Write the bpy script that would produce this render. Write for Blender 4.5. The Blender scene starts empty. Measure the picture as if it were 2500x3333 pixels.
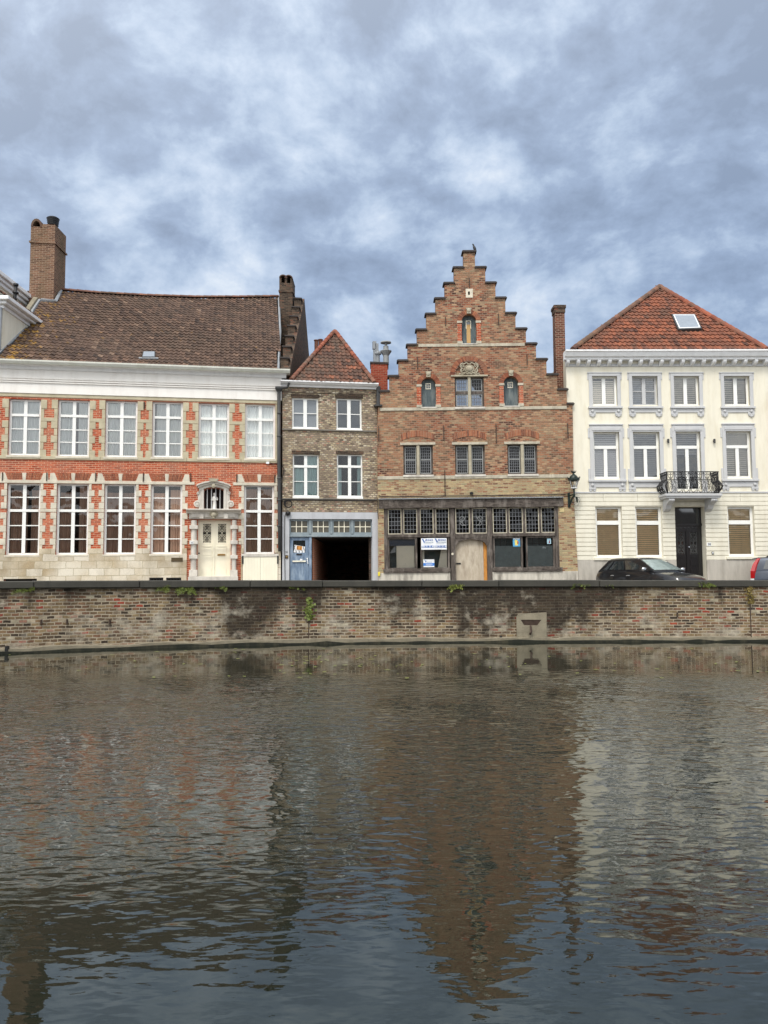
import bpy, bmesh, math, random
from mathutils import Vector, Matrix
from mathutils.geometry import delaunay_2d_cdt
random.seed(7)
R = math.radians
PI = math.pi
SC = bpy.context.scene
COL = SC.collection
# ------------------------------------------------------------------ camera model
F, CX, CY = 2550.0, 1250.0, 1666.5
EYE, WATER, WALLTOP = 0.75, -0.97, 0.64
TILT = math.atan(208.5 / F)
ct, st = math.cos(TILT), math.sin(TILT)
CAMP = Vector((0, 0, EYE))

def ray(px, py):
    a, b = (px - CX) / F, (CY - py) / F
    return Vector((a, ct - b * st, st + b * ct))

def at_y(px, py, Y):
    d = ray(px, py)
    return CAMP + d * (Y / d.y)

def at_z(px, py, Z):
    d = ray(px, py)
    return CAMP + d * ((Z - EYE) / d.z)

class Frame:
    """local axes of one house front: x along the facade, y into the house, z up"""
    def __init__(s, px, Y, yaw, roll):
        o = at_y(px, 1875, Y); o.z = 0
        s.M = Matrix.Translation(o) @ Matrix.Rotation(yaw, 4, 'Z') @ Matrix.Rotation(roll, 4, 'Y')
        s.I = s.M.inverted()
        s.o = s.I @ CAMP
        s.R3 = s.I.to_3x3()
    def p(s, px, py, d=0.0):
        v = s.R3 @ ray(px, py)
        q = s.o + v * ((d - s.o.y) / v.y)
        return q.x, q.z
    def x(s, px, py, d=0.0): return s.p(px, py, d)[0]
    def z(s, px, py, d=0.0): return s.p(px, py, d)[1]
    def q(s, a, b, c, e, d=0.0):
        mx, my = (a + c) / 2, (b + e) / 2
        return s.p(a, my, d)[0], s.p(c, my, d)[0], s.p(mx, e, d)[1], s.p(mx, b, d)[1]
    def plane(s, px, py, O, N):
        v = s.R3 @ ray(px, py)
        return s.o + v * ((O - s.o).dot(N) / v.dot(N))

# ------------------------------------------------------------------ mesh helpers
class MB:
    def __init__(s): s.v, s.f, s.t = [], [], {}
    def add(s, vs, fs, tint=None):
        b = len(s.v)
        s.v += [tuple(v) for v in vs]
        for f in fs:
            if tint is not None: s.t[len(s.f)] = tint
            s.f.append(tuple(b + i for i in f))
        return s
    def box(s, x0, x1, y0, y1, z0, z1, tint=None):
        return s.add([(x0,y0,z0),(x1,y0,z0),(x1,y1,z0),(x0,y1,z0),(x0,y0,z1),(x1,y0,z1),(x1,y1,z1),(x0,y1,z1)],
                     [(0,3,2,1),(4,5,6,7),(0,1,5,4),(1,2,6,5),(2,3,7,6),(3,0,4,7)], tint)
    def hexa(s, pts, tint=None):
        return s.add(pts, [(0,3,2,1),(4,5,6,7),(0,1,5,4),(1,2,6,5),(2,3,7,6),(3,0,4,7)], tint)
    def prism(s, poly, y0, y1, tint=None):          # poly in x,z
        n = len(poly)
        vs = [(x, y0, z) for x, z in poly] + [(x, y1, z) for x, z in poly]
        fs = [tuple(range(n)), tuple(range(2*n-1, n-1, -1))] + [(i, i+n, (i+1) % n + n, (i+1) % n) for i in range(n)]
        return s.add(vs, fs, tint)
    def prism_x(s, poly, x0, x1):                    # poly in y,z
        n = len(poly)
        vs = [(x0, y, z) for y, z in poly] + [(x1, y, z) for y, z in poly]
        fs = [tuple(range(n)), tuple(range(2*n-1, n-1, -1))] + [(i, (i+1) % n, (i+1) % n + n, i+n) for i in range(n)]
        return s.add(vs, fs)
    def prism_z(s, poly, z0, z1):                    # poly in x,y
        n = len(poly)
        vs = [(x, y, z0) for x, y in poly] + [(x, y, z1) for x, y in poly]
        fs = [tuple(range(n-1, -1, -1)), tuple(range(n, 2*n))] + [(i, (i+1) % n, (i+1) % n + n, i+n) for i in range(n)]
        return s.add(vs, fs)
    def lathe(s, prof, c, n=14, axis='z', arc=2*PI, a0=0):
        vs, fs = [], []
        full = abs(arc - 2*PI) < 1e-6
        m = n if full else n + 1
        for r, h in prof:
            for k in range(m):
                a = a0 + arc * k / n
                u, w = r * math.cos(a), r * math.sin(a)
                if axis == 'z': vs.append((c[0]+u, c[1]+w, c[2]+h))
                elif axis == 'y': vs.append((c[0]+u, c[1]+h, c[2]+w))
                else: vs.append((c[0]+h, c[1]+u, c[2]+w))
        for i in range(len(prof)-1):
            for k in range(n):
                k2 = (k+1) % m
                fs.append((i*m+k, i*m+k2, (i+1)*m+k2, (i+1)*m+k))
        return s.add(vs, fs)
    def tube(s, pts, r, n=6, closed=False, taper=None):
        pts = [Vector(p) for p in pts]
        vs, fs = [], []
        m = len(pts)
        for i, p in enumerate(pts):
            a = pts[i-1] if (i or closed) else p
            b = pts[(i+1) % m] if (i < m-1 or closed) else p
            d = (b - a)
            if d.length < 1e-9: d = Vector((0,0,1))
            d.normalize()
            u = d.cross(Vector((0.13,1,0.07)))
            if u.length < .1: u = d.cross(Vector((1,0,0)))
            u.normalize(); w = d.cross(u)
            rr = r if taper is None else r * (1 + (taper-1) * i / max(1, m-1))
            for k in range(n):
                q = 2*PI*k/n
                vs.append(p + (u*math.cos(q) + w*math.sin(q)) * rr)
        for i in range(m if closed else m-1):
            j = (i+1) % m
            for k in range(n):
                fs.append((i*n+k, i*n+(k+1) % n, j*n+(k+1) % n, j*n+k))
        if not closed:
            fs += [tuple(range(n-1,-1,-1)), tuple(range((m-1)*n, m*n))]
        return s.add(vs, fs)
    def build(s, name, mat, parent=None, smooth=False, bevel=0, M=None, recalc=True):
        me = bpy.data.meshes.new(name)
        me.from_pydata(s.v, [], s.f)
        if s.t:
            a = me.attributes.new('tint', 'FLOAT', 'FACE')
            for i in range(len(s.f)): a.data[i].value = s.t.get(i, .5)
        if recalc:
            bm = bmesh.new(); bm.from_mesh(me)
            bmesh.ops.recalc_face_normals(bm, faces=bm.faces)
            bm.to_mesh(me); bm.free()
        me.materials.append(mat)
        if smooth:
            me.polygons.foreach_set('use_smooth', [True]*len(me.polygons))
        me.update()
        o = bpy.data.objects.new(name, me); COL.objects.link(o)
        if parent: o.parent = parent
        if M is not None: o.matrix_world = M
        if bevel:
            b = o.modifiers.new('bevel', 'BEVEL'); b.width = bevel; b.segments = 1; b.limit_method = 'ANGLE'
        return o

def tag(o, label=None, cat=None, group=None, kind=None):
    if label: o['label'] = label
    if cat: o['category'] = cat
    if group: o['group'] = group
    if kind: o['kind'] = kind
    return o

def empty(name, M, label, cat, group=None):
    o = bpy.data.objects.new(name, None); COL.objects.link(o)
    o.matrix_world = M; o.empty_display_size = .3
    return tag(o, label, cat, group)

def inside(p, poly):
    x, y = p; c = False; n = len(poly)
    for i in range(n):
        x1, y1 = poly[i]; x2, y2 = poly[(i+1) % n]
        if (y1 > y) != (y2 > y) and x < (x2-x1)*(y-y1)/(y2-y1)+x1: c = not c
    return c

def sheet(outline, holes):
    """triangles of a polygon with holes (2d)"""
    vs, es = [], []
    for poly in [outline] + holes:
        b = len(vs); vs += [Vector(p) for p in poly]
        es += [(b+i, b+(i+1) % len(poly)) for i in range(len(poly))]
    v, e, f, *_ = delaunay_2d_cdt(vs, es, [], 0, 1e-5)
    out = []
    for t in f:
        c = ((v[t[0]].x+v[t[1]].x+v[t[2]].x)/3, (v[t[0]].y+v[t[1]].y+v[t[2]].y)/3)
        if inside(c, outline) and not any(inside(c, h) for h in holes): out.append(tuple(t))
    return [(p.x, p.y) for p in v], out

def wall_mesh(outline, holes, thick=.35, y0=0.0):
    m = MB()
    v, f = sheet(outline, holes)
    m.add([(x, y0, z) for x, z in v], f)
    m.add([(x, y0+thick, z) for x, z in v], f)
    for poly in [outline] + holes:
        n = len(poly)
        m.add([(x, y0, z) for x, z in poly] + [(x, y0+thick, z) for x, z in poly],
              [(i, i+n, (i+1) % n + n, (i+1) % n) for i in range(n)])
    return m

def rect(x0, x1, z0, z1): return [(x0, z0), (x1, z0), (x1, z1), (x0, z1)]
def arched(x0, x1, z0, zs, rise, n=10):
    """rectangle up to spring zs with an elliptical arch of given rise"""
    cx, rx = (x0+x1)/2, (x1-x0)/2
    pts = [(x0, z0), (x1, z0), (x1, zs)]
    for k in range(1, n): a = PI*k/n; pts.append((cx+rx*math.cos(a), zs+rise*math.sin(a)))
    return pts + [(x0, zs)]

# ------------------------------------------------------------------ materials
MATS = {}
def new(name):
    m = bpy.data.materials.new(name); m.use_nodes = True
    nt = m.node_tree; nt.nodes.clear()
    out = nt.nodes.new('ShaderNodeOutputMaterial')
    b = nt.nodes.new('ShaderNodeBsdfPrincipled')
    nt.links.new(b.outputs[0], out.inputs[0])
    MATS[name] = m
    return m, nt, b, out
class N:
    """tiny node helper"""
    def __init__(s, nt): s.nt = nt
    def n(s, t, **k):
        o = s.nt.nodes.new('ShaderNode'+t)
        for a, b in k.items(): setattr(o, a, b)
        return o
    def l(s, a, b): s.nt.links.new(a, b)
    def setv(s, sock, v):
        if hasattr(v, 'is_output'): s.l(v, sock)
        else: sock.default_value = v
    def math(s, op, a, b=0.0, c=None, clamp=False):
        o = s.n('Math', operation=op, use_clamp=clamp)
        s.setv(o.inputs[0], a); s.setv(o.inputs[1], b)
        if c is not None: s.setv(o.inputs[2], c)
        return o.outputs[0]
    def mix(s, f, a, b, bt='MIX'):
        o = s.n('Mix', data_type='RGBA', blend_type=bt)
        s.setv(o.inputs[0], f); s.setv(o.inputs[6], a if hasattr(a,'is_output') else c4(a)); s.setv(o.inputs[7], b if hasattr(b,'is_output') else c4(b))
        return o.outputs[2]
    def ramp(s, f, stops, interp='LINEAR'):
        o = s.n('ValToRGB'); cr = o.color_ramp; cr.interpolation = interp
        while len(cr.elements) > 1: cr.elements.remove(cr.elements[-1])
        cr.elements[0].position = stops[0][0]; cr.elements[0].color = c4(stops[0][1])
        for p, c in stops[1:]:
            e = cr.elements.new(p); e.color = c4(c)
        s.setv(o.inputs[0], f)
        return o.outputs[0]
    def noise(s, vec, scale, detail=4, rough=.6, dist=0.0, dim='3D'):
        o = s.n('TexNoise', noise_dimensions=dim)
        if vec is not None: s.l(vec, o.inputs['Vector'])
        o.inputs['Scale'].default_value = scale; o.inputs['Detail'].default_value = detail
        o.inputs['Roughness'].default_value = rough; o.inputs['Distortion'].default_value = dist
        return o.outputs['Fac'], o.outputs['Color']
    def mapv(s, vec, scale=(1,1,1), rot=(0,0,0), loc=(0,0,0)):
        o = s.n('Mapping'); s.l(vec, o.inputs[0])
        o.inputs['Scale'].default_value = scale; o.inputs['Rotation'].default_value = rot; o.inputs['Location'].default_value = loc
        return o.outputs[0]
    def bump(s, h, dist, strength=1.0, b=None):
        o = s.n('Bump'); s.l(h, o.inputs['Height']); o.inputs['Distance'].default_value = dist; o.inputs['Strength'].default_value = strength
        if b: s.l(o.outputs[0], b.inputs['Normal'])
        return o.outputs[0]
def c4(c):
    if isinstance(c, (int, float)): return (c, c, c, 1)
    return tuple(c) if len(c) == 4 else tuple(c) + (1,)
def S(r, g, b):
    """sRGB 0-255 -> linear"""
    f = lambda u: (u/255)/12.92 if u/255 <= .04045 else ((u/255+.055)/1.055)**2.4
    return (f(r), f(g), f(b))

def uvz(h):
    """facade coordinates u = x+y, v = z"""
    tc = h.n('TexCoord'); sp = h.n('SeparateXYZ'); h.l(tc.outputs['Object'], sp.inputs[0])
    u = h.math('ADD', sp.outputs[0], sp.outputs[1])
    cb = h.n('CombineXYZ'); h.l(u, cb.inputs[0]); h.l(sp.outputs[2], cb.inputs[1])
    return tc.outputs['Object'], cb.outputs[0], sp

def brick_mat(name, stops, mortar, bw=.21, bh=.078, ms=.012, warp=.012, patch=None, patchscale=.5, bump=.006, rough=.9, streak=0, dirt=None, dirtscale=1.0, offs=.5, fade=.25):
    m, nt, b, out = new(name); h = N(nt)
    obj, uv, sp = uvz(h)
    _, nc = h.noise(uv, 4.0, 3)
    sub = h.n('VectorMath', operation='SUBTRACT'); h.l(nc, sub.inputs[0]); sub.inputs[1].default_value = (.5,.5,.5)
    sca = h.n('VectorMath', operation='SCALE'); h.l(sub.outputs[0], sca.inputs[0]); sca.inputs['Scale'].default_value = warp*2
    add = h.n('VectorMath', operation='ADD'); h.l(uv, add.inputs[0]); h.l(sca.outputs[0], add.inputs[1])
    br = h.n('TexBrick'); h.l(add.outputs[0], br.inputs['Vector'])
    br.offset = offs
    br.inputs['Color1'].default_value = (0,0,0,1); br.inputs['Color2'].default_value = (1,1,1,1); br.inputs['Mortar'].default_value = (.5,.5,.5,1)
    br.inputs['Scale'].default_value = 1.0; br.inputs['Mortar Size'].default_value = ms; br.inputs['Mortar Smooth'].default_value = .3
    br.inputs['Brick Width'].default_value = bw; br.inputs['Row Height'].default_value = bh
    rr = h.math('MULTIPLY_ADD', br.outputs['Color'], 1.0, 0.0)
    # decorrelate with a second per-area noise so runs of colour vary
    n2, _ = h.noise(uv, 1.1, 3)
    t = h.math('ADD', h.math('MULTIPLY', rr, 1-fade), h.math('MULTIPLY', n2, fade), clamp=True)
    col = h.ramp(t, stops)
    fine, _ = h.noise(obj, 30, 3)
    col = h.mix(.35, col, h.mix(1.0, col, h.ramp(fine, [(.25,.45),(.75,1.5)]), 'MULTIPLY'))
    if patch:
        pn, _ = h.noise(uv, patchscale, 5, .6)
        pf = h.ramp(pn, [(.42,0),(.62,1)])
        col = h.mix(h.math('MULTIPLY', pf, patch[1]), col, patch[0])
    col = h.mix(br.outputs['Fac'], col, mortar)
    if dirt:
        mp = h.mapv(uv, (1.0*dirtscale, .35*dirtscale, 1))
        dn, _ = h.noise(mp, 1.0, 6, .65)
        col = h.mix(h.math('MULTIPLY', h.ramp(dn, [(.45,0),(.7,1)]), dirt[1]), col, dirt[0])
    h.l(col, b.inputs['Base Color']); b.inputs['Roughness'].default_value = rough
    b.inputs['Specular IOR Level'].default_value = .2
    hh = h.math('ADD', h.math('MULTIPLY', h.math('SUBTRACT', 1.0, br.outputs['Fac']), .8), h.math('MULTIPLY', fine, .4))
    h.bump(hh, bump, 1.0, b)
    return m

def plain(name, col, rough=.6, var=.12, scale=3.0, bump=0.0, bscale=40, metal=0.0, spec=.4, streak=False, dirt=None):
    m, nt, b, out = new(name); h = N(nt)
    tc = h.n('TexCoord'); v = tc.outputs['Object']
    mv = h.mapv(v, (3,3,.35)) if streak else v
    n1, _ = h.noise(mv, scale, 5, .6)
    c = h.mix(1.0, col, h.ramp(n1, [(.3, 1-var),(.7, 1+var)]), 'MULTIPLY')
    if dirt:
        n3, _ = h.noise(h.mapv(v, (2,2,.5)), 1.6, 6, .65)
        c = h.mix(h.math('MULTIPLY', h.ramp(n3, [(.48,0),(.7,1)]), dirt[1]), c, dirt[0])
    h.l(c, b.inputs['Base Color'])
    b.inputs['Roughness'].default_value = rough; b.inputs['Metallic'].default_value = metal
    b.inputs['Specular IOR Level'].default_value = spec
    if bump:
        n2, _ = h.noise(v, bscale, 3); h.bump(n2, bump, 1.0, b)
    return m

def wood(name, c1, c2, rough=.85, grain=(14,14,1.2), dirt=None, planks=0):
    m, nt, b, out = new(name); h = N(nt)
    tc = h.n('TexCoord'); v = tc.outputs['Object']
    n1, _ = h.noise(h.mapv(v, grain), 1.6, 6, .7, .6)
    c = h.ramp(n1, [(.3, c1), (.7, c2)])
    if dirt:
        n3, _ = h.noise(h.mapv(v, (3,3,1)), 1.5, 5)
        c = h.mix(h.math('MULTIPLY', h.ramp(n3, [(.5,0),(.66,1)]), dirt[1]), c, dirt[0])
    h.l(c, b.inputs['Base Color']); b.inputs['Roughness'].default_value = rough
    b.inputs['Specular IOR Level'].default_value = .25
    h.bump(n1, .006, .8, b)
    return m

def glass(name, tint=(.93,.95,.95), rough=0.0, refl=1.0, wob=.0015):
    m = bpy.data.materials.new(name); m.use_nodes = True; nt = m.node_tree; nt.nodes.clear(); h = N(nt)
    out = h.n('OutputMaterial'); fr = h.n('Fresnel'); fr.inputs[0].default_value = 1.55
    tr = h.n('BsdfTransparent'); tr.inputs[0].default_value = c4(tint)
    gl = h.n('BsdfGlossy'); gl.inputs['Roughness'].default_value = rough
    tc = h.n('TexCoord'); n1, _ = h.noise(tc.outputs['Object'], 2.2, 1)
    bp = h.bump(n1, wob*10, 1.0); h.l(bp, gl.inputs['Normal'])
    mx = h.n('MixShader')
    f = h.math('MULTIPLY', h.math('ADD', fr.outputs[0], .02), refl*1.15, clamp=True)
    h.l(f, mx.inputs[0]); h.l(tr.outputs[0], mx.inputs[1]); h.l(gl.outputs[0], mx.inputs[2]); h.l(mx.outputs[0], out.inputs[0])
    MATS[name] = m
    return m

def tile_mat(name, stops, moss, lichen=None, spec=.3):
    m, nt, b, out = new(name); h = N(nt)
    at = h.n('Attribute'); at.attribute_name = 'tint'
    tc = h.n('TexCoord'); v = tc.outputs['Object']
    c = h.ramp(at.outputs['Fac'], stops)
    n0, _ = h.noise(v, 9, 4); c = h.mix(.45, c, h.mix(1.0, c, h.ramp(n0, [(.3,.55),(.7,1.45)]), 'MULTIPLY'))
    n1, _ = h.noise(v, .9, 6, .65)
    c = h.mix(h.math('MULTIPLY', h.ramp(n1, [(.45,0),(.68,1)]), moss[1]), c, moss[0])
    if lichen:                                          # (colour, centre x, reach)
        sp = h.n('SeparateXYZ'); h.l(v, sp.inputs[0])
        g = h.math('SUBTRACT', 1.0, h.math('DIVIDE', h.math('SUBTRACT', sp.outputs[0], lichen[1]), lichen[2]), clamp=True)
        g = h.math('ADD', h.math('MULTIPLY', g, .21), .0)
        n2, _ = h.noise(v, 3.2, 6, .7)
        f = h.ramp(h.math('ADD', n2, g), [(.64,0),(.74,.9)])
        c = h.mix(f, c, lichen[0])
    h.l(c, b.inputs['Base Color']); b.inputs['Roughness'].default_value = .8; b.inputs['Specular IOR Level'].default_value = spec
    return m

def gloss(name, col, rough=.2, metal=0.0, coat=0.0, spec=.5):
    m, nt, b, out = new(name); h = N(nt)
    b.inputs['Base Color'].default_value = c4(col); b.inputs['Roughness'].default_value = rough; b.inputs['Metallic'].default_value = metal
    b.inputs['Coat Weight'].default_value = coat; b.inputs['Coat Roughness'].default_value = .03; b.inputs['Specular IOR Level'].default_value = spec
    tc = h.n('TexCoord'); n1, _ = h.noise(tc.outputs['Object'], 6, 4)
    h.l(h.mix(1.0, col, h.ramp(n1, [(.3,.85),(.7,1.12)]), 'MULTIPLY'), b.inputs['Base Color'])
    return m

M_RED = brick_mat('red_brick', [(0,S(126,50,32)),(.35,S(164,68,42)),(.6,S(184,82,50)),(.85,S(194,100,68)),(1,S(138,64,50))], S(204,164,136), .24,.078,.010, .006, patch=(S(206,150,122),.35), dirt=(S(150,120,105),.35))
M_GABLE = brick_mat('mottled_orange_brick', [(0,S(48,36,34)),(.16,S(84,56,48)),(.32,S(118,72,56)),(.5,S(140,84,62)),(.66,S(158,104,78)),(.80,S(174,144,114)),(.92,S(120,108,88)),(1,S(162,82,58))], S(150,126,106), .20,.082,.013,.02, patch=(S(182,158,122),.35), patchscale=.45, dirt=(S(112,92,78),.35), fade=.15)
M_OCHRE = brick_mat('pale_ochre_brick', [(0,S(84,70,58)),(.2,S(146,104,80)),(.4,S(170,146,112)),(.6,S(186,166,126)),(.8,S(150,142,112)),(1,S(176,108,80))], S(168,152,126), .22,.082,.012,.015, dirt=(S(120,104,86),.35), fade=.15)
M_GREYB = brick_mat('rough_grey_brick', [(0,S(60,52,46)),(.12,S(124,108,92)),(.3,S(158,140,118)),(.5,S(182,164,134)),(.68,S(198,182,148)),(.82,S(216,206,184)),(.92,S(176,124,100)),(1,S(226,218,204))], S(134,122,108), .155,.080,.016,.03, patch=(S(128,112,98),.4), dirt=(S(92,82,72),.35), fade=.1, bump=.012)
M_QUAY = brick_mat('quay_brick', [(0,S(46,40,36)),(.16,S(82,70,58)),(.32,S(102,84,66)),(.48,S(124,104,78)),(.62,S(140,122,92)),(.72,S(124,92,72)),(.80,S(104,80,64)),(.87,S(178,168,144)),(.92,S(142,66,52)),(1,S(164,86,62))], S(166,154,134), .225,.076,.013,.026, fade=.12, bump=.013)
M_DARKB = brick_mat('dark_chimney_brick', [(0,S(62,40,36)),(.5,S(104,62,50)),(1,S(130,80,64))], S(150,130,112), .22,.082,.012,.008)
M_BROWNB = brick_mat('brown_chimney_brick', [(0,S(72,52,44)),(.4,S(108,78,62)),(.75,S(126,96,76)),(1,S(118,66,52))], S(150,128,110), .24,.085,.012,.01, dirt=(S(84,80,58),.6))
M_OLDB = brick_mat('weathered_gable_brick', [(0,S(44,38,36)),(.4,S(76,62,54)),(.75,S(104,84,70)),(1,S(128,70,54))], S(98,88,76), .22,.085,.014,.04, dirt=(S(70,62,54),.6), bump=.02)
M_ORANGEB = brick_mat('orange_chimney_brick', [(0,S(128,54,40)),(.6,S(156,70,52)),(1,S(170,86,64))], S(160,120,100), .22,.08,.009,.004)
M_TUNNEL = brick_mat('passage_brick', [(0,S(206,124,96)),(.6,S(230,148,116)),(1,S(238,168,136))], S(220,180,156), .24,.08,.012,.006)
M_ASHLAR = brick_mat('sandstone_ashlar', [(0,S(150,132,104)),(.3,S(182,164,134)),(.55,S(202,188,162)),(.8,S(218,208,190)),(1,S(236,230,214))], S(170,158,130), .58,.29,.010,.05, patch=(S(226,220,206),.6), dirt=(S(134,122,100),.6), bump=.006, fade=.25)
M_SAND = plain('yellow_sandstone', S(186,176,150), .85, .18, 2.5, .004, 25, dirt=(S(168,158,128),.5))
M_STONE = plain('pale_grey_stone', S(208,200,182), .8, .16, 3.0, .003, 30, dirt=(S(176,166,150),.6))
M_BLUEST = plain('portal_stone', S(206,200,190), .8, .10, 3.5, .003, 30, dirt=(S(150,142,134),.6))
M_CARVE = plain('carved_sandstone', S(172,164,144), .85, .12, 8, .003, 60, dirt=(S(130,118,96),.6))
M_WHITE = plain('white_window_paint', S(238,238,234), .45, .03, 4)
M_CREAM = plain('cream_paint', S(244,238,216), .45, .03, 3, dirt=(S(220,212,190),.35))
M_FASCIA = plain('white_limewash', S(240,236,230), .8, .03, 1.2, .002, 12, dirt=(S(216,208,200),.4))
M_GUTTER = plain('pale_gutter_paint', S(206,206,196), .5, .06, 3, dirt=(S(178,178,160),.5))
M_CORNICE = plain('cornice_white_paint', S(238,238,238), .5, .04, 3, dirt=(S(206,206,206),.4))
M_RENDER = plain('cream_render', S(230,224,206), .85, .05, 1.4, .003, 60, streak=True, dirt=(S(208,198,172),.5))
M_RUST = plain('ivory_rusticated_render', S(228,223,206), .8, .05, 1.6, .002, 50, streak=True, dirt=(S(204,196,176),.5))
M_DKBLIND = plain('dark_grey_blind', S(128,132,138), .8, .05)
M_SLATE = plain('dull_stone_course', S(128,122,112), .85, .15, 6)
M_GROOVE = plain('shadow_joint', S(176,168,148), .9, .05)
M_TRIM = plain('grey_painted_trim', S(194,194,194), .6, .04, 3, dirt=(S(176,178,184),.4))
M_PLINTH = plain('grey_plinth_render', S(182,176,166), .85, .10, 2.2, .004, 25, streak=True, dirt=(S(146,140,130),.6))
M_CPLINTH = plain('stained_stone_plinth', S(196,190,178), .85, .14, 2.4, .004, 25, streak=True, dirt=(S(112,106,98),.8))
M_GREYFR = plain('grey_concrete_frame', S(186,188,192), .8, .05, 3, .002, 30, dirt=(S(160,160,164),.5))
M_BLUEGREY = plain('blue_grey_paint', S(132,144,150), .6, .10, 5, dirt=(S(168,172,170),.5))
M_BLUE = wood('faded_blue_paint', S(92,112,138), S(130,148,168), .6, (8,8,1.5), dirt=(S(176,190,204),.5))
M_TIMBER = wood('weathered_timber', S(42,37,35), S(108,99,92), .9, (3,10,10), dirt=(S(150,142,134),.4))
M_POST = wood('weathered_post_timber', S(46,41,39), S(114,105,98), .9, (12,12,1.4), dirt=(S(156,148,140),.4))
M_BARGE = plain('flaking_white_bead', S(196,188,168), .8, .2, 12)
M_HATCH = wood('blue_grey_shutter_wood', S(66,76,82), S(112,124,126), .8, (12,12,1.2), dirt=(S(140,146,144),.5))
M_PLY = wood('grey_plywood', S(166,152,134), S(198,188,170), .85, (6,6,1.5), dirt=(S(140,126,112),.5))
M_OSB = plain('orange_board', S(206,142,70), .8, .16, 8)
M_LEAD = plain('lead_cames', S(104,106,110), .6, .08, 8)
M_LEADPALE = plain('pale_casement_iron', S(150,152,152), .6, .08, 8)
M_ZINC = plain('lead_flashing', S(140,144,148), .5, .10, 5, dirt=(S(130,134,138),.5))
M_IRON = plain('black_iron', S(34,34,36), .5, .15, 10)
M_RUSTY = plain('rusty_iron', S(70,56,48), .8, .25, 12)
M_PIPE = plain('dark_downpipe', S(62,62,62), .45, .12, 4)
M_BLACKP = gloss('black_door_paint', S(22,22,24), .25, 0, .3)
M_CAP = plain('dark_coping_tile', S(64,58,56), .8, .2, 6)
M_COPING = plain('bluestone_coping', S(68,66,60), .8, .16, 2.0, .006, 18, dirt=(S(52,52,48),.7))
M_CONC = plain('old_concrete', S(136,128,110), .9, .22, 4, .012, 22, dirt=(S(108,100,84),.6))
M_ALGAE = plain('green_algae_stone', S(28,30,20), .7, .4, 3.5, .01, 14, dirt=(S(84,78,60),.6))
M_SHEER = plain('sheer_curtain', S(244,246,240), .9, .05, 2)
M_BROWNC = plain('brown_curtain', S(172,138,118), .95, .10, 2)
M_TEALC = plain('pale_teal_curtain', S(176,204,202), .9, .08, 2)
M_BLINDW = plain('beige_blind', S(236,226,208), .7, .04, 2)
M_BLINDT = plain('tan_wood_blind', S(250,222,180), .6, .08, 4)
M_BLINDG = plain('grey_roller_blind', S(178,176,176), .7, .04, 2)
M_ROOM = plain('interior_shade', S(46,42,40), .9, .1)  # dark colour stands in for the shade inside rooms and openings
M_GLASS = glass('window_glass')
M_GLASSD = glass('old_leaded_glass', (.35,.36,.38), .05, .35, .004)
M_GLASSR = glass('upper_window_glass', (.86,.88,.9), .0, 1.9)
M_FROST = gloss('frosted_shop_glass', S(112,122,122), .35)
M_DIRTYG = gloss('dusty_transom_glass', S(92,88,78), .3)
M_SKYG = gloss('rooflight_glass', S(120,130,140), .05, .0, 1.0, 1.0)
M_BRASS = gloss('brass', S(176,140,84), .35, .8)
M_DARKBRASS = gloss('tarnished_brass', S(96,82,60), .4, .5)
M_PAPER = plain('white_paper', S(236,238,240), .6, .02)
M_STATUE = plain('white_plaster_figure', S(230,228,222), .7, .04)
M_TILE_L = tile_mat('brown_pantiles', [(0,S(60,48,42)),(.4,S(82,64,54)),(.7,S(96,76,64)),(.9,S(108,84,70)),(1,S(124,102,86))], (S(86,72,60),.5), (S(160,122,50),-15.9,3.4))
M_TILE_R = tile_mat('orange_pantiles', [(0,S(76,50,42)),(.35,S(112,70,54)),(.75,S(144,86,62)),(1,S(96,64,54))], (S(92,72,60),.75))
M_TILE_S = tile_mat('mossy_brown_pantiles', [(0,S(62,48,44)),(.4,S(88,66,56)),(.75,S(118,80,64)),(1,S(140,88,66))], (S(86,76,66),.8))
M_RIDGE = tile_mat('ridge_tiles', [(0,S(120,66,50)),(.6,S(146,84,62)),(1,S(98,64,54))], (S(104,90,78),.8))
M_RIDGED = tile_mat('dark_ridge_tiles', [(0,S(86,62,54)),(.6,S(112,78,66)),(1,S(130,90,72))], (S(100,86,66),.6))
M_ARCH = tile_mat('orange_arch_brick', [(0,S(108,62,48)),(.4,S(142,84,60)),(.75,S(166,106,76)),(1,S(124,78,62))], (S(134,104,84),.5))
M_MORTAR = plain('pale_mortar', S(176,156,134), .95, .1, 8)
M_BAND = plain('weathered_stone_band', S(184,176,158), .85, .2, 5, dirt=(S(140,130,114),.6))
M_LEAF = plain('fern_green', S(96,108,44), .6, .35, 20)
M_LEAF2 = plain('yellow_green_leaf', S(122,130,58), .6, .3, 20)
M_TREE = plain('tree_leaf', S(58,84,40), .6, .4, 2)
M_BARK = plain('bark', S(86,74,62), .95, .3, 6)
M_CARP = gloss('anthracite_car_paint', S(34,34,37), .28, .5, 1.0)
M_CARB = gloss('dark_blue_car_paint', S(44,52,66), .28, .5, 1.0)
M_CARG = gloss('car_glass', S(36,42,44), .03, 0, 1.0, 1.0)
M_WIND = gloss('windscreen_glass', S(150,164,162), .03, 0, 1.0, 1.0)  # pale base colour stands in for sky mirrored in the screen
M_TYRE = gloss('tyre_rubber', S(26,26,26), .8)
M_RIM = gloss('alloy_rim', S(170,172,176), .3, .9)
M_LAMPR = gloss('red_tail_lamp', S(170,22,26), .15, 0, 1.0)
M_LAMPW = gloss('clear_lamp', S(226,228,230), .1, 0, 1.0)
M_CHROME = gloss('silver_trim', S(180,184,190), .2, .9)
M_LANT = glass('lantern_glass', (.93,.93,.93), .05, 1.6)
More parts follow.
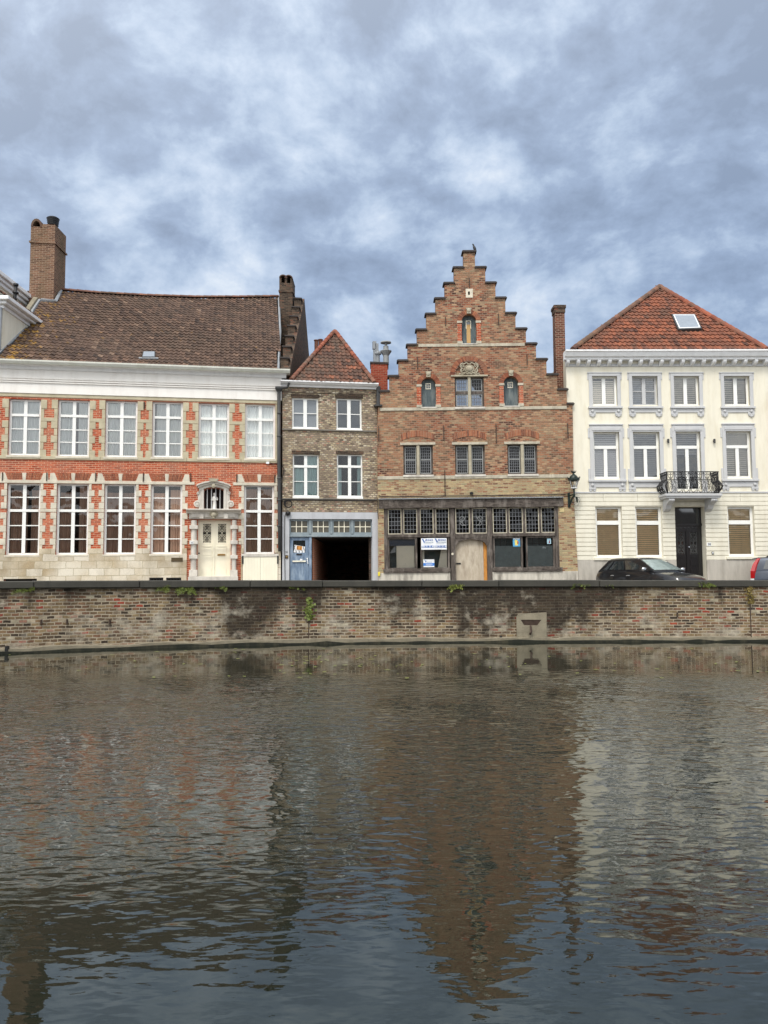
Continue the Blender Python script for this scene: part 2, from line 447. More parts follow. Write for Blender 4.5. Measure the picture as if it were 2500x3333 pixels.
M_GREENIRON = plain('dark_green_lantern_paint', S(28,44,40), .4, .1)
# ------------------------------------------------------------------ shared building parts
def curtain_mb(x0, x1, z0, z1, y, amp=.03, wl=.13, seed=0, flare=0.0):
    rnd = random.Random(seed); m = MB(); n = max(6, int((x1-x0)/.018)); rows = 5
    ph = rnd.uniform(0, 6); vs, fs = [], []
    for j in range(rows+1):
        t = j/rows
        for i in range(n+1):
            s_ = i/n
            x = x0 + (x1-x0)*s_ + flare*(t-.5)*(1-s_)*.12
            a = amp*(math.sin(s_*(x1-x0)/wl*2*PI+ph+math.sin(s_*5+ph)*1.6) + .4*math.sin(s_*(x1-x0)/wl*4.7+ph*2))
            vs.append((x, y + a*(.5+.5*t), z1+(z0-z1)*t))
    for j in range(rows):
        for i in range(n):
            k = j*(n+1)+i; fs.append((k, k+1, k+n+2, k+n+1))
    m.add(vs, fs); return m

def blind_mb(x0, x1, z0, z1, y, step=.085):
    m = MB(); n = max(3, int((z1-z0)/step)); vs, fs = [], []
    for i in range(n):
        a = z1-(z1-z0)*i/n; b = z1-(z1-z0)*(i+.92)/n
        k = len(vs)
        vs += [(x0,y+.045,a),(x1,y+.045,a),(x1,y-.02,b),(x0,y-.02,b)]
        fs.append((k,k+1,k+2,k+3))
    m.add(vs, fs); return m

def grid_bars(m, x0, x1, z0, z1, cols, rows, y0, y1, w):
    for i in range(1, cols):
        x = x0+(x1-x0)*i/cols; m.box(x-w/2, x+w/2, y0, y1, z0, z1)
    for j in range(1, rows):
        z = z0+(z1-z0)*j/rows; m.box(x0, x1, y0+.002, y1-.002, z-w/2, z+w/2)

def window(par, x0, x1, z0, z1, rec=.14, mat=None, tf=.27, top=(1,1), bot=(1,3), split=True, splittop=True, fw=.07, mw=.11, tw=.10, mun=.03,
           glassm=None, cover=None, sill=None, label=None, name='window'):
    """cover: list of (kind, fx0, fx1, fz0, fz1, material)"""
    mat = mat or M_WHITE; m = MB(); d = .07
    m.box(x0, x0+fw, rec, rec+d, z0, z1); m.box(x1-fw, x1, rec, rec+d, z0, z1)
    m.box(x0+fw, x1-fw, rec, rec+d, z0, z0+fw); m.box(x0+fw, x1-fw, rec, rec+d, z1-fw*.8, z1)
    ax0, ax1, az0, az1 = x0+fw, x1-fw, z0+fw, z1-fw*.8
    zt = az1-(az1-az0)*tf if tf else az1
    cx = (x0+x1)/2
    zones = []
    if tf:
        m.box(ax0, ax1, rec-.025, rec+d-.004, zt-tw/2, zt+tw/2)
        if splittop:
            m.box(cx-mw/2, cx+mw/2, rec-.012, rec+d-.006, zt+tw/2, az1)
            zones += [(ax0, cx-mw/2, zt+tw/2, az1, top), (cx+mw/2, ax1, zt+tw/2, az1, top)]
        else: zones.append((ax0, ax1, zt+tw/2, az1, top))
        zb = zt-tw/2
    else: zb = az1
    if split:
        m.box(cx-mw/2, cx+mw/2, rec-.012, rec+d-.006, az0, zb)
        zones += [(ax0, cx-mw/2, az0, zb, bot), (cx+mw/2, ax1, az0, zb, bot)]
    else: zones.append((ax0, ax1, az0, zb, bot))
    for a, b, c, e, (nc, nr) in zones:
        grid_bars(m, a, b, c, e, nc, nr, rec+.012, rec+.05, mun)
    w = m.build(name, mat, par)
    if label: w['label'] = label
    g = MB(); g.add([(ax0, rec+.035, az0),(ax1, rec+.035, az0),(ax1, rec+.035, az1),(ax0, rec+.035, az1)], [(0,1,2,3)])
    g.build('pane', glassm or M_GLASS, w)
    for i, c in enumerate(cover or []):
        kind, a, b, e, f, cm = c
        X0, X1 = ax0+(ax1-ax0)*a, ax0+(ax1-ax0)*b; Z0, Z1 = az0+(az1-az0)*e, az0+(az1-az0)*f
        if kind == 'curtain': curtain_mb(X0, X1, Z0, Z1, rec+.13, seed=int(abs(x0*100))+i).build('curtain', cm, w)
        elif kind == 'blind': blind_mb(X0, X1, Z0, Z1, rec+.075).build('blind', cm, w)
        else: MB().box(X0, X1, rec+.07, rec+.085, Z0, Z1).build('board', cm, w)
    if sill:
        sm, over, hh, out = sill
        MB().box(x0-over, x1+over, -out, rec-.03, z0-hh, z0+.004).build('sill', sm, w, bevel=.008)
    return w

def room(par, x0, x1, z0, z1, y0, y1, openfront=True):
    """dark backing wall behind the windows, room shade put into its colour"""
    m = MB(); m.box(x0, x1, y1, y1+.1, z0, z1)
    m.build('inner_wall', M_ROOM, par)

def wedge_arch(m, cx, zs, r0, r1, y0, y1, a0=0, a1=PI, n=17, gap=.12, ry=1.0):
    for k in range(n):
        a = a0+(a1-a0)*(k+gap/2)/n; b = a0+(a1-a0)*(k+1-gap/2)/n
        P = [(cx+r*math.cos(t), zs+r*ry*math.sin(t)) for r, t in ((r0,a),(r0,b),(r1,b),(r1,a))]
        m.prism(P, y0, y1, random.random())

def tiles(par, name, mat, O, U, V, poly, tw=.2, th=.3, sag=None, base=True, seed=1, lip=.035, holes=()):
    """pantiles over a polygon given in (u, v) metres on the plane O + uU + vV"""
    rnd = random.Random(seed); Nn = U.cross(V).normalized()
    m = MB(); us = [p[0] for p in poly]; vs_ = [p[1] for p in poly]
    prof = [(0,.030),(.17,.044),(.36,.02),(.6,-.004),(.82,.004),(1.0,.030)]
    j = 0; v = min(vs_)
    while v < max(vs_):
        u = math.floor(min(us)/tw)*tw
        while u < max(us):
            c = (u+tw/2, v+th*.5)
            if inside(c, poly) and not any(inside(c, hh) for hh in holes):
                dz = rnd.uniform(-.006, .006); du = rnd.uniform(-.005, .005); dv = rnd.uniform(-.012,.012)
                S0 = sag(c[0], c[1]) if sag else 0
                t = min(1, max(0, rnd.gauss(.5, .22)))
                pts = []
                for vv, up in ((v+dv-.02, lip), (v+th+.03, .0)):
                    for a, hgt in prof:
                        pts.append(O+U*(u+a*tw*1.04+du)+V*vv+Nn*(hgt+up+dz+S0))
                for a, hgt in prof:
                    pts.append(O+U*(u+a*tw*1.04+du)+V*(v+dv-.02)+Nn*(hgt+dz+S0-.012))
                n = len(prof)
                fs = [(i, i+1, n+i+1, n+i) for i in range(n-1)] + [(2*n+i, 2*n+i+1, i+1, i) for i in range(n-1)]
                m.add(pts, fs, t)
            u += tw
        v += th; j += 1
    if base:
        n = len(poly)
        m.add([O+U*a+V*b-Nn*(.13 if sag else .02) for a, b in poly], [tuple(range(n))], .1)
    return m.build(name, mat, par, recalc=False)

def ridge_run(m, pts, r=.11, seg=.32, seed=3, lift=.03):
    """half-round ridge tiles along a 3d line"""
    rnd = random.Random(seed)
    L = [(Vector(a), Vector(b)) for a, b in zip(pts[:-1], pts[1:])]
    for a, b in L:
        d = b-a; n = max(1, round(d.length/seg)); dn = d.normalized()
        side = dn.cross(Vector((0,0,1))).normalized(); up = side.cross(dn).normalized()
        for k in range(n):
            p0 = a+d*(k/n); p1 = a+d*((k+1.08)/n); t = rnd.random(); vs = []
            for p, rr in ((p0, r*1.0), (p1, r*.86)):
                for q in range(7):
                    an = PI*q/6
                    vs.append(p+side*math.cos(an)*rr+up*(math.sin(an)*rr+lift))
            m.add(vs, [(i, i+1, 8+i, 7+i) for i in range(6)]+[tuple(range(6,-1,-1)), tuple(range(7,14))], t)

def quoins(m, x, side, z0, z1, h=.32, short=.12, long=.22, y0=-.025, y1=.08, phase=0, jit=None):
    """alternating blocks from the window edge x outwards (side = -1 left, +1 right)"""
    n = max(2, round((z1-z0)/h)); 
    for i in range(n):
        a = z0+(z1-z0)*i/n; b = z0+(z1-z0)*(i+1)/n-.012
        w = long if (i+phase) % 2 else short
        w += random.uniform(-.01,.01)
        xa, xb = (x, x+w) if side > 0 else (x-w, x)
        m.box(xa, xb, y0 if (i+phase) % 2 else y0+.004, y1, a, b)

def text_obj(par, name, s, x, z, y, size, mat, align='CENTER', shear=0.0, bold=0.0):
    cu = bpy.data.curves.new('t', 'FONT'); cu.body = s; cu.size = size; cu.align_x = align; cu.align_y = 'CENTER'; cu.shear = shear; cu.offset = bold
    cu.extrude = .002
    o = bpy.data.objects.new('t', cu); COL.objects.link(o)
    dg = bpy.context.evaluated_depsgraph_get(); me = bpy.data.meshes.new_from_object(o.evaluated_get(dg))
    bpy.data.objects.remove(o)
    me.transform(Matrix.Translation((x, y, z)) @ Matrix.Rotation(PI/2, 4, 'X'))
    me.materials.clear(); me.materials.append(mat)
    t = bpy.data.objects.new(name, me); COL.objects.link(t); t.parent = par
    return t

def scroll_pts(cx, cz, r, turns=1.25, start=0, dirn=1, y=0, n=14):
    return [(cx+r*(1-.7*k/n)*math.cos(start+dirn*2*PI*turns*k/n), y, cz+r*(1-.7*k/n)*math.sin(start+dirn*2*PI*turns*k/n)) for k in range(n+1)]

def iron_grille(m, x0, x1, z0, z1, y, r=.009):
    """ornamental scrollwork filling a rectangle"""
    W_, H_ = x1-x0, z1-z0; cx, cz = (x0+x1)/2, (z0+z1)/2
    m.tube([(x0,y,z0),(x1,y,z0),(x1,y,z1),(x0,y,z1)], r, 4, True)
    m.tube([(cx,y,z0),(cx,y,z1)], r*.9, 4)
    for sx in (-1,1):
        for sz in (-1,1):
            m.tube([(cx,y,cz),(cx+sx*W_*.5,y,cz+sz*H_*.28)], r*.9, 4)
            m.tube([(cx,y,cz+sz*H_*.1),(cx+sx*W_*.5,y,cz+sz*H_*.45)], r*.8, 4)
            for fx, fz, q in ((.27,.12,.17),(.25,.30,.18),(.2,.43,.13),(.42,.4,.1)):
                m.tube(scroll_pts(cx+sx*W_*fx, cz+sz*H_*fz, W_*q, 1.1, PI/2*sz, -sx*sz, y), r*.85, 4)

# ================================================================== LEFT: RED BRICK AND SANDSTONE HOUSE
FA = Frame(1228, 33.1, R(10), -.0095)
A = empty('town_house', FA.M, 'long red brick and sandstone town house with brown tiled roof at the left', 'house')
BACKD = Vector((.174, .985, 0))     # straight back from the street, in this frame's axes
xL = FA.x(-60, 1500); xR = FA.x(914, 1500)
zBase = -.6
zTop = FA.z(500, 1192)
topw = [(27,1298.5,132,1482.6),(187,1301.5,291,1485.6),(342,1304,447,1488),(495,1307.5,595,1489),(646,1312,746,1491),(798,1315,896,1494)]
botw = [(20.5,1572.5,130,1807),(183,1574,288,1806),(338,1575,442,1805),(490,1576.5,593,1804),(794,1578.6,893,1803.6)]
tw_ = [FA.q(*w) for w in topw]; bw_ = [FA.q(*w) for w in botw]
extra_t = FA.q(-128,1296,-24,1480); 
portal = FA.q(643,1691.7,751,1876)
ptop = FA.q(664,1588.6,728,1658)
hatch = FA.q(790,1813,904,1888); hatch = (hatch[0], hatch[1], .02, hatch[3])
gr1 = FA.q(486,1880,532,1896); gr2 = FA.q(541,1880,590,1896); gr0 = FA.q(12,1884,121,1900)
holes = [rect(*w) for w in tw_+bw_]
holes += [rect(portal[0],portal[1],.22,portal[3]), arched(ptop[0],ptop[1],ptop[2],ptop[3]-.12,.12)]
holes += [rect(*hatch), rect(gr1[0],gr1[1],.12,gr1[3]), rect(gr2[0],gr2[1],.12,gr2[3]), rect(gr0[0],gr0[1],.12,gr0[3])]
wall_mesh(rect(xL, xR, zBase, zTop), holes, .4).build('wall', M_RED, A)
m = MB()   # side and back walls, straight back from the street
for x in (xL+.2, xR-.38):
    m.hexa([(x,.4,zBase),(x+.35,.4,zBase),(x+.35+BACKD.x*11.4,.4+11.6,zBase),(x+BACKD.x*11.4,.4+11.6,zBase),(x,.4,zTop),(x+.35,.4,zTop),(x+.35+BACKD.x*11.4,.4+11.6,zTop),(x+BACKD.x*11.4,.4+11.6,zTop)])
m.box(xL+.2+BACKD.x*11.6, xR+BACKD.x*11.6, 12, 12.3, zBase, zTop)
m.build('side_wall', M_OLDB, A)
room(A, xL+.6, xR-.1, 0, zTop-.1, 2.4, 2.5)
MB().box(xL+.5, xR-.1, .41, 2.4, FA.z(500,1530)-.1, FA.z(500,1530)+.1).build('floor_slab', M_ROOM, A)
# --- sandstone dressings
zBand0, zBand1 = FA.z(450, 1299.5), FA.z(450, 1291)
m = MB()
m.box(xL, xR+.0, -.03, .05, zBand0-.03, zBand1)
xs = xL
sb0, sb1 = FA.z(450,1500), FA.z(450,1489)
while xs < xR: 
    w = random.uniform(.9,1.6); m.box(xs, min(xs+w-.012,xR), -.05, .06, sb0, sb1); xs += w
for (x0,x1,z0,z1) in tw_:
    for sd, x in ((-1,x0),(1,x1)):
        if sd > 0 and x > xR-.35:
            m.box(x, xR-.01, -.02, .08, z0-.05, z1)
            continue
        quoins(m, x, sd, z0-.02, z0+(z1-z0)*.615, .31, .13, .235, phase=1)
        quoins(m, x, sd, z0+(z1-z0)*.67, z1, .31, .13, .235, phase=0)
for a, b in zip(tw_[:-1], tw_[1:]):
    zc = a[2]+(a[3]-a[2])*.645; m.box(a[1]+.0, b[0]-.0, -.028, .06, zc-.07, zc+.07)
m.box(xL, tw_[0][0]-.3, -.028, .06, zBand0-.72, zBand0-.6)
m.build('upper_quoins', M_SAND, A, bevel=.006)
m = MB()
zA0, zA1 = FA.z(300,1573), FA.z(300,1565)
m.box(xL, ptop[0]-.38, -.035, .05, zA0-.02, zA1+.0); m.box(ptop[1]+.38, xR, -.035, .05, zA0-.02, zA1)
pl = FA.z(300, 1786)
for k, (x0,x1,z0,z1) in enumerate(bw_):
    for sd, x in ((-1,x0),(1,x1)):
        zq = z0+.02
        quoins(m, x, sd, max(zq, pl-.1), z0+(z1-z0)*.595, .275, .10, .215, phase=0)
        quoins(m, x, sd, z0+(z1-z0)*.645, z1, .275, .10, .215, phase=1)
for a, b in zip(bw_[:3], bw_[1:4]):
    zc = a[2]+(a[3]-a[2])*.62; m.box(a[1], b[0], -.03, .06, zc-.06, zc+.06)
m.build('lower_quoins', M_STONE, A, bevel=.006)
# relieving arches with stone keys
zar0, zar1 = 1561.5, 1538.5
for k, (x0,x1,z0,z1) in enumerate(bw_):
    ma, ms = MB(), MB()
    cx = (x0+x1)/2; px = (botw[k][0]+botw[k][2])/2
    za, zb = FA.z(px, zar0+k*1.5), FA.z(px, zar1+k*1.6)
    hw = (x1-x0)/2*.98; 
    nb = 9
    for sd in (-1,1):
        for i in range(nb):
            f0 = .13+(i+.08)/nb*.82; f1 = .13+(i+.9)/nb*.82
            lean = .10; f0 += .006; f1 -= .012
            ma.prism([(cx+sd*hw*f0, za+.03*(1-f0)),(cx+sd*hw*f1, za+.03*(1-f1)),(cx+sd*(hw*f1+lean*f1), zb),(cx+sd*(hw*f0+lean*f0), zb)], -.012, .05, random.random())
        a, b = cx+sd*hw*.98, cx+sd*(hw*1.0+.30)
        MB().prism([(a, za-.03),(b, za-.03),(b-sd*.03, zb),(a+sd*.12, zb)], -.02, .05).build('arch_stone', M_STONE, A, bevel=.005)
        ma.build('relieving_arch', M_ARCH, A); ma = MB()
    ms.prism([(cx-.055, za-.01),(cx+.055, za-.01),(cx+.08, zb),(cx-.08, zb)], -.03, .05)
    ms.build('arch_stone', M_STONE, A, bevel=.005)
# iron anchors
for px, py0, py1 in ((9,1538,1565),(153,1538,1566),(312,1539,1567),(467,1539,1568),(621,1541,1568),(771,1544,1570),(894,1546,1571),(470,1309,1332)):
    x0, x1, z0, z1 = FA.q(px-1.6, py0, px+1.6, py1)
    MB().box(x0, x1, -.06, -.02, z0, z1).build('wall_anchor', M_RUSTY, A)
# plinth of ashlar, proud of the brick, with the openings left free
ph = [rect(portal[0]-.42, portal[1]+.42, .0, pl+.3), rect(hatch[0]-.02, hatch[1]+.02, 0, hatch[3]+.16),
      rect(gr1[0],gr1[1],.12,gr1[3]), rect(gr2[0],gr2[1],.12,gr2[3]), rect(gr0[0],gr0[1],.12,gr0[3])]
top = [(xL, pl)]
out_pl = [(xL, zBase), (xR, zBase), (xR, pl)]
for (x0,x1,z0,z1) in reversed(bw_):
    out_pl += [(x1+.01, pl), (x1+.01, z0-.02), (x0-.01, z0-.02), (x0-.01, pl)]
out_pl += [(xL, pl)]
wall_mesh(out_pl, ph, .06, -.05).build('plinth', M_ASHLAR, A)
# --- windows
cov_top = [[('curtain',0,.48,0,1,M_SHEER),('curtain',.5,1,0,1,M_SHEER)],
           [('curtain',0,.42,0,1,M_SHEER),('curtain',.64,1,0,1,M_SHEER)],
           [('curtain',0,.49,0,1,M_SHEER),('curtain',.51,1,0,1,M_SHEER)],
           [('curtain',.06,.49,0,1,M_SHEER),('curtain',.5,1,0,1,M_SHEER)],
           [('curtain',.0,.5,0,1,M_SHEER),('curtain',.5,1,0,1,M_SHEER)],
           [('curtain',.0,1,0,1,M_SHEER)]]
for k, w in enumerate(tw_):
    window(A, *w, rec=.13, tf=.265, top=(1,1), bot=(1,3), cover=cov_top[k], glassm=M_GLASSR, sill=(M_STONE,.04,.09,.07), fw=.085, mw=.13, mun=.04)
cov_bot = [[('curtain',0,.6,0,.93,M_BROWNC),('curtain',.72,1,0,.93,M_BROWNC)],
           [('curtain',0,.46,0,.9,M_BROWNC),('curtain',.7,1,0,1,M_BROWNC)],
           [('curtain',0,.49,0,.9,M_BROWNC),('curtain',.51,1,0,.9,M_BROWNC)],
           [('curtain',0,.44,0,.9,M_BROWNC),('curtain',.62,1,0,.95,M_BROWNC)],
           [('curtain',0,.5,0,.97,M_BROWNC),('curtain',.52,1,0,.97,M_BROWNC)]]
for k, w in enumerate(bw_):
    window(A, *w, rec=.13, tf=.375, top=(1,2), bot=(1,3), cover=cov_bot[k], sill=(M_STONE,.03,.07,.06), fw=.085, mw=.13, mun=.04)
# --- fascia, gutter
zg = FA.z(300, 1186); xg1 = FA.x(944, 1195, -.45)
wall_mesh(rect(xL, xR+.03, zBand1+.004, zg+.02), [], .1, -.06).build('fascia', M_FASCIA, A)
m = MB()
for i, (py, dd) in enumerate(((1233,.09),(1240,.11),(1246,.09))):
    z = FA.z(300, py+4, -.08); m.box(xL, xR+.05+i*.004, -dd-.02, -.055, z-.022, z+.022)
m.build('fascia_moulding', M_FASCIA, A)
z1 = FA.z(300,1178,-.5); z0 = FA.z(300, 1210, -.1)
m = MB(); m.prism_x([(-.06,z0),(-.16,z0+.02),(-.2,z0+.14),(-.34,z0+.17),(-.36,z1-.16),(-.06,z1-.16)], xL, xR+.22)
m.build('cornice', M_CORNICE, A)
m = MB(); m.prism_x([(-.1,z1-.155),(-.46,z1-.155),(-.52,z1-.06),(-.52,z1),(-.47,z1),(-.47,z1-.04),(-.1,z1-.04)], xL, xg1)
m.build('gutter', M_GUTTER, A)
# --- roof
slope = math.atan2(5.0, 6.2)
O = Vector((0, -.42, z1-.03)); U = Vector((1,0,0)); V = Vector((0, math.cos(slope), math.sin(slope))); Nn = U.cross(V)
def uvA(px, py):
    q = FA.plane(px, py, O, Nn); return ((q-O).dot(U), (q-O).dot(V))
poly = [(-20,1172),(33,1125),(65,1097),(92.6,1062),(110,1016),(134,980),(181,984),(200,946),(330,957),(480,965),(640,970),(780,970),(905,968),(910,1080),(906,1150),(903,1193)]
puv = [uvA(*p) for p in poly]; puv[0] = (puv[0][0], 0); puv[-1] = (puv[-1][0], 0)
skl = [uvA(*p) for p in ((466,1151),(506,1151),(506,1170),(462,1170))]
roof = tiles(A, 'roof', M_TILE_L, O, U, V, puv, .2, .3, sag=lambda u, v: (-.035*math.sin((u-2)*1.3)-.045*math.sin(u*.55+v*.5))*math.sin(min(max(v,0),7.6)/7.6*PI), seed=11, holes=[skl])
m = MB()
rp = [O+U*a+V*(b-.08)+Nn*.02 for a, b in puv[7:13]]
ridge_run(m, rp, .12, .36)
m.build('ridge_tiles', M_RIDGED, A, smooth=False)
rz = puv[8][1]; rzz = (O+V*rz).z; ry = (O+V*rz).y
m = MB(); xa, xb = puv[7][0]-1.5, puv[12][0]
m.hexa([(xa,ry,rzz-.2),(xb,ry,rzz-.2),(xb+BACKD.x*6,ry+6,zTop-.1),(xa+BACKD.x*6,ry+6,zTop-.1),(xa,ry,rzz-.02),(xb,ry,rzz-.02),(xb+BACKD.x*6,ry+6,zTop+.1),(xa+BACKD.x*6,ry+6,zTop+.1)])
m.build('rear_roof', M_TILE_L, A)
# left verge flashing and mortar upstand
m = MB(); vp = [O+U*a+V*b for a, b in puv[:6]]
m.tube([p+Vector((-.06,0,.05)) for p in vp], .07, 5); m.build('verge_flashing', M_ZINC, A)
m = MB(); m.tube([p+Vector((-.24,0,.06)) for p in vp], .15, 5); m.build('verge_upstand', M_CONC, A)
m = MB(); vp = [O+U*a+V*b for a, b in puv[5:8]]; m.tube([p+Vector((0,0,.04)) for p in vp], .09, 5)
vp = [O+U*a+V*b for a, b in puv[12:]]; m.tube([p+Vector((.03,0,.03)) for p in vp], .05, 5); m.build('lead_flashing', M_ZINC, A)
# rooflight
cs = [O+U*a+V*b for a, b in skl]
m = MB(); lo = [c+Nn*.03 for c in (cs[3],cs[2],cs[1],cs[0])]; hi = [c+Nn*.11 for c in (cs[3],cs[2],cs[1],cs[0])]
m.hexa(lo+hi); rf = m.build('rooflight', M_PIPE, A, bevel=.01)
cc = sum(hi, Vector())/4
MB().add([c+(cc-c)*.14+Nn*.006 for c in hi], [(0,1,2,3)]).build('pane', M_SKYG, rf)
m = MB(); a_, b_ = cs[3]+Nn*.05-V*.02-U*.12, cs[2]+Nn*.05-V*.02+U*.12
m.tube([a_, b_], .05, 4); m.build('apron', M_ZINC, rf)
# --- right parapet gable with steps, chimney
xg = FA.x(912, 1192)
eave = (0.0, z1-.1); apexy = 6.05; zap = FA.plane(930, 1000, Vector((0,6,0)), Vector((0,1,0))).z
m = MB()
def gx(y): return xg + BACKD.x*y
pts = [(0,zTop-.2),(0,z1+.15),(apexy,rzz+.35),(12.0,z1+.1),(12.0,zTop-.2)]
vs = [(gx(y),y,z) for y, z in pts]+[(gx(y)+.42,y,z) for y, z in pts]
n = 5; m.add(vs, [tuple(range(n)), tuple(range(2*n-1,n-1,-1))]+[(i,(i+1)%n,(i+1)%n+n,i+n) for i in range(n)])
ns = 7
for k in range(ns):      # worn brick steps on the front slope
    t = (k+.2)/ns; y = apexy*t; z = z1+.15+(rzz+.2-z1)*t
    m.hexa([(gx(y)-.02,y,z-.6),(gx(y)+.32,y,z-.6),(gx(y+.5)+.32,y+.5,z-.6),(gx(y+.5)-.02,y+.5,z-.6),(gx(y)-.02,y,z+.32),(gx(y)+.32,y,z+.32),(gx(y+.5)+.32,y+.5,z+.32),(gx(y+.5)-.02,y+.5,z+.32)])
m.build('parapet_gable', M_OLDB, A)
for k in range(ns):
    m = MB(); t = (k+.2)/ns; y = apexy*t; z = z1+.15+(rzz+.2-z1)*t+.325
    m.hexa([(gx(y)-.06,y-.06,z),(gx(y)+.36,y-.06,z),(gx(y+.5)+.36,y+.5,z),(gx(y+.5)-.06,y+.5,z),(gx(y)-.06,y-.06,z+.06),(gx(y)+.36,y-.06,z+.06),(gx(y+.5)+.36,y+.5,z+.06),(gx(y+.5)-.06,y+.5,z+.06)])
    m.build('step_cap', M_CAP, A)
yc = 5.7
def pl_y(px, py, Y): return FA.plane(px, py, Vector((0,Y,0)), Vector((0,1,0)))
cL, cR = pl_y(909,1000,yc-.4), pl_y(952,1000,yc-.4); cT = pl_y(930,903,yc-.4)
def stack(m, xl, xr, y0, y1, z0, z1_):
    dx = (y1-y0)*BACKD.x
    m.hexa([(xl,y0,z0),(xr,y0,z0),(xr+dx,y1,z0),(xl+dx,y1,z0),(xl,y0,z1_),(xr,y0,z1_),(xr+dx,y1,z1_),(xl+dx,y1,z1_)])
m = MB(); stack(m, cL.x, cR.x, yc-.4, yc+.7, z1+1, cT.z-.28); ch = m.build('chimney', M_OLDB, A)
m = MB()   # corbel and two barrel vents
stack(m, cL.x-.04, cR.x+.04, yc-.44, yc+.74, cT.z-.75, cT.z-.66)
w3 = (cR.x-cL.x)
for i in range(3): stack(m, cL.x+i*(w3-.1)/2, cL.x+i*(w3-.1)/2+.1, yc-.4, yc+.7, cT.z-.28, cT.z-.02)
m.build('vent_piers', M_OLDB, ch)
for i in range(2):
    cx = cL.x+.05+(w3-.1)*(i+.5)/2; m = MB()
    prof = [(cx+.2*math.cos(PI*k/8), cT.z-.04+.17*math.sin(PI*k/8)) for k in range(9)]
    inn = [(cx+.15*math.cos(PI*k/8), cT.z-.04+.12*math.sin(PI*k/8)) for k in range(8,-1,-1)]
    vs = [(x, yc-.45, z) for x, z in prof+inn]+[(x+.2, yc+.75, z) for x, z in prof+inn]; nn = 18
    m.add(vs, [(j,(j+1)%nn,(j+1)%nn+nn,j+nn) for j in range(nn)]+[(j,j+1,16-j,17-j) for j in range(8)])
    m.build('vent_hood', M_RIDGED, ch)
# --- the tall left chimney
y0 = 5.0
a = pl_y(97,850,y0); b = pl_y(134,850,y0); c = pl_y(177,850,y0); tl = pl_y(110,736,y0); tr_ = pl_y(160,730,y0); bt = pl_y(140,1010,y0)
m = MB(); stack(m, a.x, b.x-.006, y0+.03, y0+1.25, bt.z-1.2, tl.z); stack(m, b.x, c.x, y0, y0+1.25, bt.z-1.2, tr_.z)
ch = m.build('chimney', M_BROWNB, A); ch['label'] = 'tall brown brick chimney with green moss on its head'
zb = pl_y(140,790,y0).z
m = MB(); stack(m, a.x-.05, c.x+.05, y0-.05, y0+1.3, zb-.03, zb+.05); m.build('string_course', M_BROWNB, ch)
m = MB(); cx = (a.x+b.x)/2; r = (b.x-a.x)/2
prof = [(cx+r*math.cos(PI*k/8), tl.z+.38*math.sin(PI*k/8)) for k in range(9)]
inn = [(cx+r*.66*math.cos(PI*k/8), tl.z+.27*math.sin(PI*k/8)) for k in range(8,-1,-1)]
vs = [(x, y0, z) for x, z in prof+inn]+[(x+.2, y0+1.2, z) for x, z in prof+inn]; nn = 18
m.add(vs, [(j,(j+1)%nn,(j+1)%nn+nn,j+nn) for j in range(nn)]+[(j,j+1,16-j,17-j) for j in range(8)])
m.build('vent_hood', M_RIDGED, ch)
m = MB(); cp = ((b.x+c.x)/2+.08, y0+.45, tr_.z)
m.lathe([(.17,0),(.17,.1),(.2,.12),(.26,.16),(.2,.2),(.2,.22),(.27,.27),(.2,.3),(.2,.32),(.28,.37),(.2,.4),(.19,.42),(.3,.47),(.22,.53),(0,.56)], cp, 16)
m.build('chimney_cowl', M_IRON, ch, smooth=True)
# --- entrance portal
px0, px1, pz0, pz1 = portal
m = MB()
for (a0,a1) in ((619,642.5),(751.5,772)):
    x0, x1, z0_, z1_ = FA.q(a0, 1694, a1, 1876)
    m.box(x0+.03, x1-.03, -.10, .12, .3, z1_)
    m.lathe([((x1-x0)*.34, .3),((x1-x0)*.34, z1_)], ((x0+x1)/2, -.1, 0), 12)
    for py in (1717, 1766, 1813, 1866):
        zz = FA.z((a0+a1)/2, py); hh = .075 if py < 1850 else .13
        m.box(x0-.02, x1+.02, -.24, .1, zz-hh, zz+hh)
surround = m.build('door_surround', M_BLUEST, A, bevel=.008)
m = MB()
x0, x1, z0_, z1_ = FA.q(615,1670,776,1696,-.1)
for q, dd in ((0,.12),(.06,.15),(.12,.18)):
    m.prism([(x0+q*.3,z0_+q*.2),(px0-.02+.0,z0_+q*.2),(px0-.02,pz1+.0+q*.5),(px1+.02,pz1+q*.5),(px1+.02,z0_+q*.2),(x1-q*.3,z0_+q*.2),(x1-q*.3,z1_-q),(x0+q*.3,z1_-q)] if False else
            [(x0+q,pz1+.03+q*.5),(x1-q,pz1+.03+q*.5),(x1-q,z1_),(x0+q,z1_)], -dd, .05)
cz0 = FA.z(695,1669,-.25); cz1 = FA.z(695,1658,-.25)
xc0, xc1 = FA.x(604,1663,-.3), FA.x(786,1663,-.3)
m.prism_x([(.0,cz0-.02),(-.2,cz0-.02),(-.24,cz0+.05),(-.36,cz0+.08),(-.4,cz1-.03),(-.4,cz1),(.0,cz1+.05)], xc0+.02, xc1-.02)
for px in (656, 735.5):
    xx = FA.x(px,1681,-.2); m.box(xx-.08, xx+.08, -.27, -.05, pz1+.03, z1_-.03)
m.build('entablature', M_BLUEST, surround, bevel=.006)
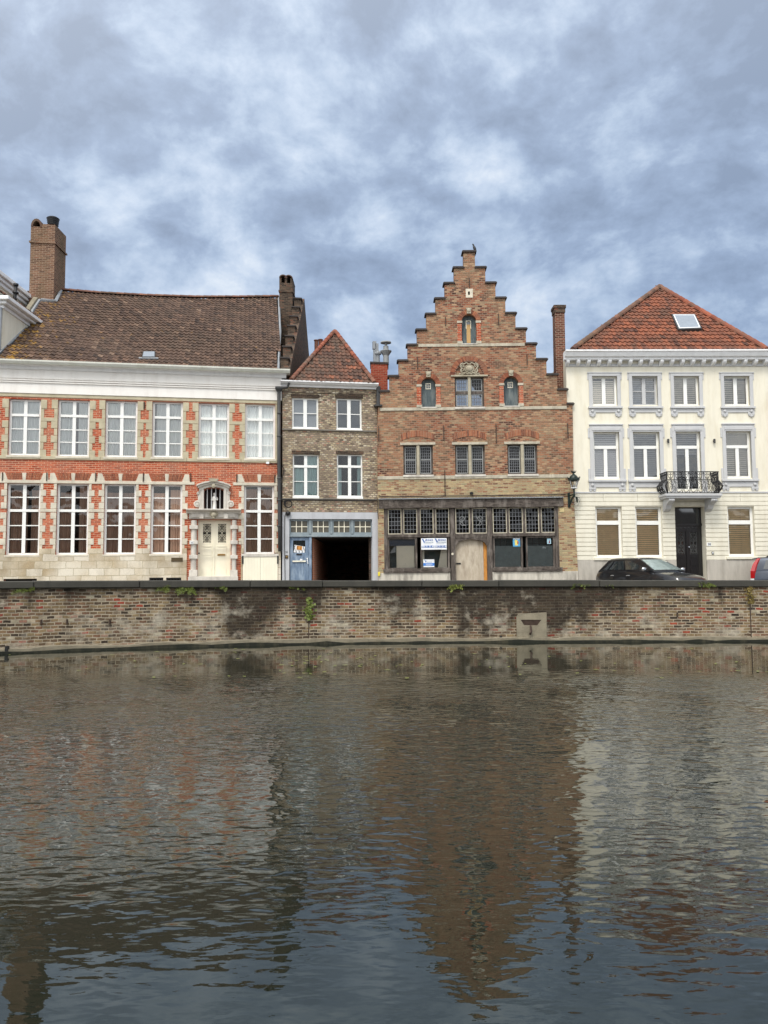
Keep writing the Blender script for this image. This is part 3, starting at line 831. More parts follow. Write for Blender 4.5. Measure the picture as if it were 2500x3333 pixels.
# carved keystone
m = MB(); xk = FA.x(695.5,1680,-.2); zk = (pz1+z1_)/2+.05
m.lathe([(0,-.14),(.07,-.13),(.12,-.08),(.13,0),(.09,.04)], (xk,-.2,zk), 12, 'y')
for k in range(7):
    an = PI*k/6; m.lathe([(0,-.07),(.045,-.04),(.05,.02)], (xk+.13*math.cos(an), -.22, zk+.02+.13*math.sin(an)), 8, 'y')
m.lathe([(0,-.07),(.05,-.04),(.05,.02)], (xk, -.26, zk-.12), 8, 'y')
m.build('carved_mask', M_CARVE, surround, smooth=True)
# upper frame with curved pediment and scrolls
x0, x1, z0_, z1_ = FA.q(648,1590,744.5,1658,-.05); tx0, tx1, tz0, tz1 = ptop
m = MB()
xx0, xx1 = FA.x(640,1580,-.15), FA.x(751,1580,-.15); zs = FA.z(640,1580,-.15); zp = FA.z(696,1567,-.15); cx = (xx0+xx1)/2
def arc_poly(xa, xb, zlo, rise, th, n=14):
    up = []; lo = []
    for k in range(n+1):
        t = -1+2*k/n; x = (xa+xb)/2+(xb-xa)/2*t; z = zlo+rise*(1-t*t); up.append((x, z+th)); lo.append((x, z))
    return lo+up[::-1]
for k, (dd, th, o) in enumerate(((.12,.26,-.16),(.2,.13,-.05),(.28,.06,.02))):
    m.prism(arc_poly(xx0+.10-.05*k, xx1-.10+.05*k, zs-.06+o, zp-zs, th), -dd, .04)
for sd, xe, tx in ((-1,x0,tx0),(1,x1,tx1)):
    a_, b_ = sorted((xe, tx)); m.box(a_, b_, -.09, .05, tz0, zs-.04)
    a_, b_ = sorted((tx+sd*.1, tx)); m.box(a_, b_, -.12, .04, tz0, tz1-.05)
m.build('transom_frame', M_BLUEST, surround, bevel=.006)
for sd, bx, sx in ((-1, 641.5, 646), (1, 751, 745)):
    m = MB()
    c1 = FA.p(bx,1640,-.1); c2 = FA.p(sx,1605,-.1); r1, r2 = .135, .07
    for c, r in ((c1,r1),(c2,r2)):
        m.lathe([(0,-.11),(r*.35,-.11),(r*.4,-.08),(r*.62,-.08),(r*.7,-.11),(r,-.09),(r,.08)], (c[0],0,c[1]), 16, 'y')
    xe = x0 if sd < 0 else x1
    m.prism([(xe, c1[1]-r1),(c1[0], c1[1]-r1),(c1[0]+sd*.1, c1[1]-.02),(c1[0]+sd*.08, c1[1]+.08),(c1[0]-sd*.03,c1[1]+.16),(c2[0]+sd*.03,c2[1]-.12),(c2[0]+sd*.06,c2[1]),(xe, c2[1]+.05)] if sd < 0 else
            [(xe, c1[1]-r1),(c1[0], c1[1]-r1),(c1[0]+sd*.1, c1[1]-.02),(c1[0]+sd*.08, c1[1]+.08),(c1[0]-sd*.03,c1[1]+.16),(c2[0]+sd*.03,c2[1]-.12),(c2[0]+sd*.06,c2[1]),(xe, c2[1]+.05)], -.06, .04)
    m.build('scroll_volute', M_BLUEST, surround)
m = MB(); m.lathe([(0,-.1),(.08,-.08),(.09,0),(.06,.08)], (cx,-.27,zp-.2), 10, 'y'); m.prism([(cx-.12,zp-.02),(cx+.12,zp-.02),(cx+.2,zp+.1),(cx-.2,zp+.1)], -.34,-.1)
m.build('carved_keystone', M_CARVE, surround)
m = MB()
for k in range(4):
    xx = tx0+(tx1-tx0)*(k+.75)/4.6; m.tube([(xx,.02,tz0),(xx,.02,tz1)], .018, 6)
bars = m.build('window_bars', M_TRIM, A)
MB().box(tx0,tx1,.34,.36,tz0-.02,tz1).build('back_panel', M_ROOM, bars)
# door leaves
dd = .22
dx = (px0+px1)/2
zb_, zt_ = .24, pz1-.06
MB().box(px0, px0+.07, dd-.03, dd+.08, zb_, pz1).box(px1-.07, px1, dd-.03, dd+.08, zb_, pz1).box(px0+.07, px1-.07, dd-.03, dd+.08, zt_, pz1).build('door_frame', M_CREAM, surround)
glz0, glz1 = FA.z(696,1766,dd), FA.z(696,1705,dd)
for side, (lx0,lx1) in enumerate(((px0+.072, dx-.004),(dx+.004, px1-.072))):
    gx0, gx1 = lx0+.12, lx1-.13
    if side: gx0, gx1 = lx0+.13, lx1-.12
    m = wall_mesh(rect(lx0,lx1,zb_,zt_-.003), [rect(gx0,gx1,glz0,glz1)], .05, dd)
    for (a_, b_, dep) in ((glz0-.18,glz0-.12,.02),(zb_+.12,zb_+.9,.015),(glz0-.52,glz0-.24,.012)):
        m.box(gx0-.02, gx1+.02, dd-dep, dd+.001, a_, b_)
    m.box(lx0, lx1, dd-.03, dd+.001, zb_, zb_+.07)
    if side == 0: m.box(lx1-.05, lx1+.02, dd-.035, dd+.001, zb_+.08, zt_-.02)
    leaf = m.build('door_leaf', M_CREAM, A, bevel=.006)
    g = MB(); iron_grille(g, gx0, gx1, glz0, glz1, dd+.01, .008); g.build('grille', M_CREAM, leaf)
    MB().box(gx0-.02, gx1+.02, dd+.06, dd+.07, glz0-.02, glz1+.02).build('pane', M_CARG, leaf)
    if side == 1:
        x0_, x1_, z0q, z1q = FA.q(708,1803,733.5,1808.5,dd); MB().box(x0_, x1_, dd-.035, dd-.0, z0q, z1q).build('letter_slot', M_BRASS, leaf)
    else:
        q = FA.p(648,1801,dd); MB().lathe([(0,-.06),(.03,-.055),(.035,-.03),(.02,0)], (q[0],dd,q[1]), 10, 'y').build('door_knob', M_RUSTY, leaf)
x0_, x1_, _, zst = FA.q(613,1876,775,1890,-.3)
MB().box(x0_, x1_, -.5, .0, -.02, zst).box(x0_+.1, x1_-.1, -.3, .2, zst, .235).build('door_step', M_BLUEST, A, bevel=.01)
x0_, x1_, z0q, z1q = FA.q(619.5,1762,630,1771,-.24)
hn = MB().box(x0_, x1_, -.26, -.242, z0q, z1q).build('house_number', M_PAPER, A)
text_obj(hn, 'number_text', '35', (x0_+x1_)/2, (z0q+z1q)/2, -.262, .11, M_PIPE)
x0_, x1_, z0q, z1q = FA.q(557.5,1815,595,1828,-.05)
MB().box(x0_, x1_, -.075, -.05, z0q, z1q).build('wall_plaque', M_DARKBRASS, A, bevel=.004)
# cellar hatch doors
hx0, hx1, hz0, hz1 = hatch
for k, (a_, b_) in enumerate(((hx0,(hx0+hx1)/2-.003),((hx0+hx1)/2+.003,hx1))):
    m = MB(); n = 6
    for i in range(n): m.box(a_+(b_-a_)*i/n+.003, a_+(b_-a_)*(i+1)/n-.003, -.065, -.02, hz0, hz1)
    m.box(a_, b_, -.018, .02, hz0, hz1)
    dr = m.build('cellar_door', M_CREAM, A)
    xh = hx0+.0 if k == 0 else hx1-.0
    MB().box(xh-.03, xh+.03, -.1, -.07, hz1-.28, hz1+.05).build('hinge', M_IRON, dr)
MB().box(hx0-.06, hx1+.04, -.09, .05, hz1+.005, hz1+.13).build('hatch_lintel', M_BLUEST, A, bevel=.01)
# cellar gratings
for g in (gr1, gr2):
    m = MB(); m.box(g[0],g[1],.0,.05,g[3]-.05,g[3]); 
    for k in range(5): x = g[0]+(g[1]-g[0])*(k+.5)/5; m.box(x-.015,x+.015,.0,.03,.12,g[3]-.05)
    gg = m.build('cellar_grating', M_IRON, A)
    MB().box(g[0]-.0,g[1]+.0,.25,.3,.1,g[3]).build('back_panel', M_ROOM, gg)
MB().box(gr0[0],gr0[1],.25,.3,.1,gr0[3]).build('cellar_shade_panel', M_ROOM, A)  # dark panel stands in for the unlit cellar
# downpipe with hopper
m = MB(); hx, hz = FA.p(908, 1268, -.12)
zz1 = FA.z(906,1262,-.14)
m.tube([(hx,-.16,zz1-.25),(FA.x(908,1500,-.16),-.16,FA.z(908,1500,-.16)),(FA.x(910,1700,-.16),-.16,FA.z(910,1700,-.16)),(FA.x(911,1795,-.16),-.16,FA.z(911,1795,-.16))], .075, 10)
for py in (1345,1420,1557,1628,1712):
    q = FA.p(909, py, -.16); m.lathe([(.075,-.04),(.095,-.03),(.095,.03),(.075,.04)], (q[0],-.16,q[1]), 10)
dp = m.build('downpipe', M_PIPE, A, smooth=True)
m = MB(); m.lathe([(.08,-.2),(.1,-.08),(.2,.02),(.22,.06),(.22,.12)], (hx,-.17,zz1-.1), 4, a0=PI/4); m.build('rain_hopper', M_PIPE, dp)
m = MB(); m.tube([(hx+.02,-.2,zz1-.02),(hx+.35,-.2,zz1+.02),(hx+.42,-.25,zz1+.2)], .05, 8); m.build('gutter_outlet', M_PIPE, dp)
q = FA.q(866,1503,876,1510,-.04); MB().box(q[0],q[1],-.08,-.03,q[2],q[3]).build('junction_box', M_PAPER, A)
# white statuette standing in the transom opening
q = ((tx0+tx1)/2+.03, tz0); q = (FA.x(698,1650,.1), tz0)
ST = empty('plaster_figure', FA.M @ Matrix.Translation((q[0], .12, q[1])), 'small white robed plaster figure standing behind the bars above the cream door', 'statuette')
m = MB(); m.lathe([(0,0),(.11,0),(.11,.03),(.09,.05),(.085,.2),(.075,.34),(.10,.42),(.11,.5),(.06,.555),(.035,.565),(.035,.585),(.05,.61),(.055,.65),(.035,.69),(0,.70)], (0,0,0), 12)
m.tube([(-.1,-.0,.5),(-.12,-.05,.4),(-.05,-.1,.38)], .03, 6); m.tube([(.1,-.0,.5),(.12,-.05,.4),(.03,-.1,.42)], .03, 6)
m.build('figure', M_STATUE, ST, smooth=True)
# ================================================================== NARROW GREY BRICK HOUSE
B = empty('narrow_house', FA.M, 'narrow three storey house of rough grey-brown bricks with a small hipped tiled roof', 'house')
bx0, bx1 = FA.x(919, 1500), FA.x(1229.5, 1500)
bz1 = FA.z(1070, 1255)
tops = [FA.q(951,1295,1036.6,1394), FA.q(1095,1297,1178,1397)]
mids = [FA.q(953,1479,1038,1616), FA.q(1097,1479,1180.5,1617)]
fx0, fx1, _, fz1 = FA.q(941.7,1689.6,1212,1890)
gf = rect(fx0, fx1, -.55, fz1)
frame_out = FA.q(918,1667.5,1229,1890)
wall_mesh([(bx0,bz1),(bx0,-.6),(frame_out[0],-.6),(frame_out[0],frame_out[3]),(frame_out[1],frame_out[3]),(frame_out[1],-.6),(bx1,-.6),(bx1,bz1)] if False else rect(bx0,bx1,frame_out[3]-.0,bz1),
          [rect(*w) for w in tops+mids], .38, .01).build('wall', M_GREYB, B)
wall_mesh([(bx0,-.6),(fx0,-.6),(fx0,fz1),(fx1,fz1),(fx1,-.6),(bx1,-.6),(bx1,frame_out[3]-.002),(bx0,frame_out[3]-.002)], [], .36, -.025).build('ground_floor_frame', M_GREYFR, B, bevel=.008)
m = MB()
for x in (bx0+.05, bx1-.35):
    m.hexa([(x,.4,-.6),(x+.3,.4,-.6),(x+.3+BACKD.x*9,.4+9,-.6),(x+BACKD.x*9,9.4,-.6),(x,.4,bz1),(x+.3,.4,bz1),(x+.3+BACKD.x*9,9.4,bz1),(x+BACKD.x*9,9.4,bz1)])
m.box(bx0+BACKD.x*9, bx1+BACKD.x*9, 9.3, 9.6, -.6, bz1)
m.build('side_wall', M_OLDB, B)
room(B, bx0+.3, bx1, fz1+.3, bz1, 2.5, 2.6)
MB().box(bx0+.3, bx1-.1, .42, 9, fz1+.12, fz1+.3).box(bx0+.3, bx1-.1, .42, 2.6, mids[0][3]+.6, mids[0][3]+.75).build('floor_slab', M_ROOM, B)
# soldier arches over windows, string courses, cornice
for w in tops+mids:
    n = 15; m = MB()
    for i in range(n): 
        a = w[0]-.05+(w[1]-w[0]+.1)*i/n; m.box(a+.004, a+(w[1]-w[0]+.1)/n-.004, -.01, .1, w[3]+.005+random.uniform(0,.008), w[3]+.15+random.uniform(-.01,.01))
    m.build('window_arch', M_OLDB, B)
m = MB()
for (pyl, hh) in ((1400.5,.035),(1623.5,.03)):
    z = FA.z(1070, pyl+.5); m.box(bx0-.02, bx1, -.06, .03, z-hh*.7, z+hh*.7)
m.build('string_course', M_SLATE, B, bevel=.006)
m = MB(); z = FA.z(1070,1278); 
for i in range(30):
    a = bx0+.35+(bx1-bx0-.7)*i/30; m.box(a, a+(bx1-bx0-.7)/30-.01, -.045, .02, z-.03+random.uniform(-.008,.008), z+.03)
m.build('brick_course', M_GREYB, B)
cz1, cz0 = FA.z(1070,1242,-.3), FA.z(1070,1262,-.1)
cx0, cx1 = FA.x(914,1245,-.35), FA.x(1233,1250,-.35)
m = MB(); m.prism_x([(.0,cz0),(-.1,cz0),(-.13,cz0+.07),(-.24,cz0+.1),(-.30,cz1-.06),(-.35,cz1-.05),(-.35,cz1),(.0,cz1)], cx0, cx1)
m.build('cornice', M_CORNICE, B)
# windows
window(B, *tops[0], rec=.1, tf=0, bot=(1,2), fw=.07, mw=.15, mun=.03, cover=[('board',0,1,0,1,M_DKBLIND)], sill=(M_WHITE,.01,.09,.05))
window(B, *tops[1], rec=.1, tf=0, bot=(1,2), fw=.07, mw=.15, mun=.03, cover=[('board',0,1,0,1,M_DKBLIND)], sill=(M_WHITE,.01,.09,.05))
window(B, *mids[0], rec=.1, tf=.27, top=(1,1), bot=(1,2), fw=.06, mw=.13, cover=[('curtain',0,.5,0,.74,M_TEALC),('curtain',.5,1,0,1,M_TEALC)], sill=(M_WHITE,.01,.1,.06))
window(B, *mids[1], rec=.1, tf=.27, top=(1,1), bot=(1,2), fw=.06, mw=.13, cover=[('curtain',0,.16,0,.74,M_TEALC),('curtain',.85,1,0,1,M_TEALC)], sill=(M_WHITE,.01,.1,.06))
# transom lights
tl0, tl1 = FA.z(1077,1737), FA.z(1077,1692)
xs = [FA.q(a,1692,b,1737,.12) for a, b in ((943.5,1003.5),(1014.5,1073),(1083,1140.5),(1151,1210))]
MB().box(fx0, fx1, .08, .2, tl0-.14, tl0-.002).box(fx0, fx1, .03, .15, tl0-.13, tl0-.07).build('transom_beam', M_BLUEGREY, B, bevel=.006)
MB().box(fx0,fx1,.1,.2,tl1+.002,fz1).build('head_rail', M_BLUEGREY, B)
for k, q in enumerate(xs):
    m = MB(); x0, x1 = q[0]-.02, q[1]+.02
    m.box(x0,x0+.06,.1,.16,tl0,tl1); m.box(x1-.06,x1,.1,.16,tl0,tl1); m.box(x0+.06,x1-.06,.1,.16,tl0,tl0+.06); m.box(x0+.06,x1-.06,.1,.16,tl1-.05,tl1)
    w = m.build('transom_light', M_BLUEGREY, B)
    g = MB(); grid_bars(g, x0+.06, x1-.06, tl0+.06, tl1-.05, 3, 2, .105, .14, .03); g.build('glazing_bars', M_CREAM, w)
    MB().box(x0+.05,x1-.05,.142,.15,tl0+.05,tl1-.04).build('pane', M_DIRTYG, w)
m = MB()
for a, b in zip(xs[:-1], xs[1:]): m.box(a[1]+.025, b[0]-.025, .05, .2, tl0, tl1)
m.build('transom_post', M_BLUEGREY, B)
# blue door
d0, d1 = FA.x(943.5,1800,.12), FA.x(1005,1800,.12); dz1 = tl0-.15
gw = FA.q(954,1759,994,1799,.12)
m = wall_mesh(rect(d0,d1,.02,dz1), [rect(*gw)], .05, .12)
np_ = 5
dz_m = FA.z(974,1813,.12)
for i in range(np_): m.box(d0+.1+(d1-d0-.2)*i/np_+.006, d0+.1+(d1-d0-.2)*(i+1)/np_-.006, .105, .121, .08, dz_m)
dr = m.build('door', M_BLUE, B, bevel=.004)
MB().box(gw[0],gw[1],.15,.16,gw[2],gw[3]).build('pane', M_CARG, dr)
m = MB(); 
for k in range(5):
    a = gw[0]+(gw[1]-gw[0])*(k)/4
    m.tube([(a,.13,gw[2]),(min(gw[1],a+.16),.13,gw[3])],.006,4); m.tube([(a,.132,gw[2]),(max(gw[0],a-.16),.132,gw[3])],.006,4)
m.build('wire_grille', M_IRON, dr)
m = MB(); m.lathe([(0,-.06),(.03,-.05),(.03,0)], (FA.x(1000,1818,.1), .12, FA.z(1000,1818,.1)), 10,'y')
hz = FA.z(1000,1826,.1); hx = FA.x(1000,1826,.1); m.tube([(hx,.06,hz+.1),(hx,.03,hz),(hx+.03,.05,hz-.12)], .016, 6); m.build('door_handle', M_PAPER, dr)
m = MB(); q = FA.q(952,1824.5,995,1829,.1); m.box(q[0],q[1],.06,.1,q[2],q[3]); m.build('push_bar', M_CREAM, dr)
q = FA.q(965,1802,983,1806.5,.1); MB().box(q[0],q[1],.09,.118,q[2],q[3]).build('letter_slot', M_IRON, dr)
q = FA.q(976,1819,984,1825,.1); MB().box(q[0],q[1],.04,.058,q[2],q[3]).build('note', M_PAPER, dr)
MB().box(d1+.003, FA.x(1014,1800,.1), .06, .22, -.3, dz1).build('door_post', M_BLUE, B)
# leaflet in the door window, tilted
q = FA.q(956,1773,993,1799,.11)
lf = MB().hexa([(q[0],.138,q[2]+.02),(q[1]-.02,.138,q[2]-.03),(q[1]-.02,.142,q[2]-.03),(q[0],.142,q[2]+.02),(q[0]+.04,.138,q[3]),(q[1],.138,q[3]-.08),(q[1],.142,q[3]-.08),(q[0]+.04,.142,q[3])])
o = lf.build('leaflet', M_PAPER, None); o.matrix_world = FA.M
tag(o, 'crooked white and orange leaflet behind the wire in the blue door window', 'leaflet')
MB().hexa([(q[0]+.12,.130,q[3]-.2),(q[0]+.34,.130,q[3]-.23),(q[0]+.34,.136,q[3]-.23),(q[0]+.12,.136,q[3]-.2),(q[0]+.13,.130,q[3]-.03),(q[0]+.36,.130,q[3]-.07),(q[0]+.36,.136,q[3]-.07),(q[0]+.13,.136,q[3]-.03)]).build('print', M_OSB, o)
# passage
p0, p1 = FA.x(1015,1800,.1), FA.x(1211,1800,.1)
L = 12
def pv(x, y, z): return (x+BACKD.x*y, y, z)
m = MB(); m.add([pv(p0,.22,-.6),pv(p0,L,-.6),pv(p0,L,dz1+.01),pv(p0,.22,dz1+.01)],[(0,1,2,3)])
m.build('passage_side_wall', M_TUNNEL, B, recalc=False)
m = MB(); m.add([pv(p1+.02,.36,-.6),pv(p1+.02,L,-.6),pv(p1+.02,L,dz1),pv(p1+.02,.36,dz1),pv(p0,L-.02,-.6),pv(p1,L-.02,-.6),pv(p1,L-.02,dz1),pv(p0,L-.02,dz1)],[(0,1,2,3),(4,5,6,7)])
m.add([pv(p0,.2,dz1+.004),pv(p1,.2,dz1+.004),pv(p1,L,dz1+.004),pv(p0,L,dz1+.004)],[(0,1,2,3)])
m.build('passage_lining', M_ROOM, B, recalc=False)  # shade of the passage put into the dark lining colour
# number, bell, lamp box, cable
text_obj(B, 'house_number', '36', FA.x(933,1797,-.03), FA.z(933,1797,-.03), -.03, .10, M_IRON)
q = FA.q(929,1807,938,1818,-.03); bl = MB().box(q[0],q[1],-.05,-.025,q[2],q[3]).build('bell_plate', M_DARKBRASS, B); MB().lathe([(0,-.04),(.03,-.035),(.035,0)],((q[0]+q[1])/2,-.05,(q[2]+q[3])/2),8,'y').build('button', M_BRASS, bl)
q = FA.p(937.5,1670,-.1); MB().lathe([(0,-.12),(.07,-.1),(.11,-.02),(.10,.06),(0,.07)], (q[0],-.12,q[1]), 10).build('lamp_housing', M_IRON, B, smooth=True)
m = MB(); m.tube([FV for FV in [(FA.x(932,1669,-.05),-.07,FA.z(932,1669,-.05)),(FA.x(927,1678,-.05),-.05,FA.z(927,1678,-.05)),(FA.x(926.5,1780,-.05),-.045,FA.z(926.5,1780,-.05)),(FA.x(928,1890,-.05),-.045,FA.z(928,1890,-.05))]], .014, 5); m.build('cable', M_IRON, B)
m = MB(); m.tube([Vector((FA.x(px,py,-.09),-.09,FA.z(px,py,-.09))) for px, py in ((917,1627),(960,1626.5),(1040,1627.5),(1130,1628.5),(1190,1629.5),(1226,1628),(1231,1622))], .02, 5); m.build('wall_cable', M_IRON, B)
# hipped roof
ezB = cz1-.02
ap = FA.p(1090,1082,2.3); apv = Vector((ap[0],2.3,ap[1]))
e0 = Vector((FA.x(950,1238,-.3),-.3,ezB)); e1 = Vector((FA.x(1217,1246,-.3),-.3,ezB))
dv = Vector((0, apv.y+.3, apv.z-ezB)); slB = math.atan2(dv.z, dv.y)
U = Vector((1,0,0)); V = Vector((0,math.cos(slB),math.sin(slB))); Ls = dv.length
O = Vector((0,-.3,ezB))
rB = tiles(B, 'roof', M_TILE_S, O, U, V, [(e0.x,0),(e1.x,0),(apv.x+.06,Ls),(apv.x-.06,Ls)], .2, .255, seed=5)
# side slopes: eaves running straight back
def side_slope(sd, e, name):
    d = BACKD.copy(); Ue = d if sd > 0 else -d
    ee = Vector((e.x,e.y,e.z)); w = apv-ee; along = w.dot(d); perp = w-d*along
    Vv = perp.normalized(); Ln = perp.length
    if sd > 0: P = [(0,0),(9,0),(9,Ln),(along,Ln)]; Oo = ee
    else: P = [(0,0),(-along,Ln),(-9,Ln),(-9,0)]; Oo = ee
    return tiles(B, name, M_TILE_S, Oo, Ue, Vv, P, .2, .255, seed=6)
e1b = Vector((FA.x(1238,1240,.3),.0,ezB-.02)); 
side_slope(1, Vector((e1.x+.05,-.25,ezB)), 'side_roof'); side_slope(-1, Vector((e0.x-.05,-.25,ezB)), 'side_roof')
m = MB(); ridge_run(m, [e0+Vector((0,0,.0)), apv], .11, .3, 4, .05); ridge_run(m, [e1, apv], .11, .3, 5, .05); ridge_run(m, [apv, apv+BACKD*6], .11, .3, 6, .04)
m.build('ridge_tiles', M_RIDGE, B)
# two clay flues behind the roof
for px, yb, pyt in ((1030,5.2,1107),(1043.5,6.2,1105)):
    a = FA.plane(px,pyt,Vector((0,yb,0)),Vector((0,1,0))); m = MB(); m.lathe([(.1,-2.6),(.1,-.05),(.13,-.04),(.13,0),(.09,0),(.09,-.3)], a, 10); m.build('flue_pipe', M_RIDGE, B, smooth=False)
# red chimney between the two houses
y0 = 1.2
a = FA.plane(1207,1240,Vector((0,y0,0)),Vector((0,1,0))); b = FA.plane(1262,1240,Vector((0,y0,0)),Vector((0,1,0))); t = FA.plane(1235,1184,Vector((0,y0,0)),Vector((0,1,0)))
m = MB(); stack(m, a.x, b.x, y0, y0+.9, bz1-2.0, t.z); ch = m.build('chimney', M_ORANGEB, B)
m = MB(); stack(m, a.x-.04, b.x+.04, y0-.04, y0+.94, t.z, t.z+.08); m.build('chimney_cap', M_CAP, ch)
def pl2(px, py, Y): return FA.plane(px, py, Vector((0,Y,0)), Vector((0,1,0)))
for px, py, kind in ((1218.5,1112,0),(1225.5,1119,0),(1230,1145,1),(1256,1116,2)):
    q = pl2(px, py, y0+.4); H_ = q.z-t.z; m = MB(); c = (q.x, q.y, t.z+.08)
    if kind == 0: m.box(q.x-.05,q.x+.05,q.y-.05,q.y+.05,t.z+.08,q.z); m.box(q.x-.08,q.x+.08,q.y-.08,q.y+.08,q.z-.35,q.z)
    elif kind == 1: m.lathe([(.09,0),(.09,H_-.2),(.16,H_-.2),(.16,H_-.12),(.03,H_),(0,H_)], c, 12)
    else: m.lathe([(.13,0),(.13,H_*.38),(.26,H_*.56),(.26,H_*.58),(.12,H_*.6),(.12,H_*.78),(.06,H_*.8),(.06,H_*.9),(.25,H_*.92),(.24,H_*.96),(.06,H_),(0,H_)], c, 14)
    m.build('flue_terminal', M_ZINC if kind != 2 else M_LEADPALE, ch, smooth=False)
# small lead pipe at the right edge
m = MB(); q0 = FA.p(1232,1258,-.12); q1 = FA.p(1231,1322,-.12); m.tube([(q0[0],-.12,q0[1]),(q1[0],-.12,q1[1])], .09, 8); m.lathe([(.09,0),(.2,.03),(.2,.09),(.09,.12)], (q1[0],-.12,q1[1]-.05), 8)
m.build('lead_pipe', M_PIPE, B)
# loose cable coil hanging on the wall
def fp(px, py, d): x, z = FA.p(px, py, d); return Vector((x, d, z))
m = MB(); c = fp(938.5,1640,-.06)
for k, (r, ox, oz) in enumerate(((.155,0,0),(.14,.01,-.01),(.16,-.015,.01))):
    m.tube([c+Vector((ox+r*math.cos(2*PI*j/22), -.015*k, oz+r*math.sin(2*PI*j/22))) for j in range(22)], .016, 6, True)
m.tube([fp(912,1513,-.05), fp(920,1518,-.06), fp(925,1528,-.06), fp(922,1545,-.06), fp(917,1560,-.06), fp(915.5,1600,-.06), fp(916,1625,-.06), fp(920,1632,-.06), fp(928,1632,-.06)], .016, 6)
m.tube([fp(880,1507,-.06), fp(890,1512,-.05), fp(897,1510,-.06), fp(912,1513,-.05)], .014, 5)
o = m.build('cable_coil', M_IRON, None, smooth=True, M=FA.M)
tag(o, 'coil of black cable hanging on the grey brick wall beside the downpipe', 'cable coil')

# ================================================================== STEPPED GABLE HOUSE
FC = Frame(1550, 32.95, 0, -.0105)
C = empty('stepped_gable_house', FC.M, 'old orange brick house with a tall stepped gable and weathered timber shop front', 'house')
steps = [(821,1509.3,1546,872),(873,1478.5,1579.7,0),(923.5,1448,1612.7,0),(973,1418,1645,0),(1023,1388,1678,0),(1074,1357,1712,0),(1123,1326.6,1744.7,0),(1174,1297,1779,0),(1224,1266.7,1814,0),(1273,1237,1845,0),(1320,1230.5,1864.5,0)]
def fc(px, py, d=0): return FC.p(px, py, d)
Lp, Rp = [], []
prev = None; caps = []
for k, (py, xl, xr, _) in enumerate(steps):
    # left top lies a little lower because the front has settled: use both sides measured about the middle line
    z = (FC.z(xl, py+ (2.0 if k else 0)) + FC.z(xr, py-(2.0 if k else 0)))/2
    X0, X1 = FC.x(xl, py+20), FC.x(xr, py+20)
    if prev is None: Lp.append((X0, z)); Rp.append((X1, z))
    else:
        Lp += [(prev[0], z), (X0, z)]; Rp += [(prev[1], z), (X1, z)]
        caps += [(X0, prev[0], z, -1), (prev[1], X1, z, 1)]
    if k == 0: caps.append((X0, X1, z, 0))
    prev = (X0, X1)
left_low = [fc(1228,1400), fc(1229.5,1620), fc(1231,1890)]
right_low = [fc(1865,1400), fc(1867,1560), fc(1871,1680), fc(1877,1780), fc(1882.5,1890)]
outline = Lp + left_low[:2] + [(left_low[2][0], -.6), (right_low[4][0], -.6)] + right_low[::-1] + Rp[::-1]
win1 = [FC.q(1313,1447,1409.5,1546), FC.q(1481.5,1446,1579,1545), FC.q(1652,1444,1750,1543.5)]
win2 = FC.q(1480.6,1226,1576,1325)
hat = [FC.q(1371,1229,1419.4,1325), FC.q(1639.7,1225,1688.6,1321), FC.q(1503,1022.6,1551,1118.4)]
shop = FC.q(1250.6,1651.7,1820,1890)
plz = FC.z(1550, 1861)
H_h = []
for h_ in hat: 
    r = (h_[1]-h_[0])/2; H_h.append(arched(h_[0],h_[1],h_[2],h_[3]-r,r,12))
sq = FC.q(1523.5,949,1529.5,960)
holes = [rect(*w) for w in win1+[win2]] + H_h + [rect(shop[0],shop[1],-.55,shop[3]), rect(*sq)]
bandz = FC.z(1550, 1552)
wall_mesh(outline, holes, .4).build('wall', M_GABLE, C)
# the lower pale brick zone is its own skin, 1 cm proud
zb3 = FC.z(1550,1556)
low = [(FC.x(1228.5,1560), zb3), (fc(1229.5,1620)[0], fc(1229.5,1620)[1]), (fc(1231,1890)[0], -.6), (right_low[4][0], -.6), right_low[4], right_low[3], right_low[2], (right_low[1][0]-.003, zb3)]
wall_mesh(low, [rect(shop[0]-.0,shop[1]+.0,-.55,shop[3])], .03, -.012).build('lower_brickwork', M_OCHRE, C)
# body behind
D_ = 11
bl, br_ = FC.x(1236,1500)+.1, FC.x(1836,1500)
zev = FC.z(1550,1330)
m = MB(); m.box(bl, bl+.3, .4, D_, -.6, zev); m.box(br_-.3, br_, .4, D_, -.6, zev); m.box(bl, br_, D_-.3, D_, -.6, zev); m.build('side_wall', M_OLDB, C)
xm = FC.x(1528,1100); zap = FC.z(1528, 905)
m = MB()
for sd, xe in ((-1, bl-.1), (1, br_+.1)):
    m.hexa([(xe,.35,zev-.1),(xm,.35,zap-.12),(xm,D_,zap-.12),(xe,D_,zev-.1),(xe,.35,zev),(xm,.35,zap),(xm,D_,zap),(xe,D_,zev)])
m.build('roof', M_TILE_S, C)
room(C, bl+.3, br_-.3, .0, zev, 3.0, 3.1)
MB().box(bl+.3, br_-.3, .42, 3.0, shop[3]+.1, shop[3]+.3).box(bl+.3, br_-.3, .42, 3.0, win1[0][3]+.4, win1[0][3]+.6).build('floor_slab', M_ROOM, C)
for (a, b, z, sd) in caps:
    m = MB()
    ea = .07 if sd <= 0 else -.02; eb = .07 if sd >= 0 else -.02
    if sd < 0: eb = .03
    if sd > 0: ea = .03
    m.box(a-ea, b+eb, -.08, .46, z, z+.05); m.box(a-ea+.03, b+eb-.03, -.05, .43, z+.05, z+.085)
    m.build('step_cap', M_CAP, C)
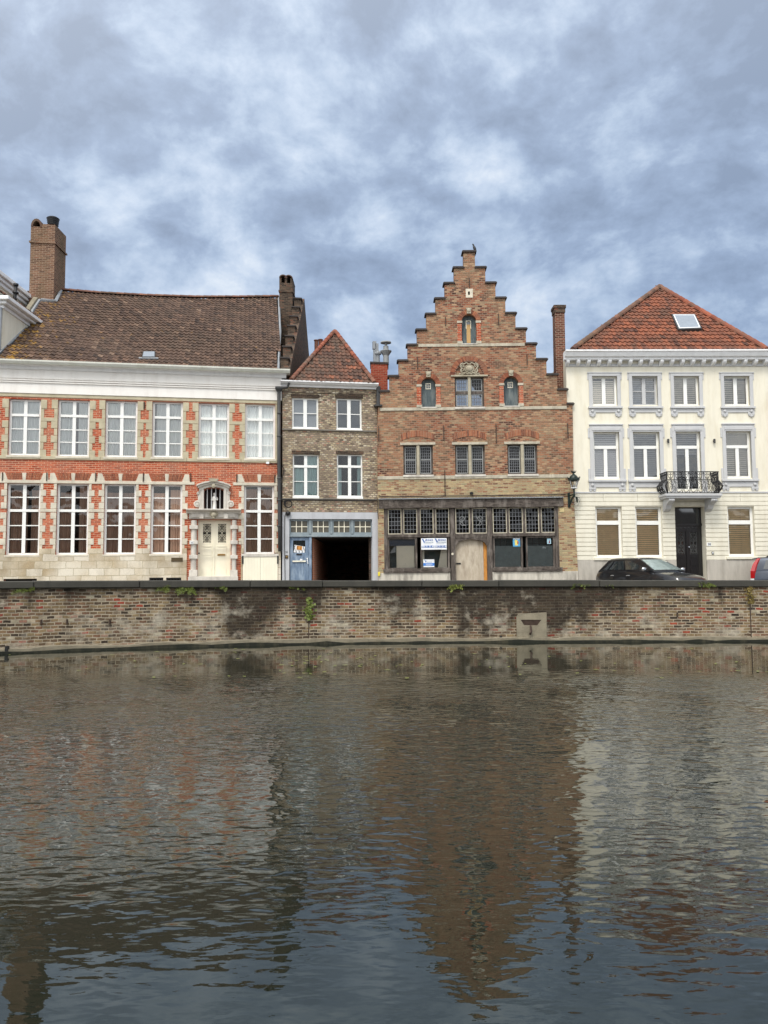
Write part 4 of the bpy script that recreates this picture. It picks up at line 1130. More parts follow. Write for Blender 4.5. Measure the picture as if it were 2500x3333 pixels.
# string courses
def bandC(name, x0p, x1p, pya, pyb, out=.035, mat=None, gaps=()):
    m = MB(); z1_, z0_ = FC.z(1550, pya), FC.z(1550, pyb); X0, X1 = FC.x(x0p, pya), FC.x(x1p, pya)
    x = X0
    while x < X1-.01:
        w = min(random.uniform(1.0,1.8), X1-x); m.box(x, x+w-.006, -out, .05, z0_, z1_); x += w
    return m.build(name, mat or M_BAND, C, bevel=.006)
bandC('string_course', 1362, 1708, 1118.5, 1128)
bandC('string_course', 1236.5, 1845, 1325, 1334.5)
bandC('string_course', 1229, 1866.5, 1547, 1558, .04)
# window arches (segmental brick) and lintels
for w in win1:
    cx = (w[0]+w[1])/2; m = MB()
    n = 21; hw = (w[1]-w[0])/2+.07
    zl = w[3]+.17
    for i in range(n):
        t0 = -1+2*(i+.1)/n; t1 = -1+2*(i+.9)/n
        f = lambda t: .17*(1-t*t)
        m.prism([(cx+hw*t0, zl+f(t0)),(cx+hw*t1, zl+f(t1)),(cx+(hw+.02)*t1, zl+.26+f(t1)),(cx+(hw+.02)*t0, zl+.26+f(t0))], -.02, .05, random.random())
    m.build('relieving_arch', M_ARCH, C)
    MB().prism([(cx+hw*t/8, zl+.17*(1-(t/8)**2)+.01) for t in range(-8,9)]+[(cx+hw*t/8, zl+.25+.17*(1-(t/8)**2)) for t in range(8,-9,-1)], -.006, .05).build('arch_mortar', M_MORTAR, C)
    MB().box(w[0]-.13, w[1]+.11, -.05, .1, w[3]-.02, w[3]+.085).build('lintel', M_BAND, C, bevel=.006)
def leaded(par, x0, x1, z0, z1, cols, rows, rec, mid=True, casem=M_LEADPALE, name='leaded_light', fr=.035, bar=.022, gm=None):
    m = MB(); m.box(x0,x0+fr,rec,rec+.05,z0,z1); m.box(x1-fr,x1,rec,rec+.05,z0,z1); m.box(x0+fr,x1-fr,rec,rec+.05,z0,z0+fr); m.box(x0+fr,x1-fr,rec,rec+.05,z1-fr,z1)
    if mid: zc = z0+(z1-z0)*.515; m.box(x0+fr,x1-fr,rec,rec+.05,zc-.02,zc+.02)
    w = m.build(name, casem, par)
    g = MB(); grid_bars(g, x0+fr, x1-fr, z0+fr, z1-fr, cols, rows, rec+.012, rec+.028, bar); g.build('lead_cames', M_LEAD, w)
    g = MB(); g.add([(x0+fr,rec+.03,z0+fr),(x1-fr,rec+.03,z0+fr),(x1-fr,rec+.03,z1-fr),(x0+fr,rec+.03,z1-fr)],[(0,1,2,3)]); g.build('pane', gm or M_GLASSD, w)
    return w
def cross_window(w, rows, mid, transom=False):
    cx = (w[0]+w[1])/2
    m = MB(); m.box(w[0],w[0]+.06,.12,.25,w[2],w[3]); m.box(w[1]-.06,w[1],.12,.25,w[2],w[3]); m.box(w[0]+.06,w[1]-.06,.12,.25,w[2],w[2]+.06); m.box(w[0]+.06,w[1]-.06,.12,.25,w[3]-.07,w[3])
    if transom: zc = (w[2]+w[3])/2-.01; m.box(w[0]+.06,w[1]-.06,.121,.24,zc-.06,zc+.06)
    fr = m.build('window_frame', M_POST, C)
    MB().box(cx-.065,cx+.065,-.02,.22,w[2]-.0,w[3]).build('stone_mullion', M_CARVE, fr, bevel=.02)
    MB().box(w[0]-.02,w[1]+.02,-.07,.12,w[2]-.09,w[2]-.001).build('sill', M_BLUEST, fr, bevel=.01)
    for a, b in ((w[0]+.07,cx-.085),(cx+.085,w[1]-.07)):
        if transom:
            leaded(C,a,b,w[2]+.07,zc-.07,4,3,.14,False); leaded(C,a,b,zc+.07,w[3]-.08,4,3,.14,False)
        else: leaded(C,a,b,w[2]+.07,w[3]-.08,5,rows,.14,mid)
for w in win1: cross_window(w, 9, True)
cross_window(win2, 6, False, True)
# great arch with carved crest
cxg = (win2[0]+win2[1])/2; rin = abs(FC.x(1577,1223)-FC.x(1529,1223)); zs = win2[3]+.07; rout = rin+.19
m = MB(); wedge_arch(m, cxg, zs+.0, rin, rout, -.03, .06, 0, PI, 33, .12, 1.0); m.build('relieving_arch', M_ARCH, C)
MB().prism([(cxg+(rin+.004)*math.cos(PI*k/20), zs+(rin+.004)*math.sin(PI*k/20)) for k in range(21)]+[(cxg+(rout-.01)*math.cos(PI*k/20), zs+(rout-.01)*math.sin(PI*k/20)) for k in range(20,-1,-1)], -.012, .05).build('arch_mortar', M_MORTAR, C)
m = MB(); n = 20; P = [(cxg+rin*math.cos(PI*k/n), zs+rin*math.sin(PI*k/n)) for k in range(n+1)]
# recessed tympanum: slim rim ring standing proud keeps the shadow line
for k in range(n):
    a, b = PI*k/n, PI*(k+1)/n
    m.prism([(cxg+(rin-.0)*math.cos(a), zs+(rin)*math.sin(a)),(cxg+rin*math.cos(b), zs+rin*math.sin(b)),(cxg+(rin-.05)*math.cos(b), zs+(rin-.05)*math.sin(b)),(cxg+(rin-.05)*math.cos(a), zs+(rin-.05)*math.sin(a))], -.055, .02)
m.build('arch_rim', M_DARKB, C)
MB().box(cxg-rout+.03, cxg+rout-.03, -.07, .1, win2[3]-.005, win2[3]+.065).build('lintel', M_CARVE, C, bevel=.008)
m = MB(); zc = zs+rin*.42
m.lathe([(.0,-.10),(.06,-.095),(.12,-.07),(.15,-.02),(.15,.02)], (cxg,-.0,zc), 20, 'y')
for v in range(len(m.v)): x,y,z = m.v[v]; m.v[v] = (cxg+(x-cxg)*1.15, y-.02, z)
crest = m.build('crest_shield', M_CARVE, C, smooth=True)
m = MB()
m.tube([(cxg+.2*math.cos(2*PI*k/20), -.05, zc+.16*math.sin(2*PI*k/20)) for k in range(20)], .022, 6, True)
for sx in (-1,1):
    m.tube([(cxg+sx*a,-.05,zc+b) for a, b in ((.02,.2),(.12,.26),(.22,.2),(.28,.24),(.36,.2),(.38,.1),(.32,.02),(.36,-.1),(.3,-.2),(.2,-.16),(.08,-.22),(0,-.2))], .03, 6)
    m.tube(scroll_pts(cxg+sx*.27,zc+.13,.07,1.2,0,sx,-.05), .02, 5); m.tube(scroll_pts(cxg+sx*.29,zc-.06,.08,1.2,PI,sx,-.05), .022, 5)
    m.tube([(cxg+sx*.18,-.05,zc-.2),(cxg+sx*.3,-.05,zc-.25),(cxg+sx*.42,-.05,zc-.2),(cxg+sx*.43,-.05,zc-.27)], .025, 5)
m.build('crest_scrolls', M_CARVE, C)
# arched hatches
for i, (h_, poly) in enumerate(zip(hat, H_h)):
    x0,x1,z0,z1 = h_; r = (x1-x0)/2; cx = (x0+x1)/2; zsp = z1-r
    m = MB(); wedge_arch(m, cx, zsp, r+.0, r+.19, -.02, .06, 0.02, PI-.02, 17, .12)
    m.build('hatch_arch', M_ARCH, C)
    for sd, xe in ((-1,x0),(1,x1)):
        m = MB(); a, b = sorted((xe, xe+sd*.19)); nb = 9
        for k in range(nb): zz0 = z0+.1+(zsp-.08-z0-.1)*k/nb; m.box(a, b, -.02, .06, zz0+.004, zz0+(zsp-.08-z0-.1)/nb-.004)
        m.build('hatch_jamb', M_RED, C)
    m = MB()
    for sd, xe in ((-1,x0),(1,x1)):
        a, b = sorted((xe-sd*.03, xe+sd*.2)); m.box(a, b, -.05, .07, zsp-.08, zsp+.02); m.box(a, b, -.05, .07, z0-.02, z0+.1)
    m.build('impost_blocks', M_BAND, C, bevel=.006)
    m = MB(); m.lathe([(0,-.08),(.06,-.07),(.1,-.03),(.1,.05)], (cx,-.05,z1+.14), 10, 'y'); m.box(cx-.09,cx+.09,-.09,.02,z1+.01,z1+.1); m.box(cx-.11,cx+.11,-.07,.02,z1+.2,z1+.26)
    m.build('carved_keystone', M_CARVE, C)
    dz = .24
    wx0, wx1 = cx-.085, cx+.085; wz1 = z1-.22 if i < 2 else z1-.24; wz0 = wz1-.2 if i < 2 else z0+.1
    np_ = 3; m = MB()
    v_, f_ = sheet(poly, [rect(wx0,wx1,wz0,wz1)]); m.add([(x,dz,z) for x,z in v_], f_); m.add([(x,dz+.05,z) for x,z in v_], f_)
    for xx in (x0+(x1-x0)*.33, x0+(x1-x0)*.67): m.box(xx-.012, xx+.012, dz-.012, dz+.004, z0+.02, zsp+.1) if not (wx0 < xx < wx1) else None
    ht = m.build('hatch_door', M_HATCH, C)
    MB().box(wx0-.03,wx0,dz-.02,dz+.01,(wz0 if i<2 else wz1-.32),wz1+.03).box(wx1,wx1+.03,dz-.02,dz+.01,(wz0 if i<2 else wz1-.32),wz1+.03).box(wx0,wx1,dz-.02,dz+.01,wz1,wz1+.03).build('hatch_window_frame', M_CREAM, ht)
    MB().box(wx0,wx1,dz+.03,dz+.04,wz0,wz1).build('pane', M_CARG, ht)
    if i < 2:
        g = MB(); grid_bars(g, wx0, wx1, wz0, wz1, 2, 2, dz+.0, dz+.02, .014); g.build('glazing_bars', M_CREAM, ht); MB().box(wx0-.03,wx1+.03,dz-.02,dz+.01,wz0-.03,wz0).build('hatch_window_sill', M_CREAM, ht)
    else: MB().box(wx0+.0,wx1-.0,dz-.004,dz+.012,wz0,wz1-.14).build('board', plain('tan_board', S(196,160,108), .8, .06), ht)
    MB().box(x0-.03,x1+.03,-.05,.3,z0-.05,z0-.001).build('sill', M_BLUEST, C, bevel=.008)
q = FC.q(1516,940,1539,969)
wall_mesh(rect(*q), [rect(*sq)], .05, -.02).build('vent_stone', M_STONE, C, bevel=.006)
MB().box(sq[0],sq[1],.15,.2,sq[2],sq[3]).build('vent_back', M_ROOM, C)
# iron wall anchors
for px, py0, py1 in ((1527.5,906,936),(1450,1032,1061),(1622,1022,1058),(1359,1163,1202),(1715,1155,1188),(1444,1385,1434),(1614.5,1380,1442),(1847.5,1378,1429),(1232.5,1387,1438),(1448,1531,1614)):
    x0,x1,z0,z1 = FC.q(px-1.2,py0,px+1.2,py1); MB().box(x0,x1,-.07,-.03,z0,z1).build('wall_anchor', M_RUSTY, C)
# --- timber shop front
bm0, bm1 = FC.x(1233,1640,-.12), FC.x(1834.5,1640,-.12); bz0, bz1_ = FC.z(1550,1652), FC.z(1550,1624)
m = MB(); n = 26   # slightly wavy worn bressummer
for k in range(n):
    xa, xb = bm0+(bm1-bm0)*k/n, bm0+(bm1-bm0)*(k+1)/n; f = lambda x: .02*math.sin(x*2.1)+.012*math.sin(x*5.3)
    m.hexa([(xa,-.12+f(xa)*.6,bz0+f(xa)*.6),(xb,-.12+f(xb)*.6,bz0+f(xb)*.6),(xb,.2,bz0),(xa,.2,bz0),(xa,-.12+f(xa),bz1_),(xb,-.12+f(xb),bz1_),(xb,.2,bz1_),(xa,.2,bz1_)])
m.build('beam', M_TIMBER, C)
m = MB(); z = FC.z(1550,1618,-.15); n = 60
x_a, x_b = FC.x(1232,1618,-.2), FC.x(1836,1618,-.2)
m.hexa([(x_a,-.2,z-.06),(x_b,-.2,z-.06),(x_b,-.01,z-.02),(x_a,-.01,z-.02),(x_a,-.2,z-.045),(x_b,-.2,z-.045),(x_b,-.01,z),(x_a,-.01,z)])
for k in range(n): xx = x_a+(x_b-x_a)*(k+.5)/n; m.tube([(xx,-.21,z-.04),(xx,-.02,z+.005)], .010, 4)
m.build('lead_flashing', M_ZINC, C)
ps = [(1250.6,1262),(1466.7,1482),(1586,1603),(1808,1820)]
zt = bz0-.002
m = MB(); posts = []
for a, b in ps:
    xa, xb = FC.x(a,1770,.02), FC.x(b,1770,.02); posts.append((xa, xb))
for k, (xa, xb) in enumerate(posts):
    z_low = plz+.14 if k in (0,3) else -.4
    MB().box(xa, xb, .0, .24, z_low, zt).build('timber_post', M_POST, C, bevel=.012)
trz0, trz1 = FC.z(1550,1747,.02), FC.z(1550,1737,.02)
slz0, slz1 = FC.z(1550,1862,-.03), FC.z(1550,1849,-.03)
def rail(a, b, z0, z1, y0=.0, nm='rail'): return MB().box(a, b, y0, .2, z0, z1).build(nm, M_TIMBER, C, bevel=.01)
rail(posts[0][1]+.002, posts[1][0]-.002, trz0, trz1, -.01); rail(posts[2][1]+.002, posts[3][0]-.002, trz0, trz1, -.01)
rail(posts[1][1]+.002, posts[2][0]-.002, FC.z(1530,1752), trz1, .01)
for a, b in ((posts[0][0]-.05, posts[1][0]-.003), (posts[2][1]+.003, posts[3][1]+.1)):
    MB().box(a, b, -.06, .2, slz0+.05, slz1).box(a+.02, b-.02, -.1, .2, slz0, slz0+.048).build('timber_sill', M_TIMBER, C, bevel=.008)
lz0, lz1 = trz1+.01, zt-.01
for xs_ in ((1262.5,1307,1313,1358,1367,1411,1417.5,1462.5),(1482.5,1529,1537,1585),(1604,1650,1656.5,1702,1710,1755,1761.5,1807.5)):
    for i in range(0, len(xs_), 2):
        a, b = FC.x(xs_[i],1694,.05), FC.x(xs_[i+1],1694,.05)
        w = leaded(C, a, b, lz0, lz1, 4, 6, .06, False, M_BARGE, fr=.035, bar=.022)
        if xs_[0] < 1500 and xs_[0] > 1480:
            g = MB(); cx = (a+b)/2; zc = (lz0+lz1)/2
            sgn = 1 if i else -1
            g.tube([(cx+sgn*u,.05,zc+v) for u, v in ((-.1,-.18),(.02,-.2),(.1,-.12),(.02,-.02),(-.08,.06),(-.06,.16),(.04,.2),(.12,.12),(.08,.04),(.14,0),(.06,-.06))], .012, 5)
            g.tube([(cx+sgn*u,.05,zc+v) for u, v in ((-.15,-.22),(-.02,-.14),(.05,.04),(.0,.14),(-.1,.1),(-.14,.2))], .010, 5)
            g.build('painted_scroll', M_LEADPALE, w)
    for i in range(1, len(xs_)-1, 2):
        a, b = FC.x(xs_[i],1694,.05)+.004, FC.x(xs_[i+1],1694,.05)-.004
        wide = (b-a) > .1
        MB().box(a, b, .0 if wide else .02, .18, lz0-.01, zt).build('mullion', M_POST, C)
# lower shop windows
def shopwin(pa, pb, parts):
    x0, x1 = FC.x(pa,1798,.08), FC.x(pb,1798,.08); z0, z1 = slz1, trz0
    m = MB(); f = .07
    m.box(x0,x0+f*.8,.06,.16,z0,z1); m.box(x1-f*1.2,x1,.06,.16,z0,z1); m.box(x0+f*.8,x1-f*1.2,.06,.16,z0,z0+f*.6); m.box(x0+f*.8,x1-f*1.2,.06,.16,z1-f,z1)
    w = m.build('shop_window', M_POST, C)
    g = MB(); g.add([(x0+.05,.11,z0+.04),(x1-.08,.11,z0+.04),(x1-.08,.11,z1-.06),(x0+.05,.11,z1-.06)],[(0,1,2,3)]); g.build('pane', M_GLASS, w)
    W_, H_ = x1-x0-.13, z1-z0-.1
    for nm, a, b, c, d, mt, y in parts:
        MB().box(x0+.05+W_*a, x0+.05+W_*b, y, y+.015, z0+.04+H_*c, z0+.04+H_*d).build(nm, mt, w)
    return x0+.05, x0+.05+W_, z0+.04, z0+.04+H_, w
M_DB = plain('dark_slate_panel', S(70,80,82), .6, .1)
s1 = shopwin(1263,1358,[('board',.28,.97,0,.80,M_BLINDW,.2),('back_panel',0,1,0,1,M_DB,.5)])
m = MB(); 
for k in range(5): m.box(s1[0], s1[1], .16, .2, s1[3]-.06-.055*k, s1[3]-.012-.055*k)
m.build('roller_shutter', plain('blue_grey_shutter', S(64,74,92), .5, .1), s1[4])
m = MB(); m.add([(s1[0]+.02,.13,s1[2]+.62),(s1[0]+.27,.13,s1[2]+.66),(s1[0]+.27,.13,s1[2]+.92),(s1[0]+.22,.13,s1[2]+.9)],[(0,1,2,3)]); m.build('torn_sheet', M_ZINC, s1[4])
s2 = shopwin(1369,1464,[('back_panel',0,1,0,1,M_DB,.5),('board',0,.1,0,.95,M_BLINDW,.2)])
m = MB(); m.prism([(s2[0]+.68,s2[2]),(s2[1]-.03,s2[2]),(s2[1]-.03,s2[3]-.22),(s2[0]+.86,s2[3]-.3)], .2,.215); m.build('curtain', M_BLINDW, s2[4])
s3 = shopwin(1606,1702,[('frosted_film',0,1,0,.72,M_FROST,.13),('back_panel',0,1,0,1,M_DB,.6)])
s4 = shopwin(1713,1807,[('frosted_film',0,1,0,.72,M_FROST,.13),('back_panel',0,1,0,1,M_DB,.6)])
for s_ in (s3, s4):
    g = MB(); grid_bars(g, s_[0], s_[1], s_[3]-.33, s_[3], 4, 1, .3, .33, .03); g.box(s_[0],s_[1],.3,.33,s_[3]-.26,s_[3]-.235); g.build('inner_bars', M_IRON, s_[4])
# stained plinths
zpl0 = -.5
for a, b in ((1232,1466),(1603.5,1882)):
    xa, xb = FC.x(a,1875,-.03), FC.x(b,1875,-.03)
    MB().box(xa, xb, -.04, .3, zpl0, slz0-.003).build('plinth', M_CPLINTH, C, bevel=.01)
# boarded door with timber arch
dx0, dx1 = posts[1][1]+.004, posts[2][0]-.004; dzt = FC.z(1530,1752)
m = MB(); n = 12; cx = (dx0+dx1)/2
arch = [(dx0+.0, dzt-.33)]+[(dx0+(dx1-dx0)*k/n, dzt-.33+.29*math.sin(PI*k/n)**.45) for k in range(1,n)]+[(dx1, dzt-.33),(dx1, dzt-.002),(dx0, dzt-.002)]
m.prism(arch, .02, .16); m.build('door_arch', M_TIMBER, C)
xo = FC.x(1573,1800,.2)
MB().box(dx0, xo, .18, .22, -.4, dzt).build('boarded_door', M_PLY, C)
q = FC.q(1485,1832,1500,1836.5,.18); MB().box(q[0],q[1],.15,.18,q[2],q[3]).build('door_slot', M_IRON, C)
MB().box(xo+.01, dx1, .2, .24, -.4, dzt-.1).build('orange_board', M_OSB, C)
MB().box(dx0, dx1, .3, .35, -.4, dzt).build('door_backing', M_ROOM, C)
q = FC.p(1473,1803,-.02); MB().lathe([(0,-.03),(.05,-.03),(.05,0)], (q[0],0,q[1]), 12, 'y').build('lock_plate', M_STONE, C)
# brick pier caps beside the shop front
for a, b in ((1234,1249),(1821.5,1836)):
    q = FC.q(a,1653,b,1667,-.02); m = MB()
    for k in range(4): m.box(q[0]+(q[1]-q[0])*k/4+.006, q[0]+(q[1]-q[0])*(k+1)/4-.006, -.035, .02, q[2], q[3])
    m.build('pier_cap', plain('yellow_cap_brick', S(216,198,148), .85, .12, 6), C)
def fcp(px, py, d): x, z = FC.p(px, py, d); return Vector((x, d, z))
m = MB(); m.tube([fcp(1232,1612,-.06),fcp(1238,1616,-.06),fcp(1300,1617,-.06),fcp(1420,1614,-.06),fcp(1448,1614,-.06),fcp(1600,1613,-.06),fcp(1760,1610,-.06),fcp(1853,1608,-.06)], .018, 5)
m.tube([fcp(1231,1624,-.06),fcp(1229,1660,-.08),fcp(1231,1690,-.06)], .012, 5)
o = m.build('overhead_cable', M_IRON, None, M=FC.M); tag(o, 'thin black cable running along the brick just above the timber shop front beam', 'cable')
q = fcp(1535,1605,-.1); m = MB(); m.lathe([(0,-.06),(.07,-.05),(.08,.03),(0,.06)], q, 8); m.tube([q, q+Vector((0,.1,0))], .03, 6); m.build('small_floodlight', M_IRON, C)
# yellow box low on the left pier
q = FC.q(1230.5,1862,1237,1875,-.06); MB().box(q[0],q[1],-.12,-.04,q[2],q[3]).build('yellow_meter_box', gloss('yellow_box_paint', S(226,206,50), .4), C, bevel=.008)
# --- signs and posters
M_SB = plain('sign_blue', S(28,92,170), .5, .03); M_SB2 = plain('light_sign_blue', S(66,128,208), .5, .03); M_SG = plain('sign_grey_text', S(150,166,182), .6, .02)
def v_mark(par, x, z, s_, y, mt):
    m = MB(); m.prism([(x-.5*s_,z+.5*s_),(x-.2*s_,z+.5*s_),(x+.05*s_,z-.2*s_),(x+.0*s_,z-.5*s_)], y-.004, y); m.prism([(x+.0*s_,z-.5*s_),(x+.05*s_,z-.2*s_),(x+.42*s_,z+.5*s_),(x+.5*s_,z+.5*s_)], y-.004, y)
    return m.build('logo_mark', mt, par)
x0,x1,z0,z1 = FC.q(1371,1752,1454,1789,-.1)
sg = empty('estate_agent_sign', FC.M @ Matrix.Translation(((x0+x1)/2, -.12, z0)), 'wide white and blue estate agent sign with phone numbers in the shop window', 'sign')
w2, hh = (x1-x0)/2, z1-z0
m = MB()
for sd in (-1,1):
    xa, xb = (-w2, 0) if sd < 0 else (0, w2); ya, yb = (0, -.1) if sd < 0 else (-.1, 0)
    m.hexa([(xa,ya,0),(xb,yb,0),(xb,yb+.01,0),(xa,ya+.01,0),(xa,ya,hh),(xb,yb,hh),(xb,yb+.01,hh),(xa,ya+.01,hh)])
m.build('panel', M_PAPER, sg)
for sd in (-1,1):
    piv = bpy.data.objects.new('panel_print', None)
    # each half is printed on its own angled leaf: build flat then turn about the vertical
    ang = math.atan2(.1, w2)*(-1 if sd < 0 else 1); Rm = Matrix.Translation((sd*w2/2, -.05-.004, 0)) @ Matrix.Rotation(ang, 4, 'Z')
    m = MB(); m.box(-w2/2+.005, w2/2-.005, -.003, .001, hh*.17, hh*.36); st_ = m.build('sign_stripe', M_SB, sg); st_.data.transform(Rm)
    o = v_mark(sg, -w2*.27, hh*.76, .19, -.003, M_SB); o.data.transform(Rm)
    m = MB()
    for k in range(4): cxx = -w2*.08+k*w2*.15; m.tube([(cxx+.026*math.cos(2*PI*j/10), -.004, hh*.84+.026*math.sin(2*PI*j/10)) for j in range(10)], .008, 4, True)
    o = m.build('logo_rings', M_SB, sg); o.data.transform(Rm)
    for s_, xx, zz, sz, mt in (('anneste', w2*.14, hh*.66, .11, M_SG), ('050 31 31 41', 0, hh*.265, .105, M_PAPER)):
        o = text_obj(sg, 'sign_text', s_, xx, zz, -.006, sz, mt, bold=.003 if mt is M_PAPER else 0); o.data.transform(Rm)
    m = MB()
    for k, zz in enumerate((.50,)): m.box(-w2*.34, w2*.3, -.003, .001, hh*zz, hh*zz+.008)
    o = m.build('small_print', M_SG, sg); o.data.transform(Rm)
    bpy.data.objects.remove(piv)
x0,x1,z0,z1 = FC.q(1378,1820.5,1414,1846,.09)
sg = empty('small_agent_sign', FC.M @ Matrix.Translation(((x0+x1)/2, .095, z0)), 'small white and blue agent card in the bottom left corner of the shop window', 'sign')
w2, hh = (x1-x0)/2, z1-z0
MB().box(-w2,w2,0,.008,0,hh).build('panel', M_PAPER, sg)
MB().box(-w2,w2,-.004,-.001,hh*.17,hh*.53).build('sign_stripe', M_SB2, sg)
v_mark(sg, -w2*.55, hh*.77, .12, -.002, M_SB); text_obj(sg, 'sign_text', 'anneste', .02, hh*.66, -.003, .07, M_SG)
m = MB(); m.box(-w2*.6,w2*.6,-.007,-.005,hh*.40,hh*.43); m.box(-w2*.5,w2*.7,-.007,-.005,hh*.31,hh*.34); m.box(-w2*.6,w2*.4,-.007,-.005,hh*.23,hh*.26); m.build('small_print', M_PAPER, sg)
for (a,b,c,d), lab in (((1669.6,1750,1693,1779),'larger blue poster with a yellow and red figure shape in the frosted shop window'),((1781,1753,1793.5,1770),'smaller pale blue poster with a dark red patch in the far right shop window')):
    x0,x1,z0,z1 = FC.q(a,b,c,d,.09); w2, hh = (x1-x0)/2, z1-z0
    sg = empty('window_poster', FC.M @ Matrix.Translation(((x0+x1)/2, .095, z0)), lab, 'poster')
    MB().box(-w2,w2,0,.006,0,hh).build('sheet', plain('poster_blue', S(84,160,206) if hh > .3 else S(170,206,222), .5, .08, 12), sg)
    if hh > .3:
        m = MB(); m.prism([(-.07,.05),(.06,.05),(.05,.14),(.08,.2),(.03,.27),(-.03,.3),(-.08,.24),(-.06,.15)], -.004,-.001); m.build('figure_shape', plain('poster_yellow', S(232,214,110), .5, .1), sg)
        m = MB(); m.prism([(.03,.1),(.08,.12),(.09,.2),(.05,.25),(.03,.2)], -.007,-.005); m.build('red_shape', plain('poster_red', S(170,70,70), .5, .1), sg)
        MB().box(-w2+.02,w2-.02,-.004,-.001,hh-.07,hh-.03).build('poster_band', M_PAPER, sg)
    else:
        m = MB(); m.prism([(-.02,.03),(.04,.03),(.04,.12),(.01,.16),(-.01,.1)], -.004,-.001); m.build('red_shape', plain('poster_dark_red', S(120,50,60), .5, .1), sg)
# bird on the top step
q = FC.p(1547,821); z = FC.p(1547, 822)[1]
bt = empty('bird', FC.M @ Matrix.Translation((q[0]-.02, .15, caps[0][2]+.085)), 'small dark bird perched on the topmost step of the brick gable', 'bird')
m = MB(); m.lathe([(0,-.22),(.03,-.18),(.05,-.08),(.075,.02),(.085,.1),(.07,.17),(.045,.21),(.05,.25),(.045,.29),(0,.32)], (0,0,.05), 12)
for i, (x, y, zz) in enumerate(m.v):
    t = (zz+.17)/.5; m.v[i] = (x*.8+.05-.10*t*t*1.2+.02*t, y*.8, max(zz,-.12))
m.add([(-.045,-.012,.31),(-.045,.012,.31),(-.095,0,.295),(-.045,0,.33)],[(0,1,2),(0,2,3),(1,3,2),(0,3,1)])
m.build('body', gloss('dark_feathers', S(30,30,34), .5), bt, smooth=True)
m = MB(); 
for s_ in (-1,1): m.tube([(.0,s_*.02,.02),(.005,s_*.02,-.0)], .006, 4); m.tube([(.005,s_*.02,.004),(-.03,s_*.025,.003)], .005, 4)
m.build('leg', M_IRON, bt)
# ================================================================== WHITE HOUSE
FD = Frame(2150, 33.05, 0, -.002)
D = empty('white_house', FD.M, 'cream three storey house with grey window surrounds, iron balcony and orange hipped roof', 'house')
dx0_, dx1_ = FD.x(1844,1250), FD.x(2512,1250)
dzt = FD.z(2150,1160)
T = [FD.q(1927.5,1224.6,2009,1319), FD.q(2057.8,1224.6,2140.5,1319), FD.q(2193.6,1224.6,2276,1319), FD.q(2357,1224.6,2440,1319)]
F1 = [FD.q(1932,1406,2016.5,1557.5), FD.q(2061,1406,2148,1557.5), FD.q(2201,1405,2282,1596), FD.q(2363.8,1404,2446,1555.5)]
G = [FD.q(1939,1649.5,2025,1814.5), FD.q(2069,1650,2156,1814), None, FD.q(2369.4,1649,2456,1811)]
dr = FD.q(2199,1649,2297.5,1890); dr = (dr[0], dr[1], .1, dr[3])
holes = [rect(*w) for w in T+F1+[G[0],G[1],G[3],dr]]
wall_mesh(rect(dx0_,dx1_,-.6,dzt), holes, .42).build('wall', M_RENDER, D)
m = MB(); m.box(dx0_,dx0_+.3,.43,12,-.6,dzt); m.box(dx1_-.3,dx1_,.43,12,-.6,dzt); m.box(dx0_,dx1_,12,12.3,-.6,dzt); m.build('side_wall', M_RENDER, D)
room(D, dx0_+.3, dx1_-.3, 0, dzt, 2.6, 2.7)
MB().box(dx0_+.3,dx1_-.3,.43,2.6,G[0][3]+.4,G[0][3]+.6).box(dx0_+.3,dx1_-.3,.43,2.6,F1[0][3]+.4,F1[0][3]+.6).build('floor_slab', M_ROOM, D)
# rusticated ground floor: courses with open joints, 3 cm proud
zs0, zs1 = FD.z(2150,1603.5,-.03), FD.z(2150,1823,-.03)
M_RB = M_RUST
m = MB(); course = FD.z(2150,1700)-FD.z(2150,1714.65); z = zs1; k = 0
ops = [(w[0],w[1],w[2],w[3]) for w in (G[0],G[1],dr,G[3])]
while z < zs0-.02:
    zt_ = min(z+course, zs0)
    xs = [(dx0_, dx1_)]
    for o in ops:
        if o[3] > z+.01 and o[2] < zt_:
            nx = []
            for a, b in xs:
                if o[0] < b and o[1] > a: nx += [(a, o[0])] if o[0] > a else []; nx += [(o[1], b)] if o[1] < b else []
                else: nx.append((a, b))
            xs = nx
    for a, b in xs:
        if zt_ > G[0][3]+.3 and b-a > 3:
            x = a; 
            while x < b: xe = min(x+1.45, b); m.box(x+.006, xe-.006, -.035, .0, z+.009, zt_-.009); x = xe
        else: m.box(a, b, -.04, .0, z+.013, zt_-.013)
    z = zt_; k += 1
m.build('rusticated_courses', M_RB, D)
MB().box(dx0_,dr[0],-.018,.004,zs1,zs0).box(dr[1],dx1_,-.018,.004,zs1,zs0) if False else None
m = MB(); z0, z1 = FD.z(2150,1605,-.06), FD.z(2150,1600,-.06); m.box(dx0_,dx1_,-.07,.02,z0,z1); m.build('string_course', M_TRIM, D, bevel=.006)
m = MB(); m.box(dx0_,dr[0]-.0,-.05,.02,-.6,zs1-.002); m.box(dr[1],dx1_,-.05,.02,-.6,zs1-.002); m.build('plinth', M_PLINTH, D, bevel=.008)
for w in (G[0],G[1],G[3]):
    MB().box(w[0]-.12,w[1]+.12,-.1,.12,w[2]-.12,w[2]-.002).build('sill', M_RUST, D, bevel=.008)
